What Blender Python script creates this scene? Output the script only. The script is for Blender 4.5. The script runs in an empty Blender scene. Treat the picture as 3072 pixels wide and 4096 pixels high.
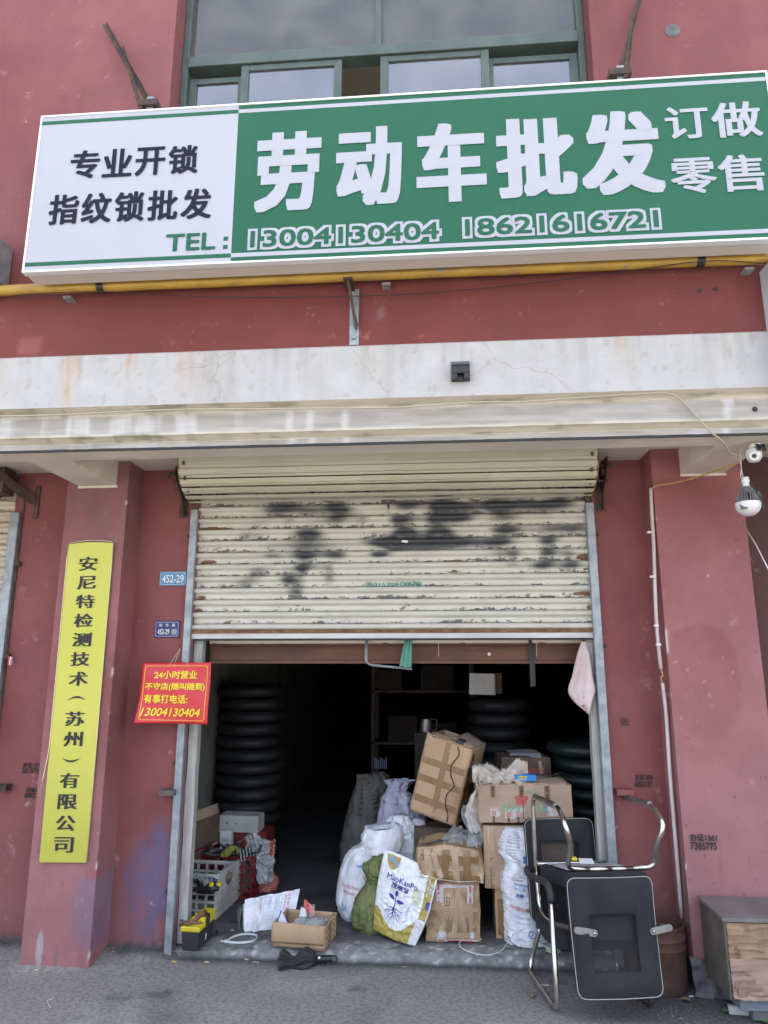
import bpy, math, random
from math import sin, cos, pi, radians
from mathutils import Vector, Matrix, noise
from mathutils.bvhtree import BVHTree
random.seed(7)
V = Vector
S = bpy.context.scene
COL = S.collection

# ------------------------------------------------------------------ camera, sky, sun, exposure
cam_data = bpy.data.cameras.new('camera')
cam = bpy.data.objects.new('camera', cam_data)
COL.objects.link(cam)
S.camera = cam
cam_data.sensor_fit = 'HORIZONTAL'
cam_data.sensor_width = 36.0
cam_data.lens = 32.55
cam_data.clip_start = 0.05
cam_data.clip_end = 500
_r = V((0.997, 0.079, 0.0)); _u = V((0.016, -0.214, 0.977)); _f = V((-0.077, 0.974, 0.215))
cam.matrix_world = Matrix(((_r.x, _u.x, -_f.x, 0.276), (_r.y, _u.y, -_f.y, -4.109), (_r.z, _u.z, -_f.z, 1.55), (0, 0, 0, 1)))

SUN_EL, SUN_AZ = radians(64), radians(14)       # the sun stands high behind the building
world = bpy.data.worlds.new('World')
S.world = world
world.use_nodes = True
wn = world.node_tree.nodes
wl = world.node_tree.links
wn.clear()
sky = wn.new('ShaderNodeTexSky')
sky.sky_type = 'NISHITA'
sky.sun_disc = False
sky.sun_elevation = SUN_EL
sky.sun_rotation = SUN_AZ
sky.air_density = 0.9
sky.dust_density = 6.0
sky.ozone_density = 0.6
bg = wn.new('ShaderNodeBackground')
bg.inputs[1].default_value = 0.15
wo = wn.new('ShaderNodeOutputWorld')
hs = wn.new('ShaderNodeHueSaturation')          # a hazy, whitish sky
hs.inputs['Saturation'].default_value = .62
wl.new(sky.outputs[0], hs.inputs['Color'])
wl.new(hs.outputs[0], bg.inputs[0])
wl.new(bg.outputs[0], wo.inputs[0])
sun_data = bpy.data.lights.new('sun', 'SUN')
sun_data.energy = 2.6
sun_data.angle = radians(0.6)
sun_data.color = (1.0, 0.95, 0.88)
sun = bpy.data.objects.new('sun', sun_data)
COL.objects.link(sun)
_sd = V((sin(SUN_AZ) * cos(SUN_EL), cos(SUN_AZ) * cos(SUN_EL), sin(SUN_EL)))
sun.rotation_euler = _sd.to_track_quat('Z', 'Y').to_euler()
sun.location = (0, 0, 12)
S.view_settings.view_transform = 'Standard'
S.view_settings.look = 'None'
S.view_settings.exposure = 2.62
S.view_settings.gamma = 1.0
S.view_settings.use_curve_mapping = False
S.render.engine = 'CYCLES'
S.cycles.max_bounces = 8
S.cycles.diffuse_bounces = 5
S.cycles.caustics_reflective = False
S.cycles.caustics_refractive = False

# ------------------------------------------------------------------ helpers
def N1(x, y, z=0.0):
    return noise.noise(V((x, y, z)))

def fbm(x, y, z=0.0, o=3):
    a, s, f = 0.0, 1.0, 1.0
    for _ in range(o):
        a += s * noise.noise(V((x * f, y * f, z * f)))
        s *= .5
        f *= 2.1
    return a

def sm(a, b, x):
    t = max(0.0, min(1.0, (x - a) / (b - a)))
    return t * t * (3 - 2 * t)

def mixc(a, b, t):
    t = max(0.0, min(1.0, t))
    return tuple(a[i] * (1 - t) + b[i] * t for i in range(3))

class MB:
    def __init__(s):
        s.v = []; s.f = []; s.c = []
    def add(s, vs, fs, cs=None):
        o = len(s.v)
        s.v += [V(p) for p in vs]
        s.f += [tuple(i + o for i in q) for q in fs]
        if cs: s.c += cs
        return s
    def box(s, x0, x1, y0, y1, z0, z1, M=None):
        vs = [V((x, y, z)) for z in (z0, z1) for y in (y0, y1) for x in (x0, x1)]
        if M: vs = [M @ p for p in vs]
        return s.add(vs, [(0, 2, 3, 1), (4, 5, 7, 6), (0, 1, 5, 4), (2, 6, 7, 3), (0, 4, 6, 2), (1, 3, 7, 5)])
    def bar(s, a, b, w, h, up=(0, 0, 1)):
        a = V(a); b = V(b); d = (b - a); L = d.length; d.normalize()
        up = V(up)
        x = d.cross(up)
        if x.length < 1e-4: x = d.cross(V((1, 0, 0)))
        x.normalize(); z = x.cross(d)
        M = Matrix(((x.x, d.x, z.x, a.x), (x.y, d.y, z.y, a.y), (x.z, d.z, z.z, a.z), (0, 0, 0, 1)))
        return s.box(-w / 2, w / 2, 0, L, -h / 2, h / 2, M)
    def tube(s, pts, r, n=10, closed=False, cap=True):
        pts = [V(p) for p in pts]
        m = len(pts)
        rr = r if isinstance(r, (list, tuple)) else [r] * m
        t0 = (pts[1] - pts[0]).normalized()
        nrm = t0.orthogonal().normalized()
        vs = []; fs = []
        for i in range(m):
            if closed: t = (pts[(i + 1) % m] - pts[i - 1]).normalized()
            elif i == 0: t = t0
            elif i == m - 1: t = (pts[-1] - pts[-2]).normalized()
            else: t = (pts[i + 1] - pts[i - 1]).normalized()
            nrm = (nrm - t * nrm.dot(t)).normalized()
            b = t.cross(nrm)
            for k in range(n):
                a = 2 * pi * k / n
                vs.append(pts[i] + (nrm * cos(a) + b * sin(a)) * rr[i])
        for i in range(m if closed else m - 1):
            j = (i + 1) % m
            for k in range(n):
                l = (k + 1) % n
                fs.append((i * n + k, i * n + l, j * n + l, j * n + k))
        if cap and not closed:
            fs.append(tuple(range(n))[::-1]); fs.append(tuple((m - 1) * n + k for k in range(n)))
        return s.add(vs, fs)
    def lathe(s, prof, n=32, c=(0, 0, 0), axis='z', cap=False):
        vs = []; fs = []
        for (r, h) in prof:
            for k in range(n):
                a = 2 * pi * k / n
                p = (r * cos(a), r * sin(a), h) if axis == 'z' else ((h, r * cos(a), r * sin(a)) if axis == 'x' else (r * cos(a), h, r * sin(a)))
                vs.append((p[0] + c[0], p[1] + c[1], p[2] + c[2]))
        for i in range(len(prof) - 1):
            for k in range(n):
                l = (k + 1) % n
                fs.append((i * n + k, i * n + l, (i + 1) * n + l, (i + 1) * n + k))
        if cap:
            fs.append(tuple(range(n))[::-1]); fs.append(tuple((len(prof) - 1) * n + k for k in range(n)))
        return s.add(vs, fs)
    def grid(s, nu, nv, fn, col=None, closed_u=False):
        vs = []; cs = [] if col else None
        for j in range(nv + 1):
            for i in range(nu + (0 if closed_u else 1)):
                p = V(fn(i / nu, j / nv)); vs.append(p)
                if col: cs.append(col(p, i / nu, j / nv))
        w = nu if closed_u else nu + 1
        fs = []
        for j in range(nv):
            for i in range(nu):
                k = (i + 1) % w if closed_u else i + 1
                fs.append((j * w + i, j * w + k, (j + 1) * w + k, (j + 1) * w + i))
        return s.add(vs, fs, cs)
    def poly(s, pts, d):           # a flat outline pushed along d into a thin solid
        n = len(pts); d = V(d)
        vs = [V(p) for p in pts] + [V(p) + d for p in pts]
        fs = [tuple(range(n)), tuple(range(2 * n - 1, n - 1, -1))] + [(i, (i + 1) % n + 0, (i + 1) % n + n, i + n)[::-1] for i in range(n)]
        return s.add(vs, fs)
    def mesh(s, name, off=None):
        me = bpy.data.meshes.new(name)
        vv = [p - off for p in s.v] if off else s.v
        me.from_pydata([tuple(p) for p in vv], [], s.f)
        if s.c and len(s.c) == len(s.v):
            at = me.color_attributes.new('Col', 'FLOAT_COLOR', 'POINT')
            flat = []
            for c in s.c: flat += [c[0], c[1], c[2], 1.0]
            at.data.foreach_set('color', flat)
        me.update()
        return me

def fix_normals(me):
    import bmesh
    bm = bmesh.new(); bm.from_mesh(me)
    bmesh.ops.recalc_face_normals(bm, faces=bm.faces)
    bm.to_mesh(me); bm.free()

def build(mb, name, m, parent=None, smooth=False, bevel=0.0, kind=None, fix=True, label=None, world=True):
    off = parent.matrix_world.translation if (parent and world) else None
    me = mb.mesh(name, off)
    if fix: fix_normals(me)
    me.materials.append(m)
    if smooth:
        me.polygons.foreach_set('use_smooth', [True] * len(me.polygons))
        if smooth == 'auto':
            import bmesh
            bm = bmesh.new(); bm.from_mesh(me)
            for e in bm.edges:
                if len(e.link_faces) == 2 and e.calc_face_angle(0) > 0.7: e.smooth = False
            bm.to_mesh(me); bm.free()
    o = bpy.data.objects.new(name, me)
    COL.objects.link(o)
    if parent: o.parent = parent
    if bevel:
        b = o.modifiers.new('bevel', 'BEVEL'); b.width = bevel; b.segments = 2; b.limit_method = 'ANGLE'
    if kind: o['kind'] = kind
    if label: o['label'] = label
    return o

def tag(o, label, cat, group=None):
    o['label'] = label; o['category'] = cat
    if group: o['group'] = group
    return o

def thing(name, label, cat, loc=(0, 0, 0), group=None, rot=None):
    o = bpy.data.objects.new(name, None)
    o.empty_display_size = .1
    COL.objects.link(o)
    o.location = loc
    if rot: o.rotation_euler = rot
    M = Matrix.Translation(V(loc))
    if rot:
        from mathutils import Euler
        M = M @ Euler(rot).to_matrix().to_4x4()
    o.matrix_world = M
    return tag(o, label, cat, group)

def fillet(pts, r, n=6):
    pts = [V(p) for p in pts]; out = [pts[0]]
    rs = r if isinstance(r, (list, tuple)) else [r] * len(pts)
    for i in range(1, len(pts) - 1):
        a, b, c = pts[i - 1], pts[i], pts[i + 1]
        u = (a - b); w = (c - b)
        q = min(rs[i], u.length * .49, w.length * .49)
        p0 = b + u.normalized() * q; p1 = b + w.normalized() * q
        for k in range(n + 1):
            t = k / n
            out.append(p0 * (1 - t) ** 2 + b * 2 * t * (1 - t) + p1 * t * t)
    out.append(pts[-1])
    return out

def spline(pts, n=8):
    pts = [V(p) for p in pts]; P = [pts[0] * 2 - pts[1]] + pts + [pts[-1] * 2 - pts[-2]]
    out = []
    for i in range(1, len(P) - 2):
        for k in range(n):
            t = k / n
            out.append(.5 * ((2 * P[i]) + (P[i + 1] - P[i - 1]) * t + (2 * P[i - 1] - 5 * P[i] + 4 * P[i + 1] - P[i + 2]) * t * t + (3 * P[i] - P[i - 1] - 3 * P[i + 1] + P[i + 2]) * t ** 3))
    out.append(pts[-1])
    return out

# ------------------------------------------------------------------ materials
def mat(name, c=(.5, .5, .5), c2=None, scale=6.0, rough=.7, metal=0.0, bump=0.0, bscale=80.0, spot=None, stretch=(1, 1, 1),
        spec=.5, vcol=False, alpha=None, mixlo=.35, mixhi=.65, detail=5.0, coat=0.0, rvar=0.0):
    m = bpy.data.materials.new(name); m.use_nodes = True
    nt = m.node_tree; n = nt.nodes; l = nt.links
    b = n['Principled BSDF']
    b.inputs['Roughness'].default_value = rough
    b.inputs['Metallic'].default_value = metal
    b.inputs['Specular IOR Level'].default_value = spec
    b.inputs['Coat Weight'].default_value = coat
    tc = n.new('ShaderNodeTexCoord'); mp = n.new('ShaderNodeMapping')
    mp.inputs['Scale'].default_value = stretch
    l.new(tc.outputs['Object'], mp.inputs[0])
    def nz(sc, det=detail, rg=.6):
        t = n.new('ShaderNodeTexNoise'); t.inputs['Scale'].default_value = sc
        t.inputs['Detail'].default_value = det; t.inputs['Roughness'].default_value = rg
        l.new(mp.outputs[0], t.inputs['Vector']); return t.outputs['Fac']
    def ramp(src, lo, hi):
        t = n.new('ShaderNodeMapRange'); t.interpolation_type = 'SMOOTHSTEP'
        t.inputs['From Min'].default_value = lo; t.inputs['From Max'].default_value = hi
        l.new(src, t.inputs['Value']); return t.outputs[0]
    def mx(f, a, bb, mode='MIX'):
        t = n.new('ShaderNodeMix'); t.data_type = 'RGBA'; t.blend_type = mode
        for k, v in ((0, f), (6, a), (7, bb)):
            if hasattr(v, 'is_linked'): l.new(v, t.inputs[k])
            elif k == 0: t.inputs[0].default_value = v
            else: t.inputs[k].default_value = (*v, 1)
        return t.outputs[2]
    if vcol:
        at = n.new('ShaderNodeAttribute'); at.attribute_name = 'Col'; base = at.outputs['Color']
        if c2: base = mx(ramp(nz(scale), mixlo, mixhi), base, mx(1.0, base, c2, 'MULTIPLY'))
    elif c2: base = mx(ramp(nz(scale), mixlo, mixhi), c, c2)
    else: base = None; b.inputs['Base Color'].default_value = (*c, 1)
    for sp in (spot or []):
        (sc, ss, lo, hi) = sp
        if base is None: base = mx(0.0, c, c)
        base = mx(ramp(nz(ss, 6, .7), lo, hi), base, sc)
    if base is not None: l.new(base, b.inputs['Base Color'])
    if rvar:
        t = n.new('ShaderNodeMapRange'); t.inputs['To Min'].default_value = rough - rvar; t.inputs['To Max'].default_value = rough + rvar
        l.new(nz(scale * 3), t.inputs['Value']); l.new(t.outputs[0], b.inputs['Roughness'])
    if bump:
        bp = n.new('ShaderNodeBump'); bp.inputs['Strength'].default_value = 1.0; bp.inputs['Distance'].default_value = bump
        l.new(nz(bscale, 4, .6), bp.inputs['Height']); l.new(bp.outputs[0], b.inputs['Normal'])
    if alpha is not None: b.inputs['Alpha'].default_value = alpha
    m['n'] = 1
    return m

WALL = (.265, .100, .098)
M_wall = mat('maroon_paint', vcol=True, c2=(.87, .85, .85), scale=3, rough=.7, spec=.12, bump=.0022, bscale=90, spot=[((.17, .085, .08), 24, .63, .72), ((.40, .26, .25), 42, .71, .74), ((.12, .09, .085), 60, .69, .72), ((.42, .24, .24), 8, .60, .80)])
M_white = mat('weathered_white_paint', vcol=True, c2=(.93, .93, .92), scale=9, rough=.75, bump=.0012, bscale=70, stretch=(1, 1, 1))
M_soffit = mat('cream_plaster', (.74, .68, .58), (.64, .59, .50), 3, .8, bump=.001, bscale=50)
M_corn = mat('stained_cornice', vcol=True, c2=(.85, .85, .83), scale=14, rough=.8, bump=.0015, bscale=60, stretch=(.3, 1, 3))
M_inner = mat('grey_plaster', (.22, .22, .19), (.15, .15, .13), 2, .85, bump=.002, bscale=30)
M_dark = mat('room_darkness_black', (.015, .015, .016), (.01, .01, .011), 3, .9)  # near-black walls: the room's darkness put into the colour
M_jamb = mat('old_white_timber', (.50, .49, .46), (.34, .33, .31), 5, .75, bump=.001, bscale=40, stretch=(6, 6, .7), spot=[((.2, .19, .17), 9, .66, .72)])
M_lintel = mat('rusty_channel', (.16, .075, .045), (.10, .05, .035), 3, .8, bump=.001, stretch=(1, 4, 4))
M_galv = mat('galvanised_steel', (.24, .27, .29), (.36, .39, .41), 14, .5, metal=.35, bump=.0004, spot=[((.16, .10, .07), 5, .70, .76)])
M_galvb = mat('galvanised_steel_blue_spray', (.22, .26, .30), (.34, .37, .40), 14, .5, metal=.3, bump=.0004)
M_rust = mat('rusted_iron', (.10, .055, .04), (.045, .035, .03), 12, .85, bump=.001, bscale=90, spot=[((.20, .09, .04), 20, .6, .7)])
M_iron = mat('dark_dirty_iron', (.05, .036, .031), (.11, .065, .045), 14, .75, bump=.001)
M_yellow = mat('yellow_pipe_paint', (.44, .275, .035), (.33, .20, .035), 9, .5, bump=.0008, bscale=30, spot=[((.24, .17, .08), 14, .60, .70), ((.22, .21, .20), 8, .64, .66)], stretch=(.6, 1, 1))
M_black = mat('black_plastic', (.018, .018, .02), rough=.45)
M_blackr = mat('black_rubber', (.03, .03, .032), rough=.7)
M_tyre = mat('tyre_rubber', (.009, .010, .013), (.018, .019, .023), 10, .6, spot=[((.05, .05, .05), 22, .66, .76)])
M_tyreg = mat('green_tinted_tyre_rubber', (.006, .022, .017), (.009, .011, .014), 3, .5, stretch=(.3, .3, 4))
M_chrome = mat('worn_chrome_tube', (.66, .66, .64), (.50, .48, .42), 8, .22, metal=1.0, spot=[((.25, .15, .09), 60, .66, .72)])
M_chromed = mat('scuffed_steel_tube', (.28, .27, .26), (.16, .14, .13), 25, .45, metal=.8)
M_seatfab = mat('black_chair_fabric', (.016, .017, .020), (.026, .027, .031), 5, .9, bump=.0006, bscale=500)
M_mesh = mat('black_chair_mesh', (.035, .035, .037), rough=.8, alpha=.45)
M_piping = mat('pale_piping', (.40, .40, .36), rough=.4)
M_crush = mat('creased_taped_card', (.46, .31, .175), (.28, .18, .10), 13, .4, bump=.006, bscale=22, stretch=(1, 1, .6), mixlo=.42, mixhi=.6, spot=[((.66, .58, .48), 24, .60, .65), ((.13, .085, .05), 18, .64, .70)])
M_bracket = mat('satin_steel_plate', (.42, .42, .40), (.30, .30, .28), 30, .4, metal=.6)
M_card = mat('brown_cardboard', (.50, .335, .205), (.42, .275, .165), 5, .85, bump=.0006, bscale=60, stretch=(1, 1, .3), spot=[((.28, .18, .11), 6, .66, .78)])
M_card2 = mat('grey_brown_cardboard', (.44, .315, .225), (.36, .25, .18), 5, .85, bump=.0006, bscale=60, spot=[((.2, .14, .1), 6, .66, .8)])
M_cardd = mat('dark_cardboard', (.15, .105, .075), (.10, .07, .05), 5, .85)  # cardboard darkened for dim cartons further in; also seams and print
M_cardk = mat('shaded_cardboard', (.035, .026, .02), (.02, .015, .012), 5, .9)  # cardboard blackened to stand in for the darkness deep inside
M_tape = mat('tan_packing_tape', (.22, .125, .055), (.27, .16, .075), 30, .30, bump=.0008, bscale=40, stretch=(1, 1, .2))
M_ctape = mat('glossy_clear_tape', (.44, .31, .20), (.60, .52, .42), 22, .18, bump=.003, bscale=35, mixlo=.5, mixhi=.75, stretch=(1, 1, .35))
M_paper = mat('white_paper', (.74, .74, .75), (.66, .66, .67), 10, .7)
M_whbox = mat('white_carton', (.60, .60, .58), (.50, .50, .48), 4, .7)
M_sackw = mat('white_woven_sack', (.80, .81, .85), (.62, .63, .68), 10, .55, bump=.005, bscale=24, stretch=(1.6, 1.6, .5), mixlo=.4, mixhi=.65)
M_sackl = mat('lilac_woven_sack', (.58, .58, .72), (.42, .42, .55), 8, .6, bump=.005, bscale=22, stretch=(1.6, 1.6, .4))
M_sackg = mat('grey_woven_sack', (.17, .17, .155), (.12, .12, .11), 8, .8, bump=.001, bscale=200)
M_sackc = mat('cream_woven_sack', (.62, .56, .48), (.46, .38, .29), 9, .7, bump=.001, bscale=200)
M_moss = mat('olive_net_sack', (.20, .22, .085), (.10, .125, .04), 7, .85, bump=.004, bscale=160, spot=[((.06, .075, .028), 45, .60, .74)])
M_fert = mat('printed_glossy_bag', vcol=True, c2=(.86, .86, .87), scale=16, rough=.33, bump=.002, bscale=26)
M_blueink = mat('blue_ink', (.10, .22, .55), rough=.6)
M_paleblue = mat('pale_blue_ink', (.30, .42, .68), rough=.6)
M_navyink = mat('navy_ink', (.04, .04, .30), rough=.5)
M_redink = mat('red_ink', (.55, .10, .10), rough=.6)
M_palered = mat('faded_red_ink', (.62, .30, .30), rough=.6)
M_blackink = mat('black_ink', (.03, .028, .03), rough=.7)
M_greenink = mat('green_ink', (.18, .42, .28), rough=.6)
M_tealink = mat('teal_marker', (.01, .22, .17), rough=.6)
M_whiteink = mat('white_ink', (.80, .80, .80), rough=.5)
M_goldink = mat('pale_gold_ink', (.60, .50, .28), rough=.5)
M_plas_cl = mat('clear_plastic_film', (.62, .65, .68), rough=.12, alpha=.30, bump=.004, bscale=18)
M_plas_gr = mat('grey_plastic_film', (.36, .38, .40), (.52, .54, .55), 9, .2, bump=.003, bscale=20, alpha=.85)
M_orange = mat('orange_plastic', (.62, .13, .03), (.5, .09, .03), 9, .35, bump=.002, bscale=30)
M_oredbag = mat('orange_red_plastic', (.50, .12, .06), (.42, .16, .12), 9, .35, bump=.002, bscale=30)
M_crw = mat('dirty_white_crate', (.56, .56, .52), (.42, .42, .38), 7, .5, bump=.0005)
M_crr = mat('dark_red_crate', (.19, .018, .022), (.13, .014, .016), 7, .5)
M_tblk = mat('black_toolbox', (.018, .019, .02), rough=.55, c2=(.03, .03, .03))
M_tyel = mat('yellow_toolbox', (.66, .55, .02), (.50, .42, .02), 12, .45)
M_wood = mat('worn_handle_wood', (.20, .085, .035), (.12, .05, .025), 9, .6, stretch=(1, 6, 1))
M_steeld = mat('dark_tool_steel', (.10, .075, .06), (.16, .12, .09), 14, .5, metal=.5)
M_pipeg = mat('grey_metal_tubes', (.18, .18, .18), (.09, .09, .09), 14, .4, metal=.6)
M_glove = mat('yellow_glove_cloth', (.36, .34, .05), (.24, .23, .05), 12, .9)
M_towel = mat('pinkish_towel', (.66, .55, .54), (.54, .43, .41), 4, .95, bump=.0015, bscale=150)
M_gcloth = mat('sea_green_cloth', (.12, .32, .24), (.09, .25, .19), 6, .9, stretch=(4, 1, 1))
M_umb = mat('black_umbrella_cloth', (.022, .022, .026), (.034, .034, .04), 9, .75, bump=.001, bscale=60)
M_drum = mat('rusty_drum_steel', (.13, .062, .042), (.065, .040, .033), 6, .75, bump=.0015, bscale=60, spot=[((.30, .15, .06), 14, .72, .80), ((.20, .18, .16), 30, .74, .80)])
M_ply = mat('peeling_plywood', (.40, .27, .21), (.30, .20, .16), 5, .85, bump=.001, bscale=30, stretch=(.5, 1, 3), spot=[((.22, .13, .09), 12, .62, .68), ((.50, .38, .33), 9, .68, .72)])
M_ply2 = mat('dark_peeled_plywood', (.26, .17, .10), (.34, .23, .14), 16, .85, bump=.0015, bscale=40, stretch=(1, 1, 1), spot=[((.15, .09, .055), 14, .58, .64), ((.42, .32, .22), 20, .68, .72)])
M_cabm = mat('grey_weathered_board', (.155, .135, .115), (.10, .088, .075), 6, .7)
M_cabt = mat('grey_laminate_top', (.20, .185, .18), (.135, .12, .115), 5, .4)
M_pvc = mat('white_pvc_conduit', (.62, .56, .56), (.50, .40, .38), 3, .5, stretch=(1, 1, .6))
M_beige = mat('beige_cable', (.42, .37, .28), rough=.6)
M_ywire = mat('yellow_twisted_wire', (.55, .36, .12), rough=.5)
M_dkwire = mat('black_cable', (.02, .02, .022), rough=.6)
M_rope = mat('washing_line', (.66, .64, .60), rough=.8)
M_cam = mat('white_camera_shell', (.66, .66, .63), rough=.4)
M_lens = mat('black_glass_lens', (.01, .01, .012), rough=.1)
M_bulb = mat('frosted_bulb_globe', (.72, .70, .70), rough=.35)
M_sink = mat('grey_heat_sink', (.20, .19, .18), rough=.6)
M_rag = mat('dusty_cloth_wrap', (.17, .16, .14), (.11, .10, .09), 20, .95, bump=.001)
M_brass = mat('brushed_brass_sheet', (.50, .50, .075), (.55, .54, .11), 1.2, .38, metal=.25, spot=[((.44, .44, .12), 5, .66, .80)])
M_goldtrim = mat('bright_brass_trim', (.72, .70, .45), rough=.25, metal=.6)
M_plateb = mat('light_blue_plate', (.10, .26, .44), rough=.4)
M_platen = mat('navy_plate', (.03, .03, .16), rough=.4)
M_red = mat('red_plastic_sheet', (.62, .022, .035), (.55, .02, .032), 3, .25, bump=.004, bscale=3)
M_yel_ink = mat('yellow_print', (.88, .68, .03), rough=.4)
M_sgreen = mat('sign_green_vinyl', (.009, .095, .048), (.011, .103, .053), 1.2, rough=.5, spec=.3)
M_swhite = mat('sign_white_vinyl', (.385, .395, .44), (.37, .38, .42), 1.5, rough=.5)
M_snavy = mat('sign_navy_lettering', (.012, .013, .030), rough=.7, spec=.2)
M_alu = mat('white_aluminium_frame', (.74, .74, .73), rough=.4)
M_sbox = mat('cream_sign_casing', (.62, .57, .48), rough=.5)
M_wframe = mat('grey_green_window_frame', (.075, .105, .092), (.055, .080, .070), 6, .5)
M_fluo = mat('pale_tube_casing', (.88, .88, .84), rough=.5)
M_hood = mat('olive_cream_hood_steel', (.58, .56, .42), (.52, .50, .37), 3, .42, spot=[((.30, .29, .20), 18, .76, .82)], bump=.0006, bscale=8)
M_hoodend = mat('rusty_hood_edge', (.30, .19, .12), (.18, .09, .05), 20, .8)
M_brasslock = mat('dirty_lock_plate', (.12, .10, .08), rough=.5, metal=.5)
M_usb = mat('white_usb_cable', (.74, .76, .78), rough=.4)
M_tie = mat('translucent_white_nylon', (.62, .68, .68), rough=.35)
M_taperoll = mat('pale_green_tape_roll', (.50, .54, .38), (.42, .46, .33), 20, .35)
M_bluebox = mat('bright_blue_carton', (.02, .22, .62), (.02, .19, .55), 4, .45)
M_leaf = mat('green_leaf', (.10, .22, .05), (.07, .16, .04), 12, .5)
M_dry = mat('dry_leaf', (.26, .20, .12), (.18, .13, .08), 12, .8)
M_step = mat('worn_step_concrete', vcol=True, c2=(.74, .74, .76), scale=24, rough=.85, bump=.004, bscale=45)
M_ground = mat('street_asphalt', vcol=True, c2=(.70, .70, .70), scale=48, rough=.9, bump=.009, bscale=80, mixlo=.42, mixhi=.62, spot=[((.40, .39, .375), 80, .63, .67), ((.07, .07, .072), 55, .64, .69), ((.42, .41, .39), 20, .68, .71), ((.09, .088, .085), 14, .68, .72)])
M_conc = mat('broken_dark_concrete', (.10, .10, .105), (.16, .16, .165), 9, .9, bump=.008, bscale=25)

def slat_material(name, cream, flake):
    m = bpy.data.materials.new(name); m.use_nodes = True
    nt = m.node_tree; n = nt.nodes; l = nt.links; b = n['Principled BSDF']
    b.inputs['Roughness'].default_value = .5
    at = n.new('ShaderNodeAttribute'); at.attribute_name = 'Col'
    sp = n.new('ShaderNodeSeparateColor'); l.new(at.outputs['Color'], sp.inputs[0])
    geo = n.new('ShaderNodeNewGeometry'); mp = n.new('ShaderNodeMapping'); mp.inputs['Scale'].default_value = (1, 1, 1.6)
    l.new(geo.outputs['Position'], mp.inputs[0])
    def nz(sc, d=6):
        t = n.new('ShaderNodeTexNoise'); t.inputs['Scale'].default_value = sc; t.inputs['Detail'].default_value = d
        t.inputs['Roughness'].default_value = .68
        l.new(mp.outputs[0], t.inputs['Vector']); return t.outputs['Fac']
    def math_(op, a, bb):
        t = n.new('ShaderNodeMath'); t.operation = op
        for i, v in enumerate((a, bb)):
            if hasattr(v, 'is_linked'): l.new(v, t.inputs[i])
            else: t.inputs[i].default_value = v
        return t.outputs[0]
    def ramp(src, lo, hi):
        t = n.new('ShaderNodeMapRange'); t.interpolation_type = 'SMOOTHSTEP'
        t.inputs['From Min'].default_value = lo; t.inputs['From Max'].default_value = hi
        l.new(src, t.inputs['Value']); return t.outputs[0]
    def mx(f, a, bb):
        t = n.new('ShaderNodeMix'); t.data_type = 'RGBA'
        for k, v in ((0, f), (6, a), (7, bb)):
            if hasattr(v, 'is_linked'): l.new(v, t.inputs[k])
            else: t.inputs[k].default_value = (*v, 1)
        return t.outputs[2]
    base = mx(ramp(nz(5), .35, .7), cream, tuple(c * .86 for c in cream))
    n1 = nz(34); n2 = nz(12)
    # spray dust: darker where the mask is strong, broken up by fine speckle
    spray = ramp(math_('ADD', sp.outputs[0], math_('MULTIPLY', math_('SUBTRACT', nz(160, 2), .5), .55)), .18, .95)
    base = mx(spray, base, (.045, .048, .055))
    wear = ramp(math_('SUBTRACT', math_('ADD', n1, math_('MULTIPLY', sp.outputs[1], .5)), .0), .735, .755)
    base = mx(wear, base, flake)
    rust = ramp(math_('ADD', n2, math_('MULTIPLY', sp.outputs[2], .5)), .78, .83)
    rc = mx(ramp(nz(60), .4, .65), (.115, .045, .025), (.24, .11, .04))
    base = mx(rust, base, rc)
    l.new(base, b.inputs['Base Color'])
    bp = n.new('ShaderNodeBump'); bp.inputs['Distance'].default_value = .0008
    l.new(math_('MULTIPLY', wear, -1.0), bp.inputs['Height']); l.new(bp.outputs[0], b.inputs['Normal'])
    return m
M_slat = slat_material('flaking_cream_shutter_paint', (.60, .575, .49), (.13, .13, .125))
M_slatn = slat_material('flaking_brown_shutter_paint', (.58, .50, .38), (.14, .14, .14))

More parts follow.
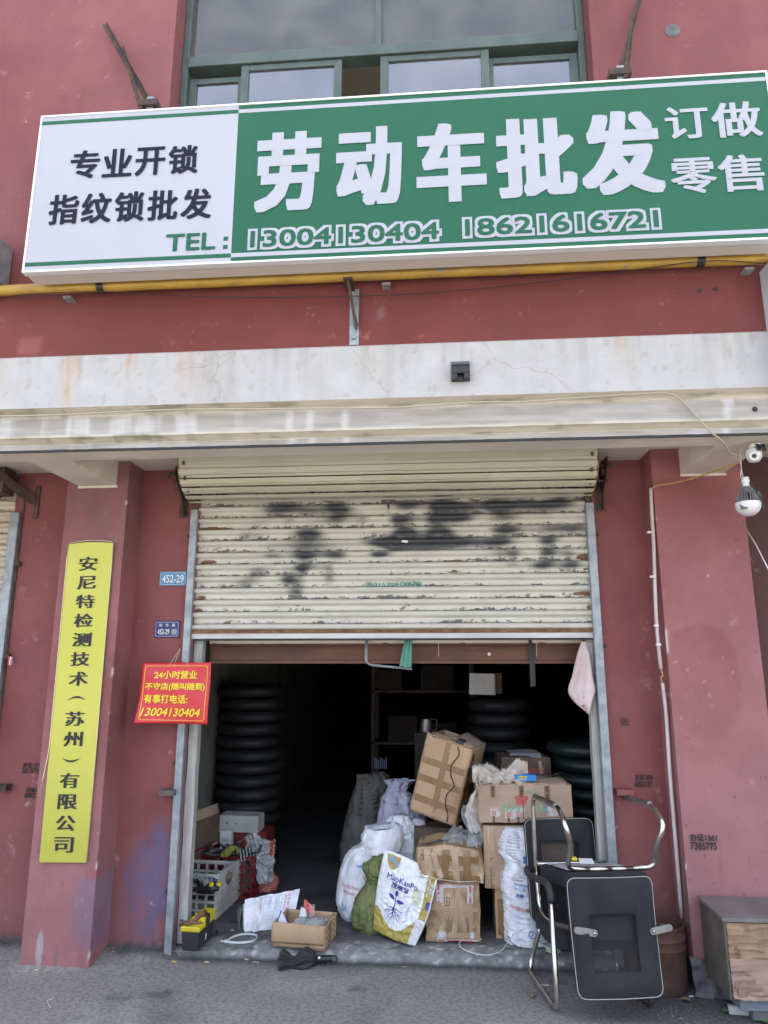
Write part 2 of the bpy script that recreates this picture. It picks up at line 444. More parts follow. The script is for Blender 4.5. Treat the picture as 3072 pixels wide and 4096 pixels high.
def crack_paint(m, sc, thr, col):
    nt = m.node_tree; n = nt.nodes; l = nt.links; b = n['Principled BSDF']
    src = b.inputs['Base Color'].links[0].from_socket
    tc = n.new('ShaderNodeTexCoord'); nn = n.new('ShaderNodeTexNoise'); nn.inputs['Scale'].default_value = 4; nn.inputs['Detail'].default_value = 5
    l.new(tc.outputs['Object'], nn.inputs['Vector'])
    ad = n.new('ShaderNodeMix'); ad.data_type = 'VECTOR'; ad.inputs[0].default_value = .22
    l.new(tc.outputs['Object'], ad.inputs[4]); l.new(nn.outputs['Color'], ad.inputs[5])
    vo = n.new('ShaderNodeTexVoronoi'); vo.feature = 'DISTANCE_TO_EDGE'; vo.inputs['Scale'].default_value = sc
    l.new(ad.outputs[1], vo.inputs['Vector'])
    mr = n.new('ShaderNodeMapRange'); mr.inputs['From Min'].default_value = 0; mr.inputs['From Max'].default_value = thr
    mr.inputs['To Min'].default_value = 1; mr.inputs['To Max'].default_value = 0
    l.new(vo.outputs['Distance'], mr.inputs['Value'])
    n2 = n.new('ShaderNodeTexNoise'); n2.inputs['Scale'].default_value = 1.7
    l.new(tc.outputs['Object'], n2.inputs['Vector'])
    m2 = n.new('ShaderNodeMapRange'); m2.inputs['From Min'].default_value = .44; m2.inputs['From Max'].default_value = .54; m2.inputs['To Max'].default_value = .75
    l.new(n2.outputs['Fac'], m2.inputs['Value'])
    mu = n.new('ShaderNodeMath'); mu.operation = 'MULTIPLY'; l.new(mr.outputs[0], mu.inputs[0]); l.new(m2.outputs[0], mu.inputs[1])
    mx = n.new('ShaderNodeMix'); mx.data_type = 'RGBA'; l.new(mu.outputs[0], mx.inputs[0]); l.new(src, mx.inputs[6]); mx.inputs[7].default_value = (*col, 1)
    l.new(mx.outputs[2], b.inputs['Base Color'])
crack_paint(M_white, 2.4, .008, (.32, .27, .25))

def glass_material(name, tint, refl, d0=.10, d1=.32):
    m = bpy.data.materials.new(name); m.use_nodes = True
    nt = m.node_tree; n = nt.nodes; l = nt.links; n.clear()
    out = n.new('ShaderNodeOutputMaterial'); tr = n.new('ShaderNodeBsdfTransparent'); tr.inputs[0].default_value = (*tint, 1)
    gl = n.new('ShaderNodeBsdfGlossy'); gl.inputs['Roughness'].default_value = .03; gl.inputs[0].default_value = (.9, .93, 1, 1)
    df = n.new('ShaderNodeBsdfDiffuse'); df.inputs[0].default_value = (.35, .34, .31, 1)
    a = n.new('ShaderNodeMixShader'); c = n.new('ShaderNodeMixShader')
    tc = n.new('ShaderNodeTexCoord'); nn = n.new('ShaderNodeTexNoise'); nn.inputs['Scale'].default_value = 3; nn.inputs['Detail'].default_value = 7
    l.new(tc.outputs['Object'], nn.inputs['Vector'])
    mr = n.new('ShaderNodeMapRange'); mr.inputs['From Min'].default_value = .4; mr.inputs['From Max'].default_value = .75; mr.inputs['To Min'].default_value = d0; mr.inputs['To Max'].default_value = d1
    l.new(nn.outputs['Fac'], mr.inputs['Value'])
    l.new(mr.outputs[0], a.inputs[0]); l.new(tr.outputs[0], a.inputs[1]); l.new(df.outputs[0], a.inputs[2])
    fr = n.new('ShaderNodeFresnel'); fr.inputs[0].default_value = 1.5
    ad = n.new('ShaderNodeMath'); ad.inputs[1].default_value = refl; l.new(fr.outputs[0], ad.inputs[0])
    l.new(ad.outputs[0], c.inputs[0]); l.new(a.outputs[0], c.inputs[1]); l.new(gl.outputs[0], c.inputs[2])
    l.new(c.outputs[0], out.inputs[0])
    return m
M_glass = glass_material('dusty_window_glass', (.92, .92, .90), .02, .16, .34)
M_glassb = glass_material('coated_blue_window_glass', (.40, .47, .58), .16)

# ------------------------------------------------------------------ lettering
_tc = {}
def glyphs(s, bold=0.0, res=3, ext=0.0):
    k = (s, bold, ext)
    if k in _tc: return _tc[k]
    cu = bpy.data.curves.new('t', 'FONT'); cu.body = s; cu.offset = bold; cu.resolution_u = res; cu.extrude = ext
    o = bpy.data.objects.new('t', cu); COL.objects.link(o)
    bpy.context.view_layer.update()
    ev = o.evaluated_get(bpy.context.evaluated_depsgraph_get())
    me = bpy.data.meshes.new_from_object(ev)
    vs = [v.co.copy() for v in me.vertices]; fs = [tuple(p.vertices) for p in me.polygons]
    bpy.data.objects.remove(o); bpy.data.curves.remove(cu); bpy.data.meshes.remove(me)
    x0 = min(v.x for v in vs); x1 = max(v.x for v in vs); y0 = min(v.y for v in vs); y1 = max(v.y for v in vs)
    vs = [((v.x - x0) / (x1 - x0), (v.y - y0) / (y1 - y0)) for v in vs]
    _tc[k] = (vs, fs)
    return _tc[k]

def put(mb, s, fn, bold=0.0, shear=0.0, songti=False):
    """lettering s laid over the surface fn(u, v, lift), u and v running 0..1 over its own extent;
    bold = how far each stroke grows, as a share of the extent (one number or (across, up))"""
    vs, fs = glyphs(s)
    if songti: ks = [(dx, dy) for dy in (-.006, .006) for dx in (-.036, -.018, 0, .018, .036)]; bx, by = .036, .006
    else:
        bx, by = bold if isinstance(bold, tuple) else (bold / max(1, len(s)) * 1.15, bold)
        ks = [(0, 0)]
        if bx > 0:
            n_ = 20 if by > .012 else 8
            for k in range(n_):
                a = 2 * pi * (k + .5) / n_; m_ = max(abs(cos(a)), abs(sin(a)))
                ks.append((bx * cos(a) / m_, by * sin(a) / m_))
    for q, (dx, dy) in enumerate(ks):
        mb.add([fn(bx + u * (1 - 2 * bx) + dx + shear * v, by + v * (1 - 2 * by) + dy, .00012 * q) for u, v in vs], fs)
    return mb

def flat(x0, x1, z0, z1, y):
    return lambda u, v, lift: V((x0 + (x1 - x0) * u, y - lift, z0 + (z1 - z0) * v))

def frame(o, U, W):
    o = V(o); U = V(U); W = V(W); n = U.cross(W).normalized()
    return lambda u, v, lift: o + U * u + W * v + n * (.002 + lift)

def bvh(o):
    me = o.data; M = o.matrix_world
    if o.parent: M = o.parent.matrix_world @ o.matrix_basis
    return BVHTree.FromPolygons([M @ v.co for v in me.vertices], [tuple(p.vertices) for p in me.polygons])

def onto(tree, base, d=(0, 1, 0), lift=.002):
    """drop the surface fn along d on to an object"""
    d = V(d)
    def fn(u, v, l2):
        p = base(u, v, l2)
        h = tree.ray_cast(p - d * .4, d, 1.0)
        return (h[0] - d * (lift + l2)) if h[0] else p
    return fn

def patch(mb, fn, nu=8, nv=8):
    return mb.grid(nu, nv, lambda a, b: fn(a, b, 0.0))

# ------------------------------------------------------------------ ground
def ground_z(x, y):
    z = .006 * fbm(x * 1.3, y * 1.3, 3)
    z += .035 * sm(-.9, -1.8, x) * sm(-.35, .0, y)
    z += .018 * sm(.35, .75, fbm(x * 5, y * 5, 9) + .9 * sm(-.22, -.02, y)) * sm(-.35, -.05, y) * (1 - sm(-1.2, -1.0, x) * sm(1.2, 1.0, x))
    return z
def ground_c(p, a, b):
    x, y = p.x, p.y
    c = (.272, .258, .242)
    if y < -3: return (.32, .31, .29)  # street out of view, made paler to bounce light on the front
    c = mixc(c, (.33, .315, .295), sm(.1, .6, fbm(x * 2.2, y * 2.2, 1)))
    c = mixc(c, (.14, .14, .142), sm(.0, .7, fbm(x * 1.6, y * 1.6, 7)) * .8)
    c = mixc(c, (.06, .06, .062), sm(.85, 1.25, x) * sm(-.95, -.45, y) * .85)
    c = mixc(c, (.08, .08, .08), sm(.55, .8, fbm(x * 3.3, y * 3.3, 51)) * .7)
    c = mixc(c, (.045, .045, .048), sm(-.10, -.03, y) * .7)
    c = mixc(c, (.22, .22, .24), sm(.55, .75, fbm(x * 4, y * 9, 12)) * sm(-.5, -.8, y) * sm(-.4, -1, x))
    c = mixc(c, (.25, .25, .26), sm(1.1, 1.3, x) * sm(-.55, -.7, y) * sm(.1, .5, fbm(x * 14, y * 14, 2)) * .8)
    return c
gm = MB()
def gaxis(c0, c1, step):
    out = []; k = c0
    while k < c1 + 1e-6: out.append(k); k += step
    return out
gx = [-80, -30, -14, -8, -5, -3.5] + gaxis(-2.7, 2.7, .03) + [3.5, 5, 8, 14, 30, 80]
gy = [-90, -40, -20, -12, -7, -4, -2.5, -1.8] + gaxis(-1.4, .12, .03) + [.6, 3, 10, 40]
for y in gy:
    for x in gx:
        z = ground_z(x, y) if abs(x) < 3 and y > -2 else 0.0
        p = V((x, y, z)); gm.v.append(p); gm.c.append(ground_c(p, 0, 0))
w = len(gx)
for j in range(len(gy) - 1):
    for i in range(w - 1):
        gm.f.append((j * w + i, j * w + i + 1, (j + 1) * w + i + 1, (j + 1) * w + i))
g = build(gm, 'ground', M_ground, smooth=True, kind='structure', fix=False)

# shop floor with its worn front step
ZF = .07
def step_fn(a, b):
    x = -1.2 + 2.4 * a
    n = .012 * fbm(x * 6, 1) ; hl = .55 + .45 * sm(-1.15, -.5, x)
    prof = [(-.035, -.02), (-.03, .018), (-.016, .038), (.0, .052), (.03, .062), (.075, .068), (.16, ZF), (.30, ZF)]
    k = b * (len(prof) - 1); i = min(int(k), len(prof) - 2); t = k - i
    y = prof[i][0] * (1 - t) + prof[i + 1][0] * t; z = prof[i][1] * (1 - t) + prof[i + 1][1] * t
    if y < .15: y += n; z += .006 * fbm(x * 9, y * 30, 4)
    if z > 0: z = z * (hl if y < .05 else hl + (1 - hl) * sm(.05, .12, y))
    return (x, y, z)
def step_c(p, a, b):
    x, y = p.x, p.y
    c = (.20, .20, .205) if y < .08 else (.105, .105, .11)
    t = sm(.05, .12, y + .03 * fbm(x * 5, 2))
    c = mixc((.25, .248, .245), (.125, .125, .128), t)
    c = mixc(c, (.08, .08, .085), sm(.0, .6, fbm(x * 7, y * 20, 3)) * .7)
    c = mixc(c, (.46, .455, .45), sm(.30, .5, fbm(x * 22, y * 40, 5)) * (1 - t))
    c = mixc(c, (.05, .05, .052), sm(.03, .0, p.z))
    return c
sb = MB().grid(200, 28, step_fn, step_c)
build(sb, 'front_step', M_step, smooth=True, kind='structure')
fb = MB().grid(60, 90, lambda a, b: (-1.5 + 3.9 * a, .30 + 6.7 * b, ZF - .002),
               lambda p, a, b: mixc((.085, .085, .088), (.045, .045, .047), sm(-.1, .6, fbm(p.x * 2, p.y * 2, 5))))  # floor further in painted darker to deepen the dim room
fb.add([(-1.5, .24, ZF - .004), (2.4, .24, ZF - .004), (2.4, .31, ZF - .004), (-1.5, .31, ZF - .004)], [(0, 1, 2, 3)], [(.10, .10, .102)] * 4)
build(fb, 'shop_floor', M_step, kind='structure')

# ------------------------------------------------------------------ the building
B = thing('shop_building', 'maroon painted shop building with white beam over open shutter doorway', 'building', (0, .1, 0))
YU = -1.0            # face of the storey above
def upper_c(p, a, b):
    x, z = p.x, p.z
    c = (.245, .098, .100)
    c = mixc(c, (.19, .066, .068), sm(-.2, .7, fbm(x * .8, z * .5, 2)))
    c = mixc(c, (.16, .085, .08), sm(.2, .8, fbm(x * 1.3, z * 3, 5)) * sm(5.2, 6, z) * .6)
    c = mixc(c, (.180, .052, .046), sm(3.75, 3.45, z) * .85)  # wall below the sign painted darker, standing in for its shade
    c = mixc(c, (.165, .065, .06), sm(.15, .8, fbm(x * 9, z * .6, 4)) * .45)
    if abs(x - .02) < .12 and 3.05 < z < 3.4:
        c = mixc(c, (.24, .17, .17), sm(.6, .7, fbm(x * 30, z * 22, 8)) * .5)
    if abs(x + 1.77) < .06 and abs(z - 3.12) < .05: c = (.25, .090, .085)
    return c
WX0, WX1, WZ0, WZ1 = -1.14, 1.122, 3.9, 6.9
def wall_rect(mb, x0, x1, z0, z1, y, st, col, axis='y'):
    nu = max(1, int((x1 - x0) / st)); nv = max(1, int((z1 - z0) / st))
    if axis == 'y': mb.grid(nu, nv, lambda a, b: (x0 + (x1 - x0) * a, y, z0 + (z1 - z0) * b), col)
    else: mb.grid(nu, nv, lambda a, b: (y, x0 + (x1 - x0) * a, z0 + (z1 - z0) * b), col)
ZS = 3.065           # top of the white strip
mb = MB()
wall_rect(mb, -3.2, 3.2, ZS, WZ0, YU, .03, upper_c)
wall_rect(mb, -3.2, WX0, WZ0, WZ1, YU, .05, upper_c)
wall_rect(mb, WX1, 3.2, WZ0, WZ1, YU, .05, upper_c)
wall_rect(mb, -3.2, 3.2, WZ1, 9.5, YU, .5, upper_c)
wall_rect(mb, -16, -3.2, 2.6, 9.5, YU, 2, upper_c)
wall_rect(mb, 3.2, 16, 2.6, 9.5, YU, 2, upper_c)
# window reveals
wall_rect(mb, YU, -.76, WZ0, WZ1, WX0, .04, upper_c, 'x')
wall_rect(mb, YU, -.76, WZ0, WZ1, WX1, .04, upper_c, 'x')
mb.add([(WX0, YU, WZ1), (WX1, YU, WZ1), (WX1, -.76, WZ1), (WX0, -.76, WZ1)], [(0, 1, 2, 3)], [WALL] * 4)
build(mb, 'upper_wall', M_wall, B, fix=False)
# unseen top, back and sides, added to shade the front from the sun
mb = MB()
mb.box(-16, 16, -.98, 8, 9.5, 9.7)
mb.box(-16, 16, 7.8, 8, 0, 9.5)
mb.box(-16.2, -16, -.98, 8, 0, 9.7)
mb.box(16, 16.2, -.98, 8, 0, 9.7)
build(mb, 'sun_block_shell', M_conc, B)
mb = MB()
mb.box(-1.6, 1.6, 3.2, 3.35, 3.4, 7.2); mb.box(-1.75, -1.6, -.75, 3.35, 3.4, 7.2); mb.box(1.6, 1.75, -.75, 3.35, 3.4, 7.2)
mb.box(-1.75, 1.75, -.76, 3.35, 3.3, 3.4)
build(mb, 'upstairs_room_wall', mat('upstairs_plaster', (.6, .57, .48), rough=.9), B)
mb = MB(); mb.box(-1.75, 1.75, -.76, 3.35, 6.32, 6.42)
build(mb, 'upstairs_ceiling', mat('upstairs_ceiling_paint', (.62, .58, .48), rough=.9), B)
# flat plastered parts of the neighbouring ground floor
mb = MB()
def lower_c(p, a, b):
    x, z = p.x, p.z
    c = WALL
    c = mixc(c, (.215, .072, .070), sm(-.1, .7, fbm(x * 1.5, z * .9, 4)))
    c = mixc(c, (.26, .14, .145), sm(.9, .0, z) * .55 * (.6 + fbm(x * 4, z * 2, 3)))
    if x < 0:     # blue and red overspray beside the shutter rail
        d = sm(-.6, 1.1, 1 - ((x + 1.33) / .16) ** 2 - ((z - .36) / .26) ** 2 + 1.0 * fbm(x * 8, z * 6, 2))
        c = mixc(c, (.12, .12, .22), d * .75)
        d = sm(.0, .7, 1 - ((x + 1.37) / .04) ** 2 - ((z - .56) / .04) ** 2)
        c = mixc(c, (.26, .06, .06), d * .3)
    n = fbm(x * 13, z * 11, 6)
    if z < 1.3: c = mixc(c, (.36, .30, .29), sm(.90, .96, n + .10 * sm(1.2, .2, z)))
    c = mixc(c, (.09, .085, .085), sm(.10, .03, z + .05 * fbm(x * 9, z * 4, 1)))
    return c
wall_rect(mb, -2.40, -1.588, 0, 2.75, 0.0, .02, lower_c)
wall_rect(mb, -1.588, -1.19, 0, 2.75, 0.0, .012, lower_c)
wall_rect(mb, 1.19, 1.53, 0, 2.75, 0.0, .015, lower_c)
wall_rect(mb, -1.19, 1.19, 2.60, 2.75, 0.0, .1, lower_c)
wall_rect(mb, 1.97, 3.6, 0, 2.75, 0.0, .05, lambda p, a, b: (.115, .062, .060))  # recess past the right pillar: its shade put into a darker colour
wall_rect(mb, 3.6, 16, 0, 2.75, 0.0, 3, lambda p, a, b: WALL)
wall_rect(mb, -16, -3.6, 0, 2.75, 0.0, 3, lambda p, a, b: WALL)
build(mb, 'lower_wall', M_wall, B, fix=False)
mb = MB(); mb.box(-16, 16, -.80, 8, 2.75, 2.9)
build(mb, 'floor_slab', M_soffit, B)

def pillar_c(side):
    def f(p, a, b):
        x, y, z = p
        c = (.335, .142, .145)
        c = mixc(c, (.27, .105, .105), sm(-.1, .7, fbm(x * 1.6, z * 1.1 + y, 14)))
        if side < 0:
            c = mixc(c, (.20, .13, .12), sm(1.9, 2.5, z) * (.45 + .4 * fbm(x * 5, z * 5, 2)))
            d = sm(-.6, 1.0, 1 - ((x + 1.58) / .11) ** 2 - ((z - .30) / .20) ** 2 + .6 * fbm(x * 7, z * 5, 2))
            c = mixc(c, (.14, .15, .26), d * .8)
            d = sm(.0, .7, 1 - ((x + 1.60) / .05) ** 2 - ((z - .46) / .04) ** 2 + .3 * fbm(x * 20, z * 20, 2))
            c = mixc(c, (.38, .07, .06), d * .7)
            d = sm(.0, .5, 1 - ((x + 1.845) / .022) ** 2 - ((z - .09) / .10) ** 2)
            c = mixc(c, (.42, .44, .46), d)
            if z > .35: c = mixc(c, (.27, .17, .17), sm(.3, .7, fbm(x * 12, z * 12, 31)) * .5)
            c = mixc(c, (.40, .21, .215), sm(1.6, .5, z) * .4)
            c = mixc(c, (.20, .13, .13), sm(.35, .6, fbm(x * 14, z * 3, 8)) * sm(.6, .1, z) * .6)
        else:
            d = sm(-.12, .25, 1 - (abs(x - 1.66) / .20) ** 2.6 - (abs(z - 1.47) / .30) ** 2.6 + .12 * fbm(x * 8, z * 8, 4))
            c = mixc(c, (.255, .090, .084), d * .7)
            c = mixc(c, (.50, .34, .33), d * sm(.62, .75, fbm(x * 34, z * 24, 4)) * .7 * sm(1.75, 1.5, z))
            d = sm(.0, .5, 1 - (abs(x - 1.66) / .012) ** 2 - (abs(z - .55) / .10) ** 2)
            c = mixc(c, (.34, .08, .07), d * .8)
            c = mixc(c, (.31, .19, .20), sm(1.5, .1, z) * .6 * (.7 + fbm(x * 5, z * 1.5, 3)))
            c = mixc(c, (.40, .20, .205), sm(2.3, 1.0, z) * .45)
            c = mixc(c, (.22, .12, .12), sm(.35, .6, fbm(x * 13, z * .9, 8)) * sm(1.4, .3, z) * .6)
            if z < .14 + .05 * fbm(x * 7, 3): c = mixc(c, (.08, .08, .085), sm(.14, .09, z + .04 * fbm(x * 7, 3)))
        c = mixc(c, (.50, .40, .40), sm(1.0, 1.06, fbm(x * 25, z * 21 + y * 9, 40)))
        e = abs(x - (-1.569 if side < 0 else 1.49)) + abs(y + .21)
        c = mixc(c, (.62, .58, .56), sm(.014, .004, e) * sm(.35, .5, fbm(x * 3, z * 9, 21)))
        return c
    return f
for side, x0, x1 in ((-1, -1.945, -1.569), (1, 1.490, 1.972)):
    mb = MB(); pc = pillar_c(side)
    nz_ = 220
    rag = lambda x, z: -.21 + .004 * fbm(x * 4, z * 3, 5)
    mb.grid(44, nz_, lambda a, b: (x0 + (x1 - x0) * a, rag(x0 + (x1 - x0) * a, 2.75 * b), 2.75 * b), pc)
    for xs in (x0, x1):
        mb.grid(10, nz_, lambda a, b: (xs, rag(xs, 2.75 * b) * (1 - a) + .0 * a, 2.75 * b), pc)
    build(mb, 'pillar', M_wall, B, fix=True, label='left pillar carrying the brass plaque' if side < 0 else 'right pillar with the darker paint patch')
# broken concrete at the foot of the right pillar
mb = MB()
mb.grid(24, 10, lambda a, b: (1.47 + .25 * a, -.222 - .03 * fbm(a * 7, b * 5, 2) - .05 * (1 - b), .17 * b * (1 - .35 * a) - .01), None)
build(mb, 'broken_plinth', M_conc, B, smooth=True)

# white strip, cornice and soffit of the beam
def strip_c(p, a, b):
    x, z = p.x, p.z
    c = (.455, .45, .44)
    t = (ZS - z) / .275
    s1 = fbm(x * 7, z * .6, 3); s2 = fbm(x * 22, z * .8, 9)
    c = mixc(c, (.34, .315, .29), sm(.05, .8, s1) * (1 - t * .4) * .75)
    c = mixc(c, (.35, .335, .32), sm(.1, .7, s2) * (1 - t * .8) * .6)
    c = mixc(c, (.51, .51, .50), sm(.3, .7, fbm(x * 5, z * 5, 33)) * .4)
    c = mixc(c, (.30, .275, .255), sm(.42, .6, fbm(x * 30, z * 14, 21)) * .35)
    for (sx, wd, st, ln) in ((-1.545, .022, .85, 1), (-1.50, .012, .6, .6), (-1.585, .012, .5, .5), (-1.235, .012, .9, .55), (-1.20, .010, .5, .4), (-.975, .014, .55, .9), (-.93, .03, .3, 1), (-.055, .012, .6, .4), (-.02, .010, .4, .8), (1.13, .010, .6, .5), (1.16, .018, .3, .8), (1.63, .012, .3, .6), (-1.9, .03, .25, 1), (-.86, .02, .3, .8)):
        d = abs(x - sx - .012 * fbm(x * 2, z * 9, 4)) / wd
        c = mixc(c, (.48, .24, .09), math.exp(-d * d) * st * sm(ln + .25, ln - .5, t) * (.6 + .6 * N1(x * 60, z * 8)))
    c = mixc(c, (.34, .29, .27), sm(.985, .998, b + .012 * fbm(x * 30, 1)) * .6)
    d = math.hypot(x - .26, z - 2.985)
    c = mixc(c, (.48, .485, .49), sm(.045, .035, d) * .6)
    return c
mb = MB(); mb.grid(440, 34, lambda a, b: (-3.2 + 6.4 * a, YU - .004 + .002 * fbm(a * 30, b * 2), 2.79 + (ZS - 2.79) * b), strip_c)
build(mb, 'white_strip', M_white, B, smooth=True)
prof = [(-1.004, 2.79), (-.962, 2.772), (-.955, 2.764), (-.955, 2.652), (-.945, 2.648), (-.920, 2.634), (-.914, 2.630), (-.914, 2.602)]
def corn_fn(a, b):
    k = b * (len(prof) - 1); i = min(int(k), len(prof) - 2); t = k - i
    x = -3.2 + 6.4 * a
    return (x, prof[i][0] * (1 - t) + prof[i + 1][0] * t + .0015 * fbm(x * 9, b * 8, 2), prof[i][1] * (1 - t) + prof[i + 1][1] * t + .0012 * fbm(x * 14, b * 3, 6))
def corn_c(p, a, b):
    x, z = p.x, p.z
    face = (2.655 < z < 2.763) or z < 2.629
    if not face:
        c = mixc((.60, .54, .44), (.38, .35, .25), sm(.1, .6, fbm(x * 5, z * 30, 3)))  # undersides painted creamier than the faces, in place of ground bounce
        return mixc(c, (.26, .26, .17), sm(-.4, -1.2, x) * sm(.0, .5, fbm(x * 9, z * 9, 8)) * .6)
    c = mixc((.42, .39, .36), (.34, .32, .29), sm(-.2, .5, fbm(x * 3, z * 60, 3)))
    lft = sm(-.55, -.9, x + .15 * N1(x * 3, 2))
    k = sm(.05, .45, fbm(x * 7.5, z * .9, 17) + .12)
    c = mixc(c, (.62, .61, .60), k * max(lft, .0) * (.75 if z > 2.65 else .3) * (.7 + .5 * N1(x * 50, z * 3)))
    c = mixc(c, (.27, .26, .20), lft * (1 - k) * .4 * sm(2.65, 2.76, z))
    for sx in (-.43, -.33, -.16, 1.62, 1.9): c = mixc(c, (.62, .61, .60), sm(.03, .0, abs(x - sx - .01 * N1(x, z * 20))) * .7)
    c = mixc(c, (.50, .48, .50), sm(.35, .42, fbm(x * 6, z * 9, 27)) * sm(1.3, 1.5, x))
    return c
mb = MB(); mb.grid(520, 42, corn_fn, corn_c)
build(mb, 'cornice', M_corn, B, smooth='auto')
mb = MB(); mb.box(-3.2, 3.2, -.905, -.745, 2.596, 2.9)
build(mb, 'soffit', M_soffit, B, bevel=.002)
mb = MB(); mb.box(-3.2, 3.2, -.912, -.9055, 2.590, 2.62)  # black strip standing in for the shaded gap above the soffit
build(mb, 'gap_shade_strip', M_dkwire, B)
for x0, x1 in ((-1.872, -1.642), (1.646, 1.880)):
    mb = MB(); mb.box(x0, x1, -.7445, -.205, 2.597, 2.749)
    build(mb, 'corbel', M_soffit, B, bevel=.006)
    mb = MB(); mb.box(x0 - .004, x1 + .012, -.222, -.2145, 2.585, 2.598)
    build(mb, 'chipped_edge', M_white if False else M_soffit, B)

# room behind the doorway
mb = MB()
mb.box(-1.6, -1.5, .24, 7, 0, 2.75)
build(mb, 'side_wall', M_inner, B, label='pale side wall just inside the doorway')
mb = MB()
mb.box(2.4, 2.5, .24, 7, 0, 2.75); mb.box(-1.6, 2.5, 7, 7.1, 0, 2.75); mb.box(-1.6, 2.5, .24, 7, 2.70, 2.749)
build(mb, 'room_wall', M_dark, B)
mb = MB()
mb.box(-1.6, -1.215, .03, .24, 0, 2.7); mb.box(1.20, 2.5, .03, .24, 0, 2.7); mb.box(-1.19, 1.19, .12, .24, 1.76, 2.7)
build(mb, 'front_wall_core', M_inner, B)
for x0, x1, lb in ((-1.196, -1.143, 'left timber jamb of the doorway'), (1.116, 1.180, 'right timber jamb of the doorway')):
    mb = MB(); mb.grid(6, 60, lambda a, b: (x0 + (x1 - x0) * a + .004 * fbm(b * 9, a, x0), .035, .05 + 1.9 * b))
    mb.grid(4, 60, lambda a, b: (x0 + .004 * fbm(b * 9, 0, x0), .035 + .06 * a, .05 + 1.9 * b))
    mb.grid(4, 60, lambda a, b: (x1 + .004 * fbm(b * 9, 1, x0), .035 + .06 * a, .05 + 1.9 * b))
    build(mb, 'door_jamb', M_jamb, B, smooth='auto', label=lb)
mb = MB()
mb.box(-1.13, 1.116, .13, .22, 1.556, 1.575); mb.box(-1.13, 1.116, .145, .22, 1.576, 1.66); mb.box(-1.13, 1.116, .13, .22, 1.661, 1.68)
build(mb, 'lintel', M_lintel, B, bevel=.003)
mb = MB(); mb.grid(120, 4, lambda a, b: (-1.13 + 2.246 * a, .125 + .012 * fbm(a * 24, b * 3), 1.675 + .09 * b))
build(mb, 'mortar_joint', M_corn if False else M_soffit, B, smooth=True)

# stencilled adverts on the walls
def stencil(lines, x0, x1, z0, z1, y):
    mb = MB(); n = len(lines); h = (z1 - z0) / n
    for i, (s, a, b_) in enumerate(lines):
        zt = z1 - i * h
        put(mb, s, flat(x0 + (x1 - x0) * a, x0 + (x1 - x0) * b_, zt - h * .90, zt, y), .022)
    build(mb, 'stencil_lettering', M_blackink, B, fix=False)

stencil([('办证1378', .05, 1), ('6802137', 0, .97)], 1.322, 1.418, 0.897, 0.968, -.003)
stencil([('办证1361', .02, 1), ('7385775', 0, .97)], 1.52, 1.653, 0.637, 0.716, -.2175)
stencil([('办证1377', .05, 1), ('3813776', 0, .97)], -2.171, -2.054, 0.927, 0.991, -.003)
stencil([('办证1378', .05, 1), ('6802137', 0, .97)], -2.136, -2.019, 0.794, 0.856, -.003)
mb = MB(); put(mb, '张', flat(1.269, 1.32, 1.219, 1.264, -.003), .005)
build(mb, 'pen_scribble', M_blackink, B, fix=False)
# holes left by old fixings
for (x, y, z, r_) in ((1.537, -1, 3.288, 0.01), (1.611, -1, 3.292, 0.01), (1.54, -1, 4.781, 0.035), (0.708, -0.914, 2.649, 0.01), (1.744, -0.955, 2.702, 0.011), (-1.212, -0.914, 2.646, 0.009)):
    mb = MB(); mb.lathe([(r_ * 1.15, 0), (r_, -.004), (r_ * .55, -.004), (0.001, .0)], 16, (x, y - .002, z), 'y')
    build(mb, 'wall_hole' if r_ < .03 else 'vent_cover', M_blackr if r_ < .03 else M_conc, B, smooth=True)

# ------------------------------------------------------------------ window
W_ = thing('upstairs_window', 'grey green aluminium sliding window above the shop sign', 'window', (0, -.88, 3.95))
YW = -.88
def wbar(x0, x1, z0, z1, y0=YW, y1=YW + .06, nm='window_frame'):
    mb = MB(); mb.box(x0, x1, y0, y1, z0, z1); return build(mb, nm, M_wframe, W_, bevel=.004)
wbar(-1.139, -1.10, 3.95, 6.9); wbar(1.085, 1.121, 3.95, 6.9)
wbar(-1.10, 1.085, 4.872, 4.942, YW - .012, YW + .07)
wbar(-.030, .006, 4.942, 6.9)
wbar(-1.10, 1.085, 3.95, 4.02); wbar(-1.10, 1.085, 6.84, 6.9)
for x0, x1, nm in ((-1.10, -.030, 'upper'), (.006, 1.085, 'upper')):
    mb = MB(); mb.box(x0, x1, YW + .028, YW + .034, 4.942, 6.84); build(mb, 'pane', M_glass, W_)
def sash(x0, x1, z0, z1, y, w=.045):
    mb = MB()
    mb.box(x0, x0 + w, y, y + .03, z0, z1); mb.box(x1 - w, x1, y, y + .03, z0, z1)
    mb.box(x0 + w, x1 - w, y + .001, y + .029, z1 - w * .8, z1); mb.box(x0 + w, x1 - w, y + .001, y + .029, z0, z0 + w)
    s = build(mb, 'sash', M_wframe, W_, bevel=.003)
    mb = MB(); mb.box(x0 + w, x1 - w, y + .012, y + .018, z0 + w, z1 - w * .8)
    p = build(mb, 'pane', M_glassb, s, world=False); p.location = (0, 0, 0)
    for v in p.data.vertices: v.co -= V((0, -.88, 3.95))
sash(-1.10, -.77, 4.02, 4.83, YW + .032)
sash(-.79, -.215, 4.02, 4.868, YW + .0)
sash(.0, .60, 4.02, 4.868, YW + .0)
sash(.58, 1.085, 4.02, 4.84, YW + .032)
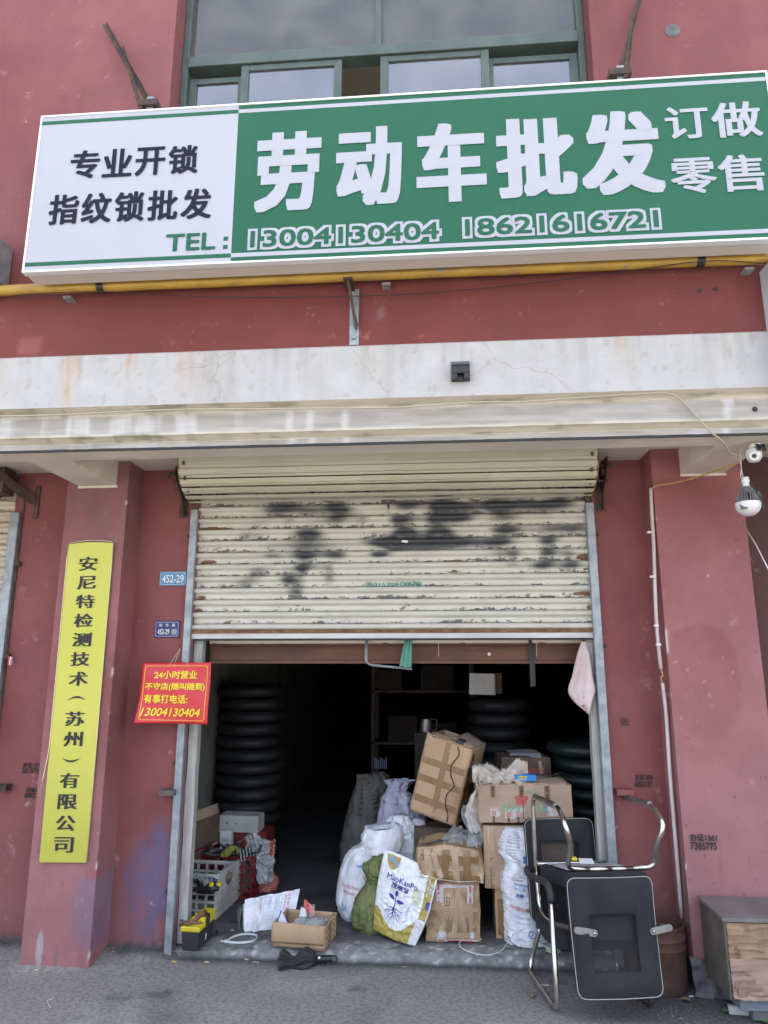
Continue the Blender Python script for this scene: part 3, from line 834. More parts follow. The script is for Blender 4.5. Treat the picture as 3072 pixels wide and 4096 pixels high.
for i, (x0, x1) in enumerate(((-1.035, -.18), (.09, 1.22))):
    t = thing('ceiling_tube_light', ('left' if i == 0 else 'right') + ' pale tube lamp on the ceiling seen through the upstairs window', 'ceiling light', ((x0 + x1) / 2, .135, 6.31), 'tube lamps upstairs')
    mb = MB(); mb.box(x0, x1, .10, .17, 6.29, 6.319); build(mb, 'casing', M_fluo, t, bevel=.004)
    mb = MB(); mb.tube([(x0 + .03, .135, 6.274), (x1 - .03, .135, 6.274)], .014, 10); build(mb, 'tube', M_paper, t, smooth=True)

# ------------------------------------------------------------------ the shop sign
SX0, SX1, SZ0, SZ1, SY = -1.690, 1.845, 3.383, 4.262, -1.25
SG = thing('shop_sign', 'long green and white shop sign box with large Chinese lettering', 'sign', (.08, -1.19, SZ0))
mb = MB(); mb.box(SX0 + .004, SX1 - .004, SY + .004, -1.13, SZ0 + .004, SZ1 - .004); build(mb, 'casing', M_sbox, SG, bevel=.003)
mb = MB(); e = .010
mb.box(SX0, SX1, SY - .004, SY + .03, SZ1 - e, SZ1); mb.box(SX0, SX1, SY - .004, SY + .03, SZ0, SZ0 + e)
mb.box(SX0, SX0 + e, SY - .004, SY + .03, SZ0 + e, SZ1 - e); mb.box(SX1 - e, SX1, SY - .004, SY + .03, SZ0 + e, SZ1 - e)
build(mb, 'edge_frame', M_alu, SG, bevel=.001)
XD = -.670; a0, a1, b0, b1 = SX0 + e, SX1 - e, SZ0 + e, SZ1 - e; HH = b1 - b0
mb = MB(); mb.box(a0, XD, SY, SY + .003, b0, b1); build(mb, 'white_panel', M_swhite, SG)
mb = MB(); mb.box(XD, a1, SY, SY + .003, b0, b1); build(mb, 'green_panel', M_sgreen, SG)
def stripe(x0, x1, t0, t1, m): 
    mb = MB(); mb.box(x0, x1, SY - .001, SY - .0002, b1 - HH * t1, b1 - HH * t0); build(mb, 'stripe', m, SG)
stripe(a0, XD, .028, .052, M_sgreen); stripe(a0, XD, .950, .974, M_sgreen)
stripe(XD, a1, .028, .052, M_swhite); stripe(XD, a1, .950, .974, M_swhite)
def sign_text(s, p0, p1, m, bold, lift=.0015, name='lettering', each=False):
    x0, x1, z0, z1 = p0[0], p1[0], p0[2], p1[2]
    mb = MB(); put(mb, s, flat(x0, x1, z0, z1, SY - lift), bold)
    build(mb, name, m, SG, fix=False)
for s, p0, p1 in (('劳', (-0.57, -1.25, 3.644), (-0.252, -1.25, 4.082)), ('动', (-0.179, -1.25, 3.652), (0.136, -1.25, 4.083)),
                  ('车', (0.204, -1.25, 3.649), (0.531, -1.25, 4.078)), ('批', (0.577, -1.25, 3.653), (0.945, -1.25, 4.079)),
                  ('发', (0.966, -1.25, 3.643), (1.336, -1.25, 4.089))):
    sign_text(s, p0, p1, M_swhite, (.050, .032), name='character')
for s, p0, p1 in (('订', (1.36, -1.25, 3.917), (1.556, -1.25, 4.091)), ('做', (1.569, -1.25, 3.911), (1.79, -1.25, 4.1)),
                  ('零', (1.361, -1.25, 3.629), (1.562, -1.25, 3.815)), ('售', (1.572, -1.25, 3.628), (1.771, -1.25, 3.818))):
    sign_text(s, p0, p1, M_swhite, (.024, .016), name='character')
def row(chars, p0, p1, m, bold, w, h):     # centres from p0 to p1
    n = len(chars)
    for i, c in enumerate(chars):
        t = i / (n - 1); cx = p0[0] * (1 - t) + p1[0] * t; cz = p0[2] * (1 - t) + p1[2] * t
        sign_text(c, (cx - w / 2, 0, cz - h / 2), (cx + w / 2, 0, cz + h / 2), m, bold, name='character')
row('专业开锁', (-1.431, -1.25, 3.964), (-0.933, -1.25, 3.96), M_snavy, (.030, .020), .150, .160)
row('指纹锁批发', (-1.515, -1.25, 3.717), (-0.853, -1.25, 3.711), M_snavy, (.030, .020), .150, .165)
sign_text('TEL', (-0.989, -1.25, 3.461), (-0.748, -1.25, 3.552), M_sgreen, (.012, .03))
for zc in (.044, .0):
    mb = MB(); q = (-0.71, -1.25, 3.461); mb.box(q[0], q[0] + .022, SY - .002, SY - .0005, q[2] + zc, q[2] + zc + .020); build(mb, 'colon_dot', M_sgreen, SG)
for s, p0, p1 in (('13004130404', (-0.58, -1.25, 3.459), (0.305, -1.25, 3.548)), ('18621616721', (0.424, -1.25, 3.467), (1.289, -1.25, 3.555))):
    for (lift, m, gr, gd) in ((.0006, M_swhite, .013, .015), (.0034, M_sgreen, .0, .0028)):
        mb = MB(); wd = p1[0] - p0[0] + 2 * gr; hh = (p1[2] - p0[2]) + 2 * gr
        put(mb, s, flat(p0[0] - gr, p1[0] + gr, p0[2] - gr, p1[2] + gr, SY - lift), (gd / wd, gd / hh))
        build(mb, 'digit_outline' if gr > 0 else 'digits', m, SG, fix=False)
# brackets over the sign
def bracket(nm, label, base, bars, plate):
    t = thing(nm, label, 'bracket', base, 'iron brackets over the sign')
    for i, (p, q, w) in enumerate(bars):
        mb = MB()
        p = V(p); q = V(q); d = (q - p).normalized(); sx = V((w, 0, 0)); th = .004
        mb.bar(p, q, w, th, (0, -1, .2)); mb.bar(p + V((w / 2, .0, 0)), q + V((w / 2, .0, 0)), th, w, (0, -1, .2))
        build(mb, 'angle_bar', mat('rusty_dark_angle', (.028, .018, .016), (.085, .04, .025), 18, .8), t)
    mb = MB(); mb.box(*plate); build(mb, 'foot_plate', M_rust, t, bevel=.002)
    mb = MB(); c = ((plate[0] + plate[1]) / 2, (plate[2] + plate[3]) / 2); mb.box(c[0] - .012, c[0] + .022, c[1] - .01, c[1] + .02, SZ1 - .002, plate[5] + .03); build(mb, 'galvanised_post', M_galv, t)
bracket('sign_bracket', 'rusty iron bracket leaning left above the white end of the sign', (-1.169, -1.16, 4.372),
        (((-1.172, -1.16, 4.38), (-1.529, -1.04, 5.04), .030), ((-1.202, -1.19, 4.326), (-1.404, -1.06, 4.854), .020)),
        (-1.223, -1.121, -1.19, -1.13, 4.351, 4.386))
bracket('sign_bracket', 'iron bracket rising above the green right end of the sign', (1.203, -1.16, 4.374),
        (((1.204, -1.16, 4.388), (1.375, -1.04, 4.961), .028), ((1.223, -1.19, 4.33), (1.325, -1.06, 4.84), .020)),
        (1.147, 1.254, -1.19, -1.13, 4.357, 4.392))

# ------------------------------------------------------------------ gas pipe under the sign
ZP = 3.402
GP = thing('gas_pipe', 'chipped yellow gas pipe running under the sign', 'pipe', (0, -1.07, ZP))
mb = MB(); mb.tube([(-3 + 6 * i / 40, -1.07, ZP + .004 * N1(i * .3, 1)) for i in range(41)], .027, 20); build(mb, 'pipe', M_yellow, GP, smooth=True)
for x in (-1.385, 1.523):
    mb = MB(); mb.tube([(x - .018, -1.07, ZP), (x + .018, -1.07, ZP)], .030, 20); build(mb, 'black_band', M_black, GP, smooth='auto')
for x in (-1.574, 1.754, 0.045):
    mb = MB(); mb.box(x - .02, x + .02, -1.05, -1.0, ZP - .043, ZP - .030); build(mb, 'wall_clip', M_galv, GP)
PB = thing('pipe_support', 'rusty angle iron support bolted to the wall below the yellow pipe', 'bracket', (-0.111, -1.0, 3.086))
x = -0.122; zt = ZP - .034; zb = 3.069
mb = MB(); mb.box(x - .016, x + .030, -1.006, -1.001, zb, zt); mb.box(x + .026, x + .0305, -1.04, -1.0065, zb + .10, zt - .02); build(mb, 'wall_plate', M_galv, PB)
mb = MB(); mb.bar((x - .012, -1.10, zt - .01), (x + .018, -1.012, zb + .08), .030, .012, (1, 0, 0)); build(mb, 'diagonal_brace', M_rust, PB, bevel=.002)
mb = MB(); mb.box(x - .035, x + .01, -1.12, -1.0, zt - .012, zt - .001); build(mb, 'shelf_arm', M_rust, PB)
mb = MB(); mb.lathe([(.012, 0), (.012, -.012), (.0, -.012)], 8, (x + .006, -1.006, zb + .04), 'y'); build(mb, 'bolt', M_galv, PB)
pts = spline([(-2.173, -1.06, 3.379), (-1.925, -1.06, 3.381), (-1.39, -1.1, 3.357), (-0.845, -1.04, 3.34), (-0.147, -1.05, 3.305), (0.37, -1.04, 3.317), (1.029, -1.05, 3.358), (1.518, -1.108, 3.377), (1.822, -1.08, 3.369), (2.019, -1.08, 3.368)], 10)
mb = MB(); mb.tube(pts, .0022, 6)
tag(build(mb, 'thin_cable', M_dkwire, smooth=True), 'thin black cable sagging below the yellow pipe', 'cable')

# neighbouring sign boxes at both picture edges
q = (1.812, -1.02, 3.351); q2 = (1.774, -1.1, 3.022)
t = thing('neighbour_sign_box', 'white metal edge of a sign box below the right end of the green sign', 'sign', (q[0] + .4, -1.05, q2[2]))
mb = MB(); mb.box(q[0] + .006, q[0] + .8, -1.12, -1.0, q2[2] - .25, q[2] + .02); build(mb, 'casing', mat('pale_blue_metal', (.52, .57, .62), rough=.4), t, bevel=.004)
mb = MB(); mb.box(q[0], q[0] + .03, -1.125, -1.1205, q2[2] - .25, q[2] + .02); build(mb, 'edge_strip', M_alu, t)
for k in range(4):
    mb = MB(); mb.lathe([(.005, 0), (.005, -.003), (.0, -.004)], 8, (q[0] + .015, -1.125, q2[2] - .2 + .14 * k), 'y'); build(mb, 'screw', M_galv, t)
q = (-1.918, -1.1, 3.674); q2 = (-1.89, -1.1, 3.45)
t = thing('neighbour_sign_end', 'grey end of a sign box at the left edge beside the white panel', 'sign', (q[0] - .3, -1.05, q2[2]))
mb = MB(); mb.box(q[0] - .6, q[0], -1.15, -1.01, q2[2], q[2]); build(mb, 'casing', M_galv, t, bevel=.004)
mb = MB(); mb.box(q[0] - .6, q[0] - .012, -1.155, -1.1505, q2[2] + .012, q[2] - .012); build(mb, 'face_panel', M_alu, t)

# ------------------------------------------------------------------ things on the beam
q = (0.352, -1.02, 2.86); q2 = (0.439, -1.02, 2.965)
t = thing('junction_box', 'small black plastic box with a notch on the white strip', 'box', ((q[0] + q2[0]) / 2, -1.02, q[2]))
x0, x1, z0, z1 = q[0], q2[0], q[2], q2[2]; zm = z0 + (z1 - z0) * .66
mb = MB(); mb.box(x0, x1, -1.045, -1.005, z0 + .03, zm); mb.box(x0, x0 + .028, -1.045, -1.005, z0, z0 + .0295); mb.box(x1 - .028, x1, -1.045, -1.005, z0, z0 + .0295)
mb.box(x0 + .028, x1 - .028, -1.020, -1.005, z0, z0 + .0295); build(mb, 'box_body', M_black, t, bevel=.002)
mb = MB(); mb.add([(x0, -1.005, z1), (x1, -1.005, z1), (x1, -1.05, zm), (x0, -1.05, zm), (x0, -1.005, zm), (x1, -1.005, zm)], [(0, 1, 2, 3), (0, 3, 4), (1, 5, 2), (3, 2, 5, 4), (0, 4, 5, 1)])
build(mb, 'sloped_lid', mat('glossy_smoky_plastic', (.03, .035, .045), rough=.25), t)
pts = [(-2.075, -0.99, 2.762), (-1.676, -0.99, 2.758), (-1.455, -0.99, 2.761), (-1.308, -0.99, 2.764), (-0.957, -0.99, 2.768), (-0.531, -0.99, 2.758), (0.029, -0.99, 2.747),
       (0.249, -0.99, 2.753), (0.435, -0.99, 2.762), (0.684, -0.99, 2.758), (0.909, -0.99, 2.768), (1.164, -0.99, 2.778), (1.357, -0.99, 2.777), (1.435, -0.975, 2.72), (1.522, -0.965, 2.609), (1.599, -0.925, 2.557), (1.674, -0.8, 2.546), (1.735, -0.76, 2.533)]
mb = MB(); mb.tube(spline(pts, 6), .0042, 8)
tag(build(mb, 'beige_cable', M_beige, smooth=True), 'beige cable clipped along the grey cornice and dropping to the lamp', 'cable')

# camera, lamp, twisted wire, conduit
c = V((1.787, -0.8, 2.526))
t = thing('security_camera', 'white dome security camera under the right end of the beam', 'camera', (c.x, c.y, c.z + .05))
mb = MB(); mb.lathe([(.0, -.036), (.022, -.030), (.034, -.012), (.036, .008), (.034, .026), (.020, .034), (0, .036)], 24, tuple(c)); build(mb, 'shell', M_cam, t, smooth=True)
mb = MB(); d = V((-.35, -.85, -.30)).normalized(); a = c + d * .028
mb.tube([a, a + d * .012], [.024, .022], 20); lr_ = build(mb, 'lens_ring', M_cam, t, smooth='auto')
mb = MB(); mb.tube([a + d * .0121, a + d * .0135], [.011, .010], 16); build(mb, 'lens', M_lens, t).parent = lr_
mb = MB(); mb.lathe([(.03, 0), (.03, .02), (.0, .02)], 16, (c.x + .012, c.y, c.z + .034)); build(mb, 'mount', M_cam, t)
mb = MB()
for k in range(4):
    mb.tube(spline([(c.x + .02 + .02 * sin(k * 2 + j), c.y - .03 + .01 * cos(k + j), c.z + .03 + .018 * sin(j * 2.1 + k)) for j in range(5)], 4), .004, 6)
build(mb, 'cable_knot', M_dkwire, t, smooth=True)
c = V((1.778, -0.7, 2.308)); R = .058
t = thing('lamp_bulb', 'large white bulb wrapped in dusty cloth hanging by wires at right', 'lamp', tuple(c))
mb = MB(); mb.lathe([(.001, -R * .98)] + [(R * sin(a), -R * .98 * cos(a)) for a in [k * pi / 2 / 10 for k in range(1, 11)]] + [(R * .97, .010)], 32, tuple(c)); build(mb, 'globe', M_bulb, t, smooth=True)
mb = MB()
for k in range(26):
    a = 2 * pi * k / 26; ca, sa = cos(a), sin(a)
    mb.add([(c.x + r_ * ca + w_ * -sa, c.y + r_ * sa + w_ * ca, c.z + h) for (r_, h) in ((R * .95, .010), (R * .80, .045), (R * .45, .085), (R * .30, .085), (R * .3, .01)) for w_ in (-.0013, .0013)],
           [(0, 2, 3, 1), (2, 4, 5, 3), (4, 6, 7, 5), (0, 8, 6, 4), (0, 4, 2), (1, 3, 5), (1, 5, 7, 9), (8, 0, 1, 9)])
mb.lathe([(.022, .01), (.022, .09), (.0, .09)], 16, tuple(c)); build(mb, 'heat_sink', M_sink, t)
mb = MB(); mb.lathe([(.0, .088), (.016, .088), (.016, .110), (.019, .112), (.019, .122), (.017, .124), (.017, .136), (0, .136)], 20, tuple(c)); build(mb, 'socket', M_cam, t, smooth='auto')
mb = MB()
mb.grid(12, 18, lambda a, b: (c.x + (R * (1.12 - .0 * b) * sin(-.9 + a * 2.6)) * min(1, .25 + b * .9) + .012 * fbm(a * 5, b * 5, 3), c.y - (R * .9 * cos(-.9 + a * 2.6)) * min(1, .25 + b * .8) * (.45 if .25 < a < .75 else 1), c.z + .095 - .125 * b * (1.0 if (a < .2 or a > .8) else .42) + .006 * N1(a * 9, b * 9)))
o = build(mb, 'cloth_wrap', M_rag, t, smooth=True); o.modifiers.new('s', 'SOLIDIFY').thickness = .002
mb = MB(); hk = V((1.759, -0.74, 2.54))
mb.tube(spline([tuple(hk + V((.002, 0, .04))), tuple(hk), (c.x - .012, c.y, c.z + .20), (c.x - .008, c.y, c.z + .136)], 6), .0018, 6)
mb.tube(spline([tuple(hk + V((-.004, 0, .04))), (hk.x - .012, hk.y, hk.z - .03), (hk.x - .01, hk.y, hk.z - .05), (c.x - .02, c.y, c.z + .136)], 6), .0022, 6)
build(mb, 'hanging_wire', M_rope, t, smooth=True)
pa = spline([tuple(hk + V((0, -.005, .02))), (1.763, -0.7, 2.527), (1.714, -0.55, 2.527), (1.632, -0.4, 2.522), (1.573, -0.3, 2.526), (1.501, -0.23, 2.53), (1.481, -0.225, 2.516)], 14)
mb = MB()
for ph in (0, pi):
    mb.tube([p + V((0, cos(i * 1.1 + ph), sin(i * 1.1 + ph))) * .0032 for i, p in enumerate(pa)], .0026, 6)
tag(build(mb, 'twisted_wire', M_ywire, smooth=True), 'twisted yellow wire sagging from the lamp to the conduit top', 'cable')
t = thing('conduit', 'pinkish white plastic conduit running down beside the right pillar', 'pipe', (1.481, -0.12, 0.316))
ca = [(1.475, -0.215, 2.522), (1.471, -0.21, 2.38), (1.469, -0.2, 2.186), (1.455, -0.2, 1.919), (1.452, -0.19, 1.717), (1.459, -0.18, 1.526)]
mb = MB(); mb.tube(spline(ca, 5), .0095, 12); build(mb, 'upper_tube', M_pvc, t, smooth=True)
cb = [(1.461, -0.18, 1.455), (1.469, -0.17, 1.284), (1.466, -0.16, 0.972), (1.469, -0.15, 0.677), (1.477, -0.12, 0.295)]
mb = MB(); mb.tube(spline(cb, 5), .0095, 12); build(mb, 'lower_tube', M_pvc, t, smooth=True)
mb = MB(); mb.tube(spline([ca[-1], (1.464, -0.185, 1.494), (1.453, -0.185, 1.482), cb[0]], 4), .003, 6); build(mb, 'bare_wire', M_ywire, t, smooth=True)
for (x, y, z) in ((1.451, -0.2, 2.271), (1.448, -0.2, 2.023), (1.448, -0.198, 1.757), (1.453, -0.192, 1.656)):
    mb = MB(); mb.box(x - .012, x + .012, y - .008, y + .012, z - .006, z + .006); build(mb, 'clip', M_cam, t, bevel=.002)
mb = MB(); mb.tube([(1.939, -0.24, 2.31), (1.905, -0.45, 2.152), (1.851, -0.7, 1.954)], .0032, 6)
tag(build(mb, 'washing_line', M_rope, smooth=True), 'white cord slanting down past the bulb at the right edge', 'cord')

# ------------------------------------------------------------------ brass plaque
PT = [V(p) for p in ((-1.885, -0.225, 0.514), (-1.622, -0.225, 0.518), (-1.623, -0.225, 2.247), (-1.896, -0.225, 2.242))]
t = thing('brass_plaque', 'tall yellow brass company plaque with black characters on the left pillar', 'plaque', tuple((PT[0] + PT[1]) / 2))
def pl(u, v, lift=0): 
    p = (PT[0] * (1 - u) + PT[1] * u) * (1 - v) + (PT[3] * (1 - u) + PT[2] * u) * v
    return p + V((0, -lift - .006 * sin(pi * u) * sm(.8, 1, v), .008 * sin(pi * u) * sm(.9, 1, v)))
mb = MB(); mb.grid(16, 60, lambda a, b: pl(a, b)); mb.grid(16, 60, lambda a, b: pl(a, b) + V((0, .008, 0)))
for s0, s1 in (((0, 0), (1, 0)), ((0, 1), (1, 1)), ((0, 0), (0, 1)), ((1, 0), (1, 1))):
    mb.grid(30, 1, lambda a, b: pl(s0[0] + (s1[0] - s0[0]) * a, s0[1] + (s1[1] - s0[1]) * a) + V((0, .008 * b, 0)))
build(mb, 'brass_sheet', M_brass, t)
names = '安尼特检测技术（苏州）有限公司'
for i, chx in enumerate(names):
    v = 1 - (.070 + i * .0628)
    mb = MB(); W2 = .21; H2 = .0272
    if chx in '（）':
        sgn = 1 if chx == '（' else -1
        vs = []; 
        for k in range(15):
            a = k / 14; tk = .0028 * sin(pi * a) + .0004
            for q_ in (-1, 1):
                vs.append(pl(.49 + (a - .5) * .40, v + sgn * .010 * (sin(pi * a) - .5) * 1.0 + q_ * tk, .002))
        mb.add(vs, [(2 * k, 2 * k + 1, 2 * k + 3, 2 * k + 2) for k in range(14)])
    else:
        fnp = lambda a, b, l2, v=v: pl(.49 + (a - .5) * 2 * W2, v + (b - .5) * 2 * H2 * .82, .002 + l2)
        put(mb, chx, fnp, songti=True)
    build(mb, 'character', M_blackink, t, fix=False)
mb = MB(); mb.tube([pl(k / 12, 1, .003) + V((0, 0, .003 + .008 * sin(pi * k / 12 * .9))) for k in range(13)], .0022, 6)
mb.tube([pl(0, 1 - k / 20, .002) + V((-.002, 0, 0)) for k in range(14)] + [V(p) for p in ((-1.893, -0.232, 1.049), (-1.899, -0.245, 0.947), (-1.908, -0.25, 0.857))], .0022, 6)
mb.tube([pl(1, k / 20, .002) for k in range(21)], .0018, 6)
build(mb, 'peeling_trim', M_goldtrim, t, smooth=True)

# ------------------------------------------------------------------ number plates
def ring(mb, x0, x1, z0, z1, y, w, c=.008):
    out = [(x0 + c, z0), (x1 - c, z0), (x1, z0 + c), (x1, z1 - c), (x1 - c, z1), (x0 + c, z1), (x0, z1 - c), (x0, z0 + c)]
    cxm, czm = (x0 + x1) / 2, (z0 + z1) / 2
    inn = [(x - math.copysign(w, x - cxm), z - math.copysign(w, z - czm)) for x, z in out]
    n = 8
    mb.add([(x, y, z) for x, z in out] + [(x, y, z) for x, z in inn], [(i, (i + 1) % n, (i + 1) % n + n, i + n) for i in range(n)])
x0, z1 = -1.419, 2.104; x1, z0 = -1.251, 2.018
t = thing('number_plate', 'light blue house number plate on the maroon wall, upper of two', 'sign', ((x0 + x1) / 2, -.005, z0), 'house number plates')
mb = MB(); mb.box(x0, x1, -.010, -.001, z0, z1); build(mb, 'plate', M_plateb, t, bevel=.003)
mb = MB(); ring(mb, x0 + .006, x1 - .006, z0 + .006, z1 - .006, -.0115, .0014, .012); build(mb, 'border_line', M_whiteink, t, fix=False)
mb = MB(); put(mb, '452-29', flat(x0 + .018, x1 - .016, z0 + .018, z1 - .020, -.0118), .012); build(mb, 'lettering', M_whiteink, t, fix=False)
x0, z1 = -1.427, 1.806; x1, z0 = -1.274, 1.708
t = thing('number_plate', 'dark navy street number plate with street name, lower of two', 'sign', ((x0 + x1) / 2, -.005, z0), 'house number plates')
mb = MB(); mb.box(x0, x1, -.010, -.001, z0, z1); build(mb, 'plate', M_platen, t, bevel=.003)
mb = MB(); ring(mb, x0 + .007, x1 - .007, z0 + .007, z1 - .007, -.0115, .0014, .006); build(mb, 'border_line', M_whiteink, t, fix=False)
mb = MB()
for k, ch in enumerate('恒升路'):
    xc = x0 + (x1 - x0) * (.24 + .26 * k); put(mb, ch, flat(xc - .0095, xc + .0095, z1 - .034, z1 - .016, -.0118), .015)
put(mb, '452-29', flat(x0 + .020, x0 + (x1 - x0) * .60, z0 + .018, z0 + .050, -.0118), .02)
build(mb, 'lettering', M_whiteink, t, fix=False)
mb = MB(); mb.box(x1 - .048, x1 - .016, -.0115, -.0101, z0 + .018, z0 + .050); build(mb, 'grey_square', mat('grey_print', (.30, .31, .33), rough=.6), t)

# ------------------------------------------------------------------ red notice
RT = [V(p) for p in ((-1.443, -0.15, 1.229), (-1.038, -0.11, 1.22), (-1.039, -0.11, 1.562), (-1.435, -0.11, 1.56))]
nail = V((-1.248, -0.02, 1.658))
t = thing('red_notice', 'red plastic notice with yellow writing hung on a string from the rail', 'sign', tuple(RT[3]))
def rn(u, v, lift=0):
    p = (RT[0] * (1 - u) + RT[1] * u) * (1 - v) + (RT[3] * (1 - u) + RT[2] * u) * v
    return p + V((0, -lift + .012 * sin(pi * u) - .02 * (1 - v) ** 2 * (1 - u) + .01 * sin(4 * u + 5 * v), 0))
mb = MB(); mb.grid(30, 30, lambda a, b: rn(a, b)); o = build(mb, 'sheet', M_red, t, smooth=True); so = o.modifiers.new('s', 'SOLIDIFY'); so.thickness = .002; so.offset = -1 
mb = MB()
rc_ = .045
loop = []
for cxx, czz, a0_ in ((1 - .045 - rc_, .05 + rc_, -90), (1 - .045 - rc_, .95 - rc_, 0), (.045 + rc_, .95 - rc_, 90), (.045 + rc_, .05 + rc_, 180)):
    for k in range(6):
        a = radians(a0_ + 18 * k); loop.append((cxx + rc_ * cos(a), czz + rc_ * sin(a)))
dense = []
for i in range(len(loop)):
    a, b_ = loop[i], loop[(i + 1) % len(loop)]; m_ = 12 if math.hypot(a[0] - b_[0], a[1] - b_[1]) > .2 else 1
    for k in range(m_): dense.append((a[0] + (b_[0] - a[0]) * k / m_, a[1] + (b_[1] - a[1]) * k / m_))
n = len(dense)
inner = [(.5 + (x - .5) * .985, .5 + (y - .5) * .985) for x, y in dense]
mb.add([rn(x, y, .0035) for x, y in dense] + [rn(x, y, .0035) for x, y in inner], [(i, (i + 1) % n, (i + 1) % n + n, i + n) for i in range(n)])
build(mb, 'border_line', M_yel_ink, t, fix=False)
for s, u0, u1, v0, v1, sh in (('24小时营业', .19, .80, .73, .865, .0), ('不守店(随叫随到)', .075, .93, .53, .665, 0), ('有事打电话:', .075, .70, .325, .47, 0), ('13004130404', .055, .88, .115, .25, .03)):
    mb = MB(); put(mb, s, lambda a, b, l2: rn(u0 + (u1 - u0) * a, v0 + (v1 - v0) * b, .0035 + l2), .022, sh); build(mb, 'lettering', M_yel_ink, t, fix=False)
mb = MB(); mb.tube([rn(.38, .965, .004), nail, rn(.64, .965, .004)], .0016, 6); mb.tube([rn(.44, .95, .004), nail + V((-.01, -.002, -.02)), nail], .0012, 6)
build(mb, 'string', M_rope, t, smooth=True)

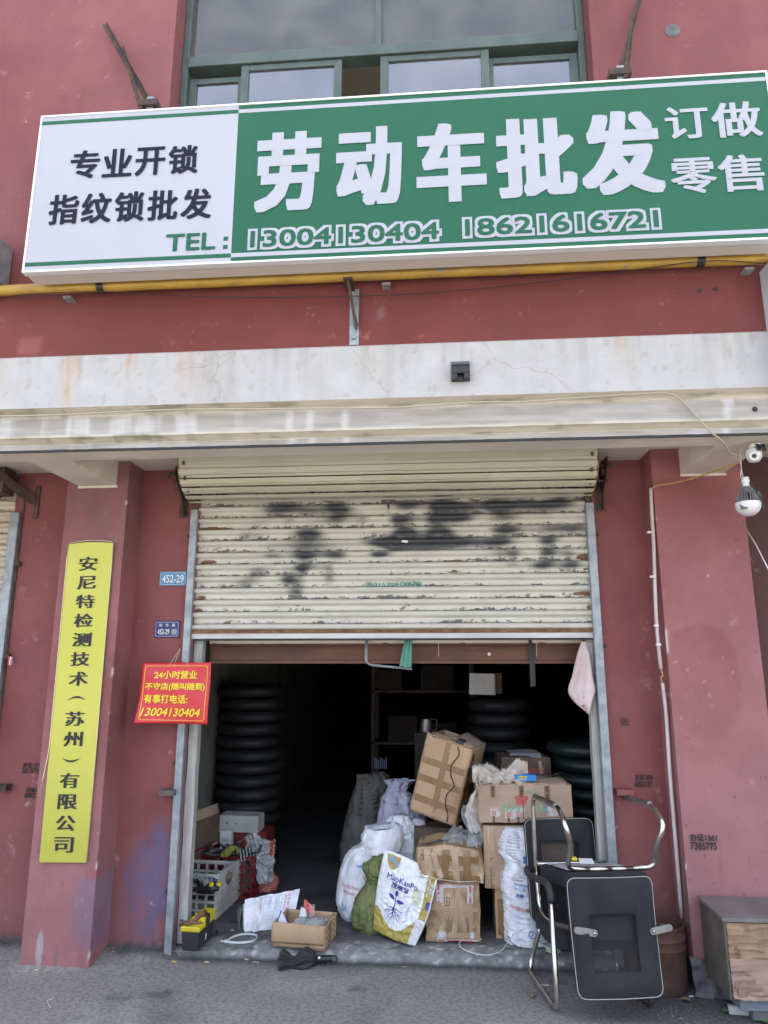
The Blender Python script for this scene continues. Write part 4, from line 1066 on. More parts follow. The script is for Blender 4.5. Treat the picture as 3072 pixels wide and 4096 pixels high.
# ------------------------------------------------------------------ roller shutter
SH = thing('roller_shutter', 'half open cream roller shutter with black spray paint and rust', 'shutter', (0, .02, 1.70))
SXL, SXR = -1.203, 1.165
blobs = []
def sp(c_, x, y, rx, ry, s=1.0): blobs.append((c_, x, y, rx, ry, s))
BLB = ((-0.671, 2.53, 0.109, 0.018, 1.0), (-0.351, 2.533, 0.075, 0.018, 0.9), (-0.636, 2.488, 0.142, 0.014, 1.1), (-0.341, 2.486, 0.092, 0.014, 1.1), (-0.72, 2.462, 0.092, 0.018, 0.7), (-0.5, 2.459, 0.067, 0.015, 0.7), (-0.316, 2.456, 0.067, 0.018, 0.8), (-0.208, 2.449, 0.075, 0.017, 0.4), (-0.794, 2.408, 0.075, 0.015, 0.7), (-0.634, 2.41, 0.038, 0.012, 0.8), (-0.449, 2.411, 0.092, 0.015, 0.6), (-0.332, 2.413, 0.058, 0.015, 1.0), (-0.182, 2.411, 0.05, 0.015, 0.8), (-0.88, 2.329, 0.067, 0.018, 0.7), (-0.921, 2.304, 0.042, 0.013, 0.5), (-0.514, 2.336, 0.092, 0.018, 1.2), (-0.505, 2.315, 0.075, 0.017, 0.8), (-0.621, 2.266, 0.192, 0.015, 0.6), (-0.412, 2.251, 0.142, 0.018, 0.6), (-0.745, 2.23, 0.05, 0.017, 0.5), (-0.545, 2.232, 0.092, 0.018, 0.6), (-0.727, 2.193, 0.067, 0.008, 1.0), (-0.519, 2.196, 0.083, 0.01, 1.2), (-0.345, 2.199, 0.067, 0.01, 1.2), (-0.074, 2.196, 0.058, 0.01, 1.0), (-0.535, 2.166, 0.05, 0.018, 0.8), (-0.32, 2.18, 0.05, 0.018, 0.5), (-0.799, 2.111, 0.075, 0.02, 0.8), (-0.832, 2.086, 0.058, 0.015, 0.5), (-0.542, 2.122, 0.05, 0.011, 1.1), (-0.443, 2.128, 0.067, 0.012, 0.7), (-0.624, 2.088, 0.05, 0.017, 0.5), (-0.541, 2.096, 0.02, 0.017, 0.6), (-0.377, 2.098, 0.029, 0.025, 0.7), (-0.639, 2.047, 0.042, 0.013, 1.0), (-0.573, 2.031, 0.058, 0.03, 1.0), (-0.372, 2.049, 0.042, 0.021, 0.8), (-0.872, 2.037, 0.075, 0.018, 0.9), (-0.912, 2.013, 0.042, 0.013, 0.5), (-0.579, 1.975, 0.05, 0.01, 0.9), (-0.919, 1.972, 0.042, 0.007, 0.4), (0.032, 2.412, 0.05, 0.017, 0.9), (0.032, 2.312, 0.05, 0.042, 0.8), (-0.034, 2.267, 0.134, 0.013, 0.8), (0.015, 2.262, 0.058, 0.018, 0.9), (0.094, 2.52, 0.067, 0.021, 0.8), (0.309, 2.542, 0.075, 0.02, 1.2), (0.086, 2.495, 0.075, 0.013, 1.1), (0.389, 2.49, 0.159, 0.015, 1.3), (0.283, 2.458, 0.05, 0.025, 1.0), (0.421, 2.456, 0.109, 0.018, 0.8), (0.102, 2.413, 0.075, 0.013, 1.1), (0.339, 2.411, 0.109, 0.015, 1.2), (0.428, 2.41, 0.075, 0.012, 0.8), (0.249, 2.392, 0.042, 0.017, 0.6), (0.093, 2.336, 0.05, 0.015, 1.1), (0.289, 2.337, 0.075, 0.017, 1.2), (0.097, 2.315, 0.05, 0.017, 0.8), (0.28, 2.312, 0.092, 0.018, 0.9), (0.207, 2.297, 0.25, 0.012, 0.4), (0.288, 2.27, 0.267, 0.014, 1.4), (0.166, 2.244, 0.142, 0.022, 0.8), (0.384, 2.245, 0.184, 0.017, 0.7), (-0.022, 2.279, 0.1, 0.018, 0.7), (-0.079, 2.197, 0.05, 0.008, 0.9), (0.634, 2.536, 0.067, 0.022, 0.9), (0.796, 2.537, 0.067, 0.02, 0.7), (1.012, 2.529, 0.075, 0.02, 1.2), (0.649, 2.489, 0.075, 0.014, 1.1), (0.89, 2.489, 0.175, 0.013, 1.3), (0.648, 2.452, 0.058, 0.022, 0.8), (0.912, 2.456, 0.175, 0.015, 0.8), (0.662, 2.41, 0.075, 0.015, 0.8), (0.758, 2.413, 0.058, 0.015, 0.5), (0.903, 2.419, 0.05, 0.012, 0.5), (0.684, 2.344, 0.092, 0.013, 1.2), (0.675, 2.319, 0.075, 0.017, 0.8), (0.931, 2.348, 0.109, 0.012, 0.9), (1.105, 2.347, 0.092, 0.012, 1.0), (0.945, 2.315, 0.067, 0.017, 0.5), (1.079, 2.313, 0.067, 0.015, 0.6), (0.649, 2.266, 0.075, 0.01, 1.0), (0.927, 2.273, 0.067, 0.012, 1.1), (0.926, 2.242, 0.042, 0.02, 0.7), (0.624, 2.238, 0.067, 0.015, 0.4), (0.718, 2.2, 0.058, 0.012, 0.9), (0.623, 2.193, 0.05, 0.012, 0.7), (0.916, 2.2, 0.058, 0.012, 1.1), (1.033, 2.196, 0.042, 0.012, 0.7), (0.725, 2.172, 0.033, 0.017, 0.6), (0.922, 2.161, 0.042, 0.02, 0.6), (1.055, 2.168, 0.042, 0.02, 0.6), (0.699, 2.126, 0.05, 0.007, 0.8), (0.881, 2.126, 0.083, 0.012, 1.1), (1.06, 2.124, 0.067, 0.012, 1.0), (0.879, 2.102, 0.05, 0.015, 0.6), (1.044, 2.1, 0.05, 0.015, 0.5))
RUST = ((-1.108, 2.372, 0.125, 0.012, 1.2), (-1.06, 2.287, 0.217, 0.008, 1.1), (-1.082, 2.216, 0.234, 0.007, 1.1), (-1.138, 2.16, 0.058, 0.02, 1.0), (-0.994, 2.146, 0.267, 0.007, 1.2), (-0.709, 2.143, 0.134, 0.007, 0.9), (-1.041, 2.074, 0.167, 0.007, 0.9), (-1.16, 1.945, 0.042, 0.02, 0.9), (-1.172, 1.868, 0.033, 0.02, 1.0), (-1.151, 1.933, 0.05, 0.017, 0.7), (-1.15, 2.526, 0.033, 0.017, 0.6), (-0.09, 1.938, 0.033, 0.013, 0.8), (-0.677, 1.931, 0.042, 0.008, 0.8), (-1.034, 1.94, 0.05, 0.015, 0.8), (0.374, 2.151, 0.058, 0.007, 1.1), (0.365, 2.091, 0.042, 0.015, 0.8), (1.129, 2.167, 0.05, 0.017, 1.2), (1.137, 2.099, 0.033, 0.013, 0.8), (1.14, 2.032, 0.05, 0.008, 0.9), (1.113, 1.953, 0.075, 0.012, 1.1), (0.926, 1.939, 0.067, 0.008, 0.8), (1.154, 1.875, 0.033, 0.017, 0.9), (0.876, 1.861, 0.067, 0.007, 0.8), (0.826, 1.795, 0.075, 0.007, 0.7), (0.169, 1.786, 0.05, 0.007, 0.6), (0.044, 2.222, 0.075, 0.005, 0.7))
def slat_attr(p, b):
    x, z = p.x, p.z
    s = 0.0
    for (bx, bz, rx, rz, st) in BLB:
        dx = (x - bx) / (rx * 1.14); dz = (z - bz) / (rz * 1.9)
        q_ = dx * dx + dz * dz
        if q_ < 7: s += st * math.exp(-q_ * .8) * .57
    s = min(.98, s)
    r_ = 0.0
    for (bx, bz, rx, rz, st) in RUST:
        dx = (x - bx) / rx; dz = (z - bz) / rz; q_ = dx * dx + dz * dz
        if q_ < 5: r_ = max(r_, st * math.exp(-q_ * .9))
    edge = sm(.45, .06, b) * sm(.0, .03, b + .02)            # lower edge of each flat slat flakes most
    wear = .09 + .46 * edge * (.65 + .6 * N1(x * 2.3, z * 9)) + .26 * sm(.1, .7, fbm(x * 3, z * 6, 11))
    if s > .25: wear = min(wear + .10, .5)
    if b > .52: wear = .02; r_ *= .12
    if b < .015 or b > .985: wear = .5; r_ = max(r_, .25 + .3 * N1(x * 3, z * 7))
    return (s, max(0, wear), max(0, r_))
PITCH = .0722; Z_BOT = 1.7165
slat_prof = [(0, .007, .002), (.03, .0, .0), (.10, .004, 0), (.20, .006, 0), (.32, .006, 0), (.44, .004, 0), (.50, -.001, 0), (.53, -.008, 0), (.60, -.0145, 0), (.70, -.018, 0), (.80, -.0175, 0), (.90, -.012, 0), (.955, -.005, 0), (1.0, .008, 0)]
for k in range(13):
    z0 = Z_BOT + PITCH * k
    mb = MB(); nx = 300
    for (b, yy, _) in slat_prof:
        for i in range(nx + 1):
            x = SXL + (SXR - SXL) * i / nx
            p = V((x, .012 + yy * 1.0 + .001 * N1(x * 2, k), z0 + PITCH * b + .0008 * N1(x * 1.5, k * 3)))
            mb.v.append(p); mb.c.append(slat_attr(p, b))
    for j in range(len(slat_prof) - 1):
        for i in range(nx): mb.f.append((j * (nx + 1) + i, j * (nx + 1) + i + 1, (j + 1) * (nx + 1) + i + 1, (j + 1) * (nx + 1) + i))
    o = build(mb, 'slat', M_slat, SH, smooth='auto', fix=False)
mb = MB(); mb.grid(200, 3, lambda a, b: (SXL + (SXR - SXL) * a, -.010 + .001 * N1(a * 40, b * 3), 1.732 + .0205 * b)); build(mb, 'rusty_bottom_rail', mat('heavy_rust', (.13, .055, .03), (.24, .13, .07), 30, .85, bump=.001, spot=[((.50, .46, .38), 14, .62, .66)], stretch=(.5, 1, 1)), SH, smooth=True)
mb = MB(); mb.box(SXL, SXR, -.004, .03, 1.700, 1.7315); build(mb, 'bottom_bar', mat('scuffed_white_bar', (.60, .60, .58), (.48, .48, .46), 9, .45, stretch=(.3, 1, 1)), SH, bevel=.003)
mb = MB(); mb.box(SXL, SXR, .004, .05, 1.690, 1.6995); build(mb, 'rubber_seal', M_blackr, SH)
q = (-0.063, 0, 2.54); q2 = (0.024, 0, 2.506)
mb = MB(); mb.box(q[0], q2[0], -.02, -.006, q2[2], q[2]); lockp = build(mb, 'lock_plate', M_brasslock, SH, bevel=.002)
mb = MB(); xm = (q[0] + q2[0]) / 2; mb.lathe([(.010, 0), (.010, -.006), (.006, -.006), (.006, 0)], 16, (xm, -.0205, (q[2] + q2[2]) / 2), 'y'); build(mb, 'lock_cylinder', M_galv, SH).parent = lockp
mb = MB(); mb.box(xm - .006, xm + .006, -.026, -.018, q2[2] - .03, q2[2] - .002); mb.tube([(xm, -.022, q2[2] - .03), (xm - .006, -.022, q2[2] - .055), (xm + .008, -.022, q2[2] - .06), (xm, -.022, q2[2] - .03)], .0012, 6); build(mb, 'hanging_key', M_black, SH).parent = lockp
for (c0, c1, m) in (((0.06, 0, 2.266), (0.097, 0, 2.28), M_paper),):
    mb = MB(); mb.grid(4, 3, lambda a, b: (c0[0] + (c1[0] - c0[0]) * a, -.012 - .004 * b, c0[2] + (c1[2] - c0[2]) * b - .004 * a)); build(mb, 'paper_scrap', m, SH)
p0 = (-0.165, 0, 2.0); p1 = (0.176, 0, 2.035)
mb = MB(); put(mb, '值015708', flat(p0[0], p0[0] + (p1[0] - p0[0]) * .60, p0[2] + .002, p0[2] + .032, .0085), .004)
put(mb, '0078', flat(p0[0] + (p1[0] - p0[0]) * .62, p1[0], p0[2] + .003, p0[2] + .032, .0085), .006)
build(mb, 'marker_number', M_tealink, SH, fix=False)
# guide rails with fixing lugs
for sx, xa, xb, lb in ((-1, -1.240, -1.198, 'left galvanised guide rail'), (1, 1.150, 1.196, 'right galvanised guide rail')):
    mb = MB(); mb.box(xa, xb, -.035, -.030, -.0, 2.485); mb.box(xa, xa + .004, -.0295, .03, .0, 2.485); mb.box(xb - .004, xb, -.0295, .03, .0, 2.485)
    zs = [2.32, 1.652, 0.994, .32] if sx < 0 else [2.298, 1.653]
    rail = build(mb, 'guide_rail', M_galv, SH, bevel=.002, label=lb)
    for z in zs:
        mb = MB(); xo = xa - .022 if sx < 0 else xb + .001
        mb.box(xo, xo + .021, -.012, -.004, z - .010, z + .010); mb.box(xo + .006, xo + .014, -.020, -.012, z - .004, z + .004)
        build(mb, 'fixing_lug', M_rust, SH).parent = rail
mb = MB(); mb.box(-1.225, -1.200, -.02, .03, 2.486, 2.56); mb.box(1.152, 1.180, -.02, .03, 2.486, 2.56); build(mb, 'rail_guide_mouth', M_iron, SH)
mb = MB()
mb.tube([(-1.22, -0.036, 1.031), (-1.22, -0.036, 1.031)], .001, 4) if False else None
# corrugated hood over the roll
HD = thing('shutter_hood', 'olive cream corrugated steel hood over the roller shutter', 'hood', (0, -.1, 2.53))
hp = [(-.275, 2.80), (-.282, 2.74), (-.278, 2.70), (-.268, 2.66), (-.250, 2.63), (-.228, 2.60), (-.200, 2.578), (-.165, 2.558), (-.125, 2.541), (-.08, 2.530), (-.03, 2.524)]
hp = [(y, z) for y, z in hp]
def hood_at(t):
    k = t * (len(hp) - 1); i = min(int(k), len(hp) - 2); f_ = k - i
    return V((0, hp[i][0] * (1 - f_) + hp[i + 1][0] * f_, hp[i][1] * (1 - f_) + hp[i + 1][1] * f_))
Ltot = 40; HX0, HX1 = -1.240, 1.178
strips = [(0.0, .10), (.10, .26), (.26, .42), (.42, .58), (.58, .74), (.74, .88), (.88, 1.0)]
for si, (t0, t1) in enumerate(strips):
    mb = MB()
    def hf(a, b, t0=t0, t1=t1, si=si):
        t_ = t0 + (t1 - t0) * b; p = hood_at(t_); tan = hood_at(min(1, t_ + .01)) - hood_at(max(0, t_ - .01)); nrm = V((0, tan.z, -tan.y)).normalized()
        if nrm.y > 0: nrm = -nrm
        # each strip: flat face with a stepped lower lip
        lip = .010 if b < .55 else (.010 - .010 * sm(.55, .62, b))
        lip -= .006 * sm(.94, 1.0, b)
        x = HX0 + (HX1 - HX0) * a
        w_ = .0015 * fbm(x * 4, b * 2, si)
        dent = .004 * math.exp(-((x - (-.17 + .1 * si)) / .05) ** 2) * (1 if si in (2, 4) else 0)
        return V((x, p.y, p.z)) + nrm * (lip + w_ - dent)
    mb.grid(90, 12, hf)
    build(mb, 'hood_strip', M_hood, HD, smooth='auto')
for x, lb in ((HX0 - .004, 'left'), (HX1 + .002, 'right')):
    mb = MB(); pts = [hood_at(k / 16) + V((0, -.012, 0)) for k in range(17)]
    pts = [V((x, p.y, p.z)) for p in pts]; n = len(pts)
    poly = pts + [V((x, .0, 2.524)), V((x, .0, 2.80))]
    mb.poly(poly, (.006, 0, 0)); build(mb, 'end_plate', M_hoodend, HD)
    for tt in (.10, .34, .58, .82):
        p = hood_at(tt + .08); mb = MB(); xx = x + (.03 if x < 0 else -.04)
        mb.box(xx, xx + .016, p.y - .013, p.y - .009, p.z - .012, p.z + .012); build(mb, 'end_clip', M_brasslock, HD)
for xw, sg in ((-1.30, -1), (1.235, 1)):
    t = thing('hood_bracket', ('left' if sg < 0 else 'right') + ' dark iron bearing bracket beside the shutter hood', 'bracket', (xw, -.1, 2.5), 'bearing brackets')
    mb = MB(); x_ = xw + .012
    mb.poly([(x_, .0, 2.72), (x_, -.20, 2.72), (x_, -.22, 2.66), (x_, -.10, 2.56), (x_, -.045, 2.45), (x_, .0, 2.45)], (.006, 0, 0)); build(mb, 'side_plate', M_iron, t)
    mb = MB(); mb.box(xw - .02, xw + .03, -.008, -.002, 2.44, 2.76); build(mb, 'wall_flange', M_iron, t)
    mb = MB(); mb.tube([(xw + .05 * -sg, -.14, 2.68), (xw + .055 * sg, -.14, 2.68)], .014, 12); build(mb, 'axle', M_rust, t, smooth='auto')
    mb = MB(); mb.tube([(xw - .02, -.10, 2.60), (xw + .035, -.10, 2.60)], .010, 8); mb.box(xw - .01, xw + .02, -.15, -.11, 2.63, 2.66); build(mb, 'bearing', M_rust, t, smooth='auto')
# steel tabs welded by the rails
for lb, a, b_, m in (('left', (-1.313, -0.04, 0.859), (-1.225, -0.04, 0.831), M_cabm), ('right', (1.211, -0.04, 0.895), (1.296, -0.04, 0.867), M_wall), ('far left', (-2.301, -0.04, 0.874), (-2.214, -0.04, 0.842), M_rust)):
    mb = MB(); xa, xb, za, zb = a[0], b_[0], b_[2], a[2]
    mb.box(xa, xb, -.07, -.0665, za, zb); mb.box(xa, xb, -.0664, -.004, zb - .004, zb); mb.box(xa, xb, -.0664, -.004, za, za + .004)
    if m is M_wall: mb.c = [(.30, .11, .11)] * len(mb.v)
    tag(build(mb, 'steel_tab', m), {'left': 'grey steel channel tab sticking out left of the doorway', 'right': 'maroon painted steel tab right of the doorway above the chairs', 'far left': 'rusty steel tab at the left picture edge beside the neighbour rail'}[lb], 'bracket', 'steel tabs on the wall')

# neighbour's shutter at the left edge
NS = thing('neighbour_shutter', 'brownish flaking roller shutter of the next shop at the left edge', 'shutter', (-3, .02, 0))
for k in range(36):
    z0 = .05 + PITCH * k; mb = MB(); nx = 60
    for (b, yy, _) in slat_prof:
        for i in range(nx + 1):
            x = -3.6 + (3.6 - 2.40) * i / nx
            p = V((x, .012 + yy, z0 + PITCH * b)); mb.v.append(p)
            mb.c.append((0, .10 + .42 * sm(.5, .05, b) * (.7 + .5 * N1(x * 5, z0)) if b < .52 else .0, .35 * sm(.2, .7, fbm(x * 5, z0 * 5, 3)) if b < .52 else 0))
    for j in range(len(slat_prof) - 1):
        for i in range(nx): mb.f.append((j * (nx + 1) + i, j * (nx + 1) + i + 1, (j + 1) * (nx + 1) + i + 1, (j + 1) * (nx + 1) + i))
    build(mb, 'slat', M_slatn, NS, smooth='auto', fix=False)
mb = MB(); mb.box(-2.405, -2.348, -.035, -.030, 0, 2.485); mb.box(-2.405, -2.401, -.0295, .03, 0, 2.485); mb.box(-2.352, -2.348, -.0295, .03, 0, 2.485); build(mb, 'guide_rail', M_galv, NS, bevel=.002)
mb = MB(); mb.box(-2.345, -2.335, -.01, -.001, 0, 2.62); build(mb, 'dark_edge', M_iron, NS)
for z in (2.16, 1.60):
    mb = MB(); mb.box(-2.345, -2.31, -.03, -.012, z - .015, z + .015); build(mb, 'fixing_lug', M_rust, NS)
mb = MB(); mb.lathe([(.0, -3.2), (.10, -3.2), (.10, -2.45), (0, -2.45)], 20, (0, -.12, 2.66), 'x'); build(mb, 'shutter_roll', M_iron, NS, smooth='auto')
mb = MB(); mb.bar((-2.42, -.20, 2.70), (-2.27, -.02, 2.56), .03, .05); mb.box(-2.27, -2.24, -.012, -.002, 2.45, 2.66); mb.box(-2.5, -2.38, -.18, -.06, 2.58, 2.74); build(mb, 'bearing_bracket', M_iron, NS)
q = (-2.288, -0.04, 1.577)
mb = MB(); mb.box(q[0] - .012, q[0] - .002, -.05, -.03, q[2] - .03, q[2] + .02); o1 = build(mb, 'red_tag', M_red, NS); mb = MB(); mb.box(q[0] - .002, q[0] + .004, -.05, -.03, q[2] - .03, q[2] + .02); build(mb, 'white_tag', M_paper, NS)

# ================================================================== things inside and in front of the doorway
def crumple(p, seed, amp, fr=9.0):
    a = noise.noise(p * fr + V((seed, seed * 2, 0))); b = 1 - abs(noise.noise(p * fr * 2.3 + V((0, seed, 9)))) * 2
    c = 1 - abs(noise.noise(p * fr * 5.1 + V((seed, 0, 3)))) * 2
    return V((1, .9, .8)) * 0 + V((noise.noise(p * fr + V((9, seed, 0))), a, noise.noise(p * fr + V((0, 5, seed))))) * amp + V((b, b, b * .5)) * amp * .25 + V((c, c, c)) * amp * .12

def carton_mb(w, d, h, n=10, cr=0.0, seed=1, open_top=False, bulge=0.0):
    """box, origin at the front left bottom corner, x right, y back, z up"""
    mb = MB(); T = .006
    def face(o, U, W):
        o = V(o); U = V(U); W = V(W)
        nu = max(3, int(U.length / .016)) if cr else 2; nv = max(3, int(W.length / .016)) if cr else 2
        nrm = U.cross(W).normalized()
        def f(a, b):
            p = o + U * a + W * b
            if bulge: p = p + nrm * bulge * (sin(pi * a) * sin(pi * b)) ** .7
            if cr:
                e = 1.0
                p = p + crumple(p, seed, cr)
            return p
        mb.grid(nu, nv, f)
    face((0, 0, 0), (w, 0, 0), (0, 0, h)); face((w, 0, 0), (0, d, 0), (0, 0, h)); face((w, d, 0), (-w, 0, 0), (0, 0, h)); face((0, d, 0), (0, -d, 0), (0, 0, h))
    face((0, d, 0), (w, 0, 0), (0, -d, 0))
    if not open_top: face((0, 0, h), (w, 0, 0), (0, d, 0))
    return mb

class Box:
    """a carton standing at loc (its front left bottom corner) turned by rot; decals are dropped on to its faces"""
    def __init__(s, name, label, loc, w, d, h, rot=(0, 0, 0), m=None, cr=.004, seed=1, open_top=False, bulge=0.0, group=None, cat='carton', thick=.004):
        s.t = thing(name, label, cat, loc, group, rot); s.w, s.d, s.h = w, d, h
        s.M = s.t.matrix_world.copy()
        mb = carton_mb(w, d, h, 10, cr, seed, open_top, bulge)
        s.body = build(mb, 'box_body', m or M_card, s.t, smooth='auto' if cr else False, fix=not open_top, world=False)
        me = s.body.data
        s.tree = BVHTree.FromPolygons([v.co.copy() for v in me.vertices], [tuple(p.vertices) for p in me.polygons])
        if open_top:
            so = s.body.modifiers.new('s', 'SOLIDIFY'); so.thickness = thick; so.offset = 0
    def front(s, u0, u1, z0, z1, lift=.003, rot=0.0):
        cu, cz = (u0 + u1) / 2, (z0 + z1) / 2
        def fn(a, b, l2):
            du = (u0 + (u1 - u0) * a) - cu; dz = (z0 + (z1 - z0) * b) - cz
            x = cu + du * cos(rot) - dz * sin(rot); z = cz + du * sin(rot) + dz * cos(rot)
            h = s.tree.ray_cast(V((x, -.3, z)), V((0, 1, 0)), .6)
            return (V((x, h[0].y - lift - l2, z)) if h[0] else V((x, -lift - l2, z)))
        return fn
    def side(s, v0, v1, z0, z1, lift=.003):
        def fn(a, b, l2):
            y = v0 + (v1 - v0) * a; z = z0 + (z1 - z0) * b
            h = s.tree.ray_cast(V((s.w + .3, y, z)), V((-1, 0, 0)), .6)
            return (V((h[0].x + lift + l2, y, z)) if h[0] else V((s.w + lift + l2, y, z)))
        return fn
    def top(s, u0, u1, v0, v1, lift=.0015):
        def fn(a, b, l2):
            x = u0 + (u1 - u0) * a; y = v0 + (v1 - v0) * b
            h = s.tree.ray_cast(V((x, y, s.h + .3)), V((0, 0, -1)), .6)
            return (V((x, y, h[0].z + lift + l2)) if h[0] else V((x, y, s.h + lift + l2)))
        return fn
    def patch(s, fn, m, name='tape_strip', nu=14, nv=6, label=None):
        mb = MB(); patch(mb, fn, nu, nv); return build(mb, name, m, s.t, fix=False, world=False, smooth=True, label=label)
    def text(s, txt, fn, m, bold=.01, name='lettering'):
        mb = MB(); put(mb, txt, fn, bold); return build(mb, name, m, s.t, fix=False, world=False)
    def mesh(s, mb, name, m, **k):
        return build(mb, name, m, s.t, world=False, **k)

def vert(fn):           # runs lettering upwards instead of across
    return lambda a, b, l2: fn(1 - b, a, l2)

def loft_mb(secs, nu=56, nv=48, amp=.006, fr=9.0, seed=1, closed_top=True, fold=0.0, nf=9, sharp=2.0, col=None, sag=False):
    """secs: (cx, cy, z, rx, ry) from the bottom up"""
    P = [V(q[:3]) for q in secs]; R_ = [V((q[3], q[4], 0)) for q in secs]
    m = 10; C = spline(P, m); RR = spline(R_, m)
    C = [C[min(len(C) - 1, int(round(j * (len(C) - 1) / nv)))] for j in range(nv + 1)]; RR = [RR[min(len(RR) - 1, int(round(j * (len(RR) - 1) / nv)))] for j in range(nv + 1)]
    def f(a, b):
        j = int(round(b * nv)); th = 2 * pi * a; c, r = C[j], RR[j]
        ca, sa = cos(th), sin(th); e = 2 / sharp
        q = V((math.copysign(abs(ca) ** e, ca) * r.x, math.copysign(abs(sa) ** e, sa) * r.y, 0))
        p = c + q; nrm = V((ca, sa, 0))
        dsp = amp * (noise.noise(p * fr * .6 + V((seed, 0, 0))) * .9 + (1 - 2.6 * abs(noise.noise((V((p.x * .7, p.y * .7, p.z * 2.6 + p.x * 1.6)) if sag else V((p.x * 1.7, p.y * 1.7, p.z * .55))) * fr * 1.5 + V((0, seed, 0))))) * .75 + (1 - 2.6 * abs(noise.noise((V((p.x * .8, p.y * .8, p.z * 3 + p.x)) if sag else V((p.x * 2, p.y * 2, p.z * .8))) * fr * 3.1 + V((0, 4, seed))))) * .32)
        if fold: dsp += fold * sin(nf * th + 2.5 * noise.noise(V((th, b * 3, seed)))) * sm(.45, 1, b)
        return p + nrm * dsp + V((0, 0, amp * .8 * noise.noise(p * fr * 1.5 + V((7, seed, 1))) * sm(0, .1, b)))
    mb = MB(); mb.grid(nu, nv, f, col, closed_u=True)
    if closed_top:
        o = nv * nu; mb.f.append(tuple(range(o, o + nu)))
    mb.f.append(tuple(range(nu))[::-1])
    return mb

def sack(name, label, secs, m, cat='sack', group=None, closed_top=True, **k):
    base = secs[0]
    t = thing(name, label, cat, (base[0], base[1], base[2]), group)
    mb = loft_mb(secs, closed_top=closed_top, **k)
    o = build(mb, 'sack_body', m, t, smooth=True, fix=False)
    tree = BVHTree.FromPolygons([v.co + V(t.location) for v in o.data.vertices], [tuple(p.vertices) for p in o.data.polygons])
    return t, tree

def print_on(t, tree, txt, x0, x1, z0, z1, m, y0=-.5, bold=.01, shear=0.0, slope=0.0, name='printed_lettering'):
    base = lambda a, b, l2: V((x0 + (x1 - x0) * a, y0, z0 + (z1 - z0) * b + slope * (x1 - x0) * a))
    def fn(a, b, l2):
        p = base(a, b, l2); h = tree.ray_cast(p, V((0, 1, 0)), 3)
        return V((p.x, (h[0].y if h[0] and abs(h[0].y - h2) < .12 else h2) - .003 - l2, p.z))
    hm = tree.ray_cast(V(((x0 + x1) / 2, y0, (z0 + z1) / 2)), V((0, 1, 0)), 3)
    h2 = hm[0].y if hm[0] else 0
    mb = MB()
    if txt is None: mb.grid(12, 4, lambda a, b: fn(a, b, 0))
    else: put(mb, txt, fn, bold, shear)
    return build(mb, name, m, t, fix=False)

# ---- cartons on the right of the doorway (front faces toward the street)
# tall leaning carton
A0 = V((0.077, 0.42, 0.687)); tilt = radians(-15)
bx = Box('leaning_carton', 'big brown carton leaning over, striped with tan tape, black cord down its front', tuple(A0), .290, .36, .455, (0, -tilt, radians(-17)), cr=.0035, seed=3, open_top=True)
for z0, z1 in ((.365 - .075, .405 - .075), (.185, .225), (.065, .105)): bx.patch(bx.front(.004, .281, z0, z1), M_tape)
bx.patch(bx.front(.128, .165, .0, .453, .003), M_tape)
for z0, z1 in ((.30, .34), (.19, .23), (.07, .11)): bx.patch(bx.side(.0, .41, z0, z1), M_tape, 'side_tape')
bx.text('智能电动车充电器', vert(bx.side(.045, .105, .03, .40) if False else (lambda f: (lambda a, b, l2: f(a, b, l2)))(bx.side(.04, .11, .03, .42))), M_blackink, .012)
mb = MB(); mb.grid(8, 6, lambda a, b: (.01 + .27 * a, .0 - .0 * b + .09 * b, .46 + .012 * b + .006 * fbm(a * 4, b * 3))); o = bx.mesh(mb, 'front_flap', M_card, smooth=True, fix=False); o.modifiers.new('s', 'SOLIDIFY').thickness = .003
mb = MB(); mb.grid(6, 6, lambda a, b: (.285 - .13 * b, .02 + .38 * a, .455 + .03 * b + .006 * fbm(a * 4, b * 3))); o = bx.mesh(mb, 'side_flap', M_card2, smooth=True, fix=False); o.modifiers.new('s', 'SOLIDIFY').thickness = .003
mb = MB(); mb.poly([(.0, 0, .455), (.0, 0, .475), (.035, 0, .46), (.02, 0, .44)], (0, .006, 0)); bx.mesh(mb, 'torn_corner', M_card2)
t = thing('charger', 'black charger on top of the leaning carton with its cord hanging down', 'charger', tuple(bx.M @ V((.20, .03, .46))))
mb = MB(); mb.box(.185, .225, .01, .09, .452, .485, bx.M); build(mb, 'charger_block', M_black, t, bevel=.004)
cf = [bx.M @ bx.front(u - .001, u + .001, z - .001, z + .001, .007)(.5, .5, 0) for u, z in ((.205, .448), (.222, .40), (.193, .33), (.205, .27), (.236, .22), (.205, .16), (.212, .10), (.238, .05), (.242, .01))]
mb = MB(); mb.tube(spline(cf, 8), .0030, 8); build(mb, 'cord', M_dkwire, t, smooth=True)

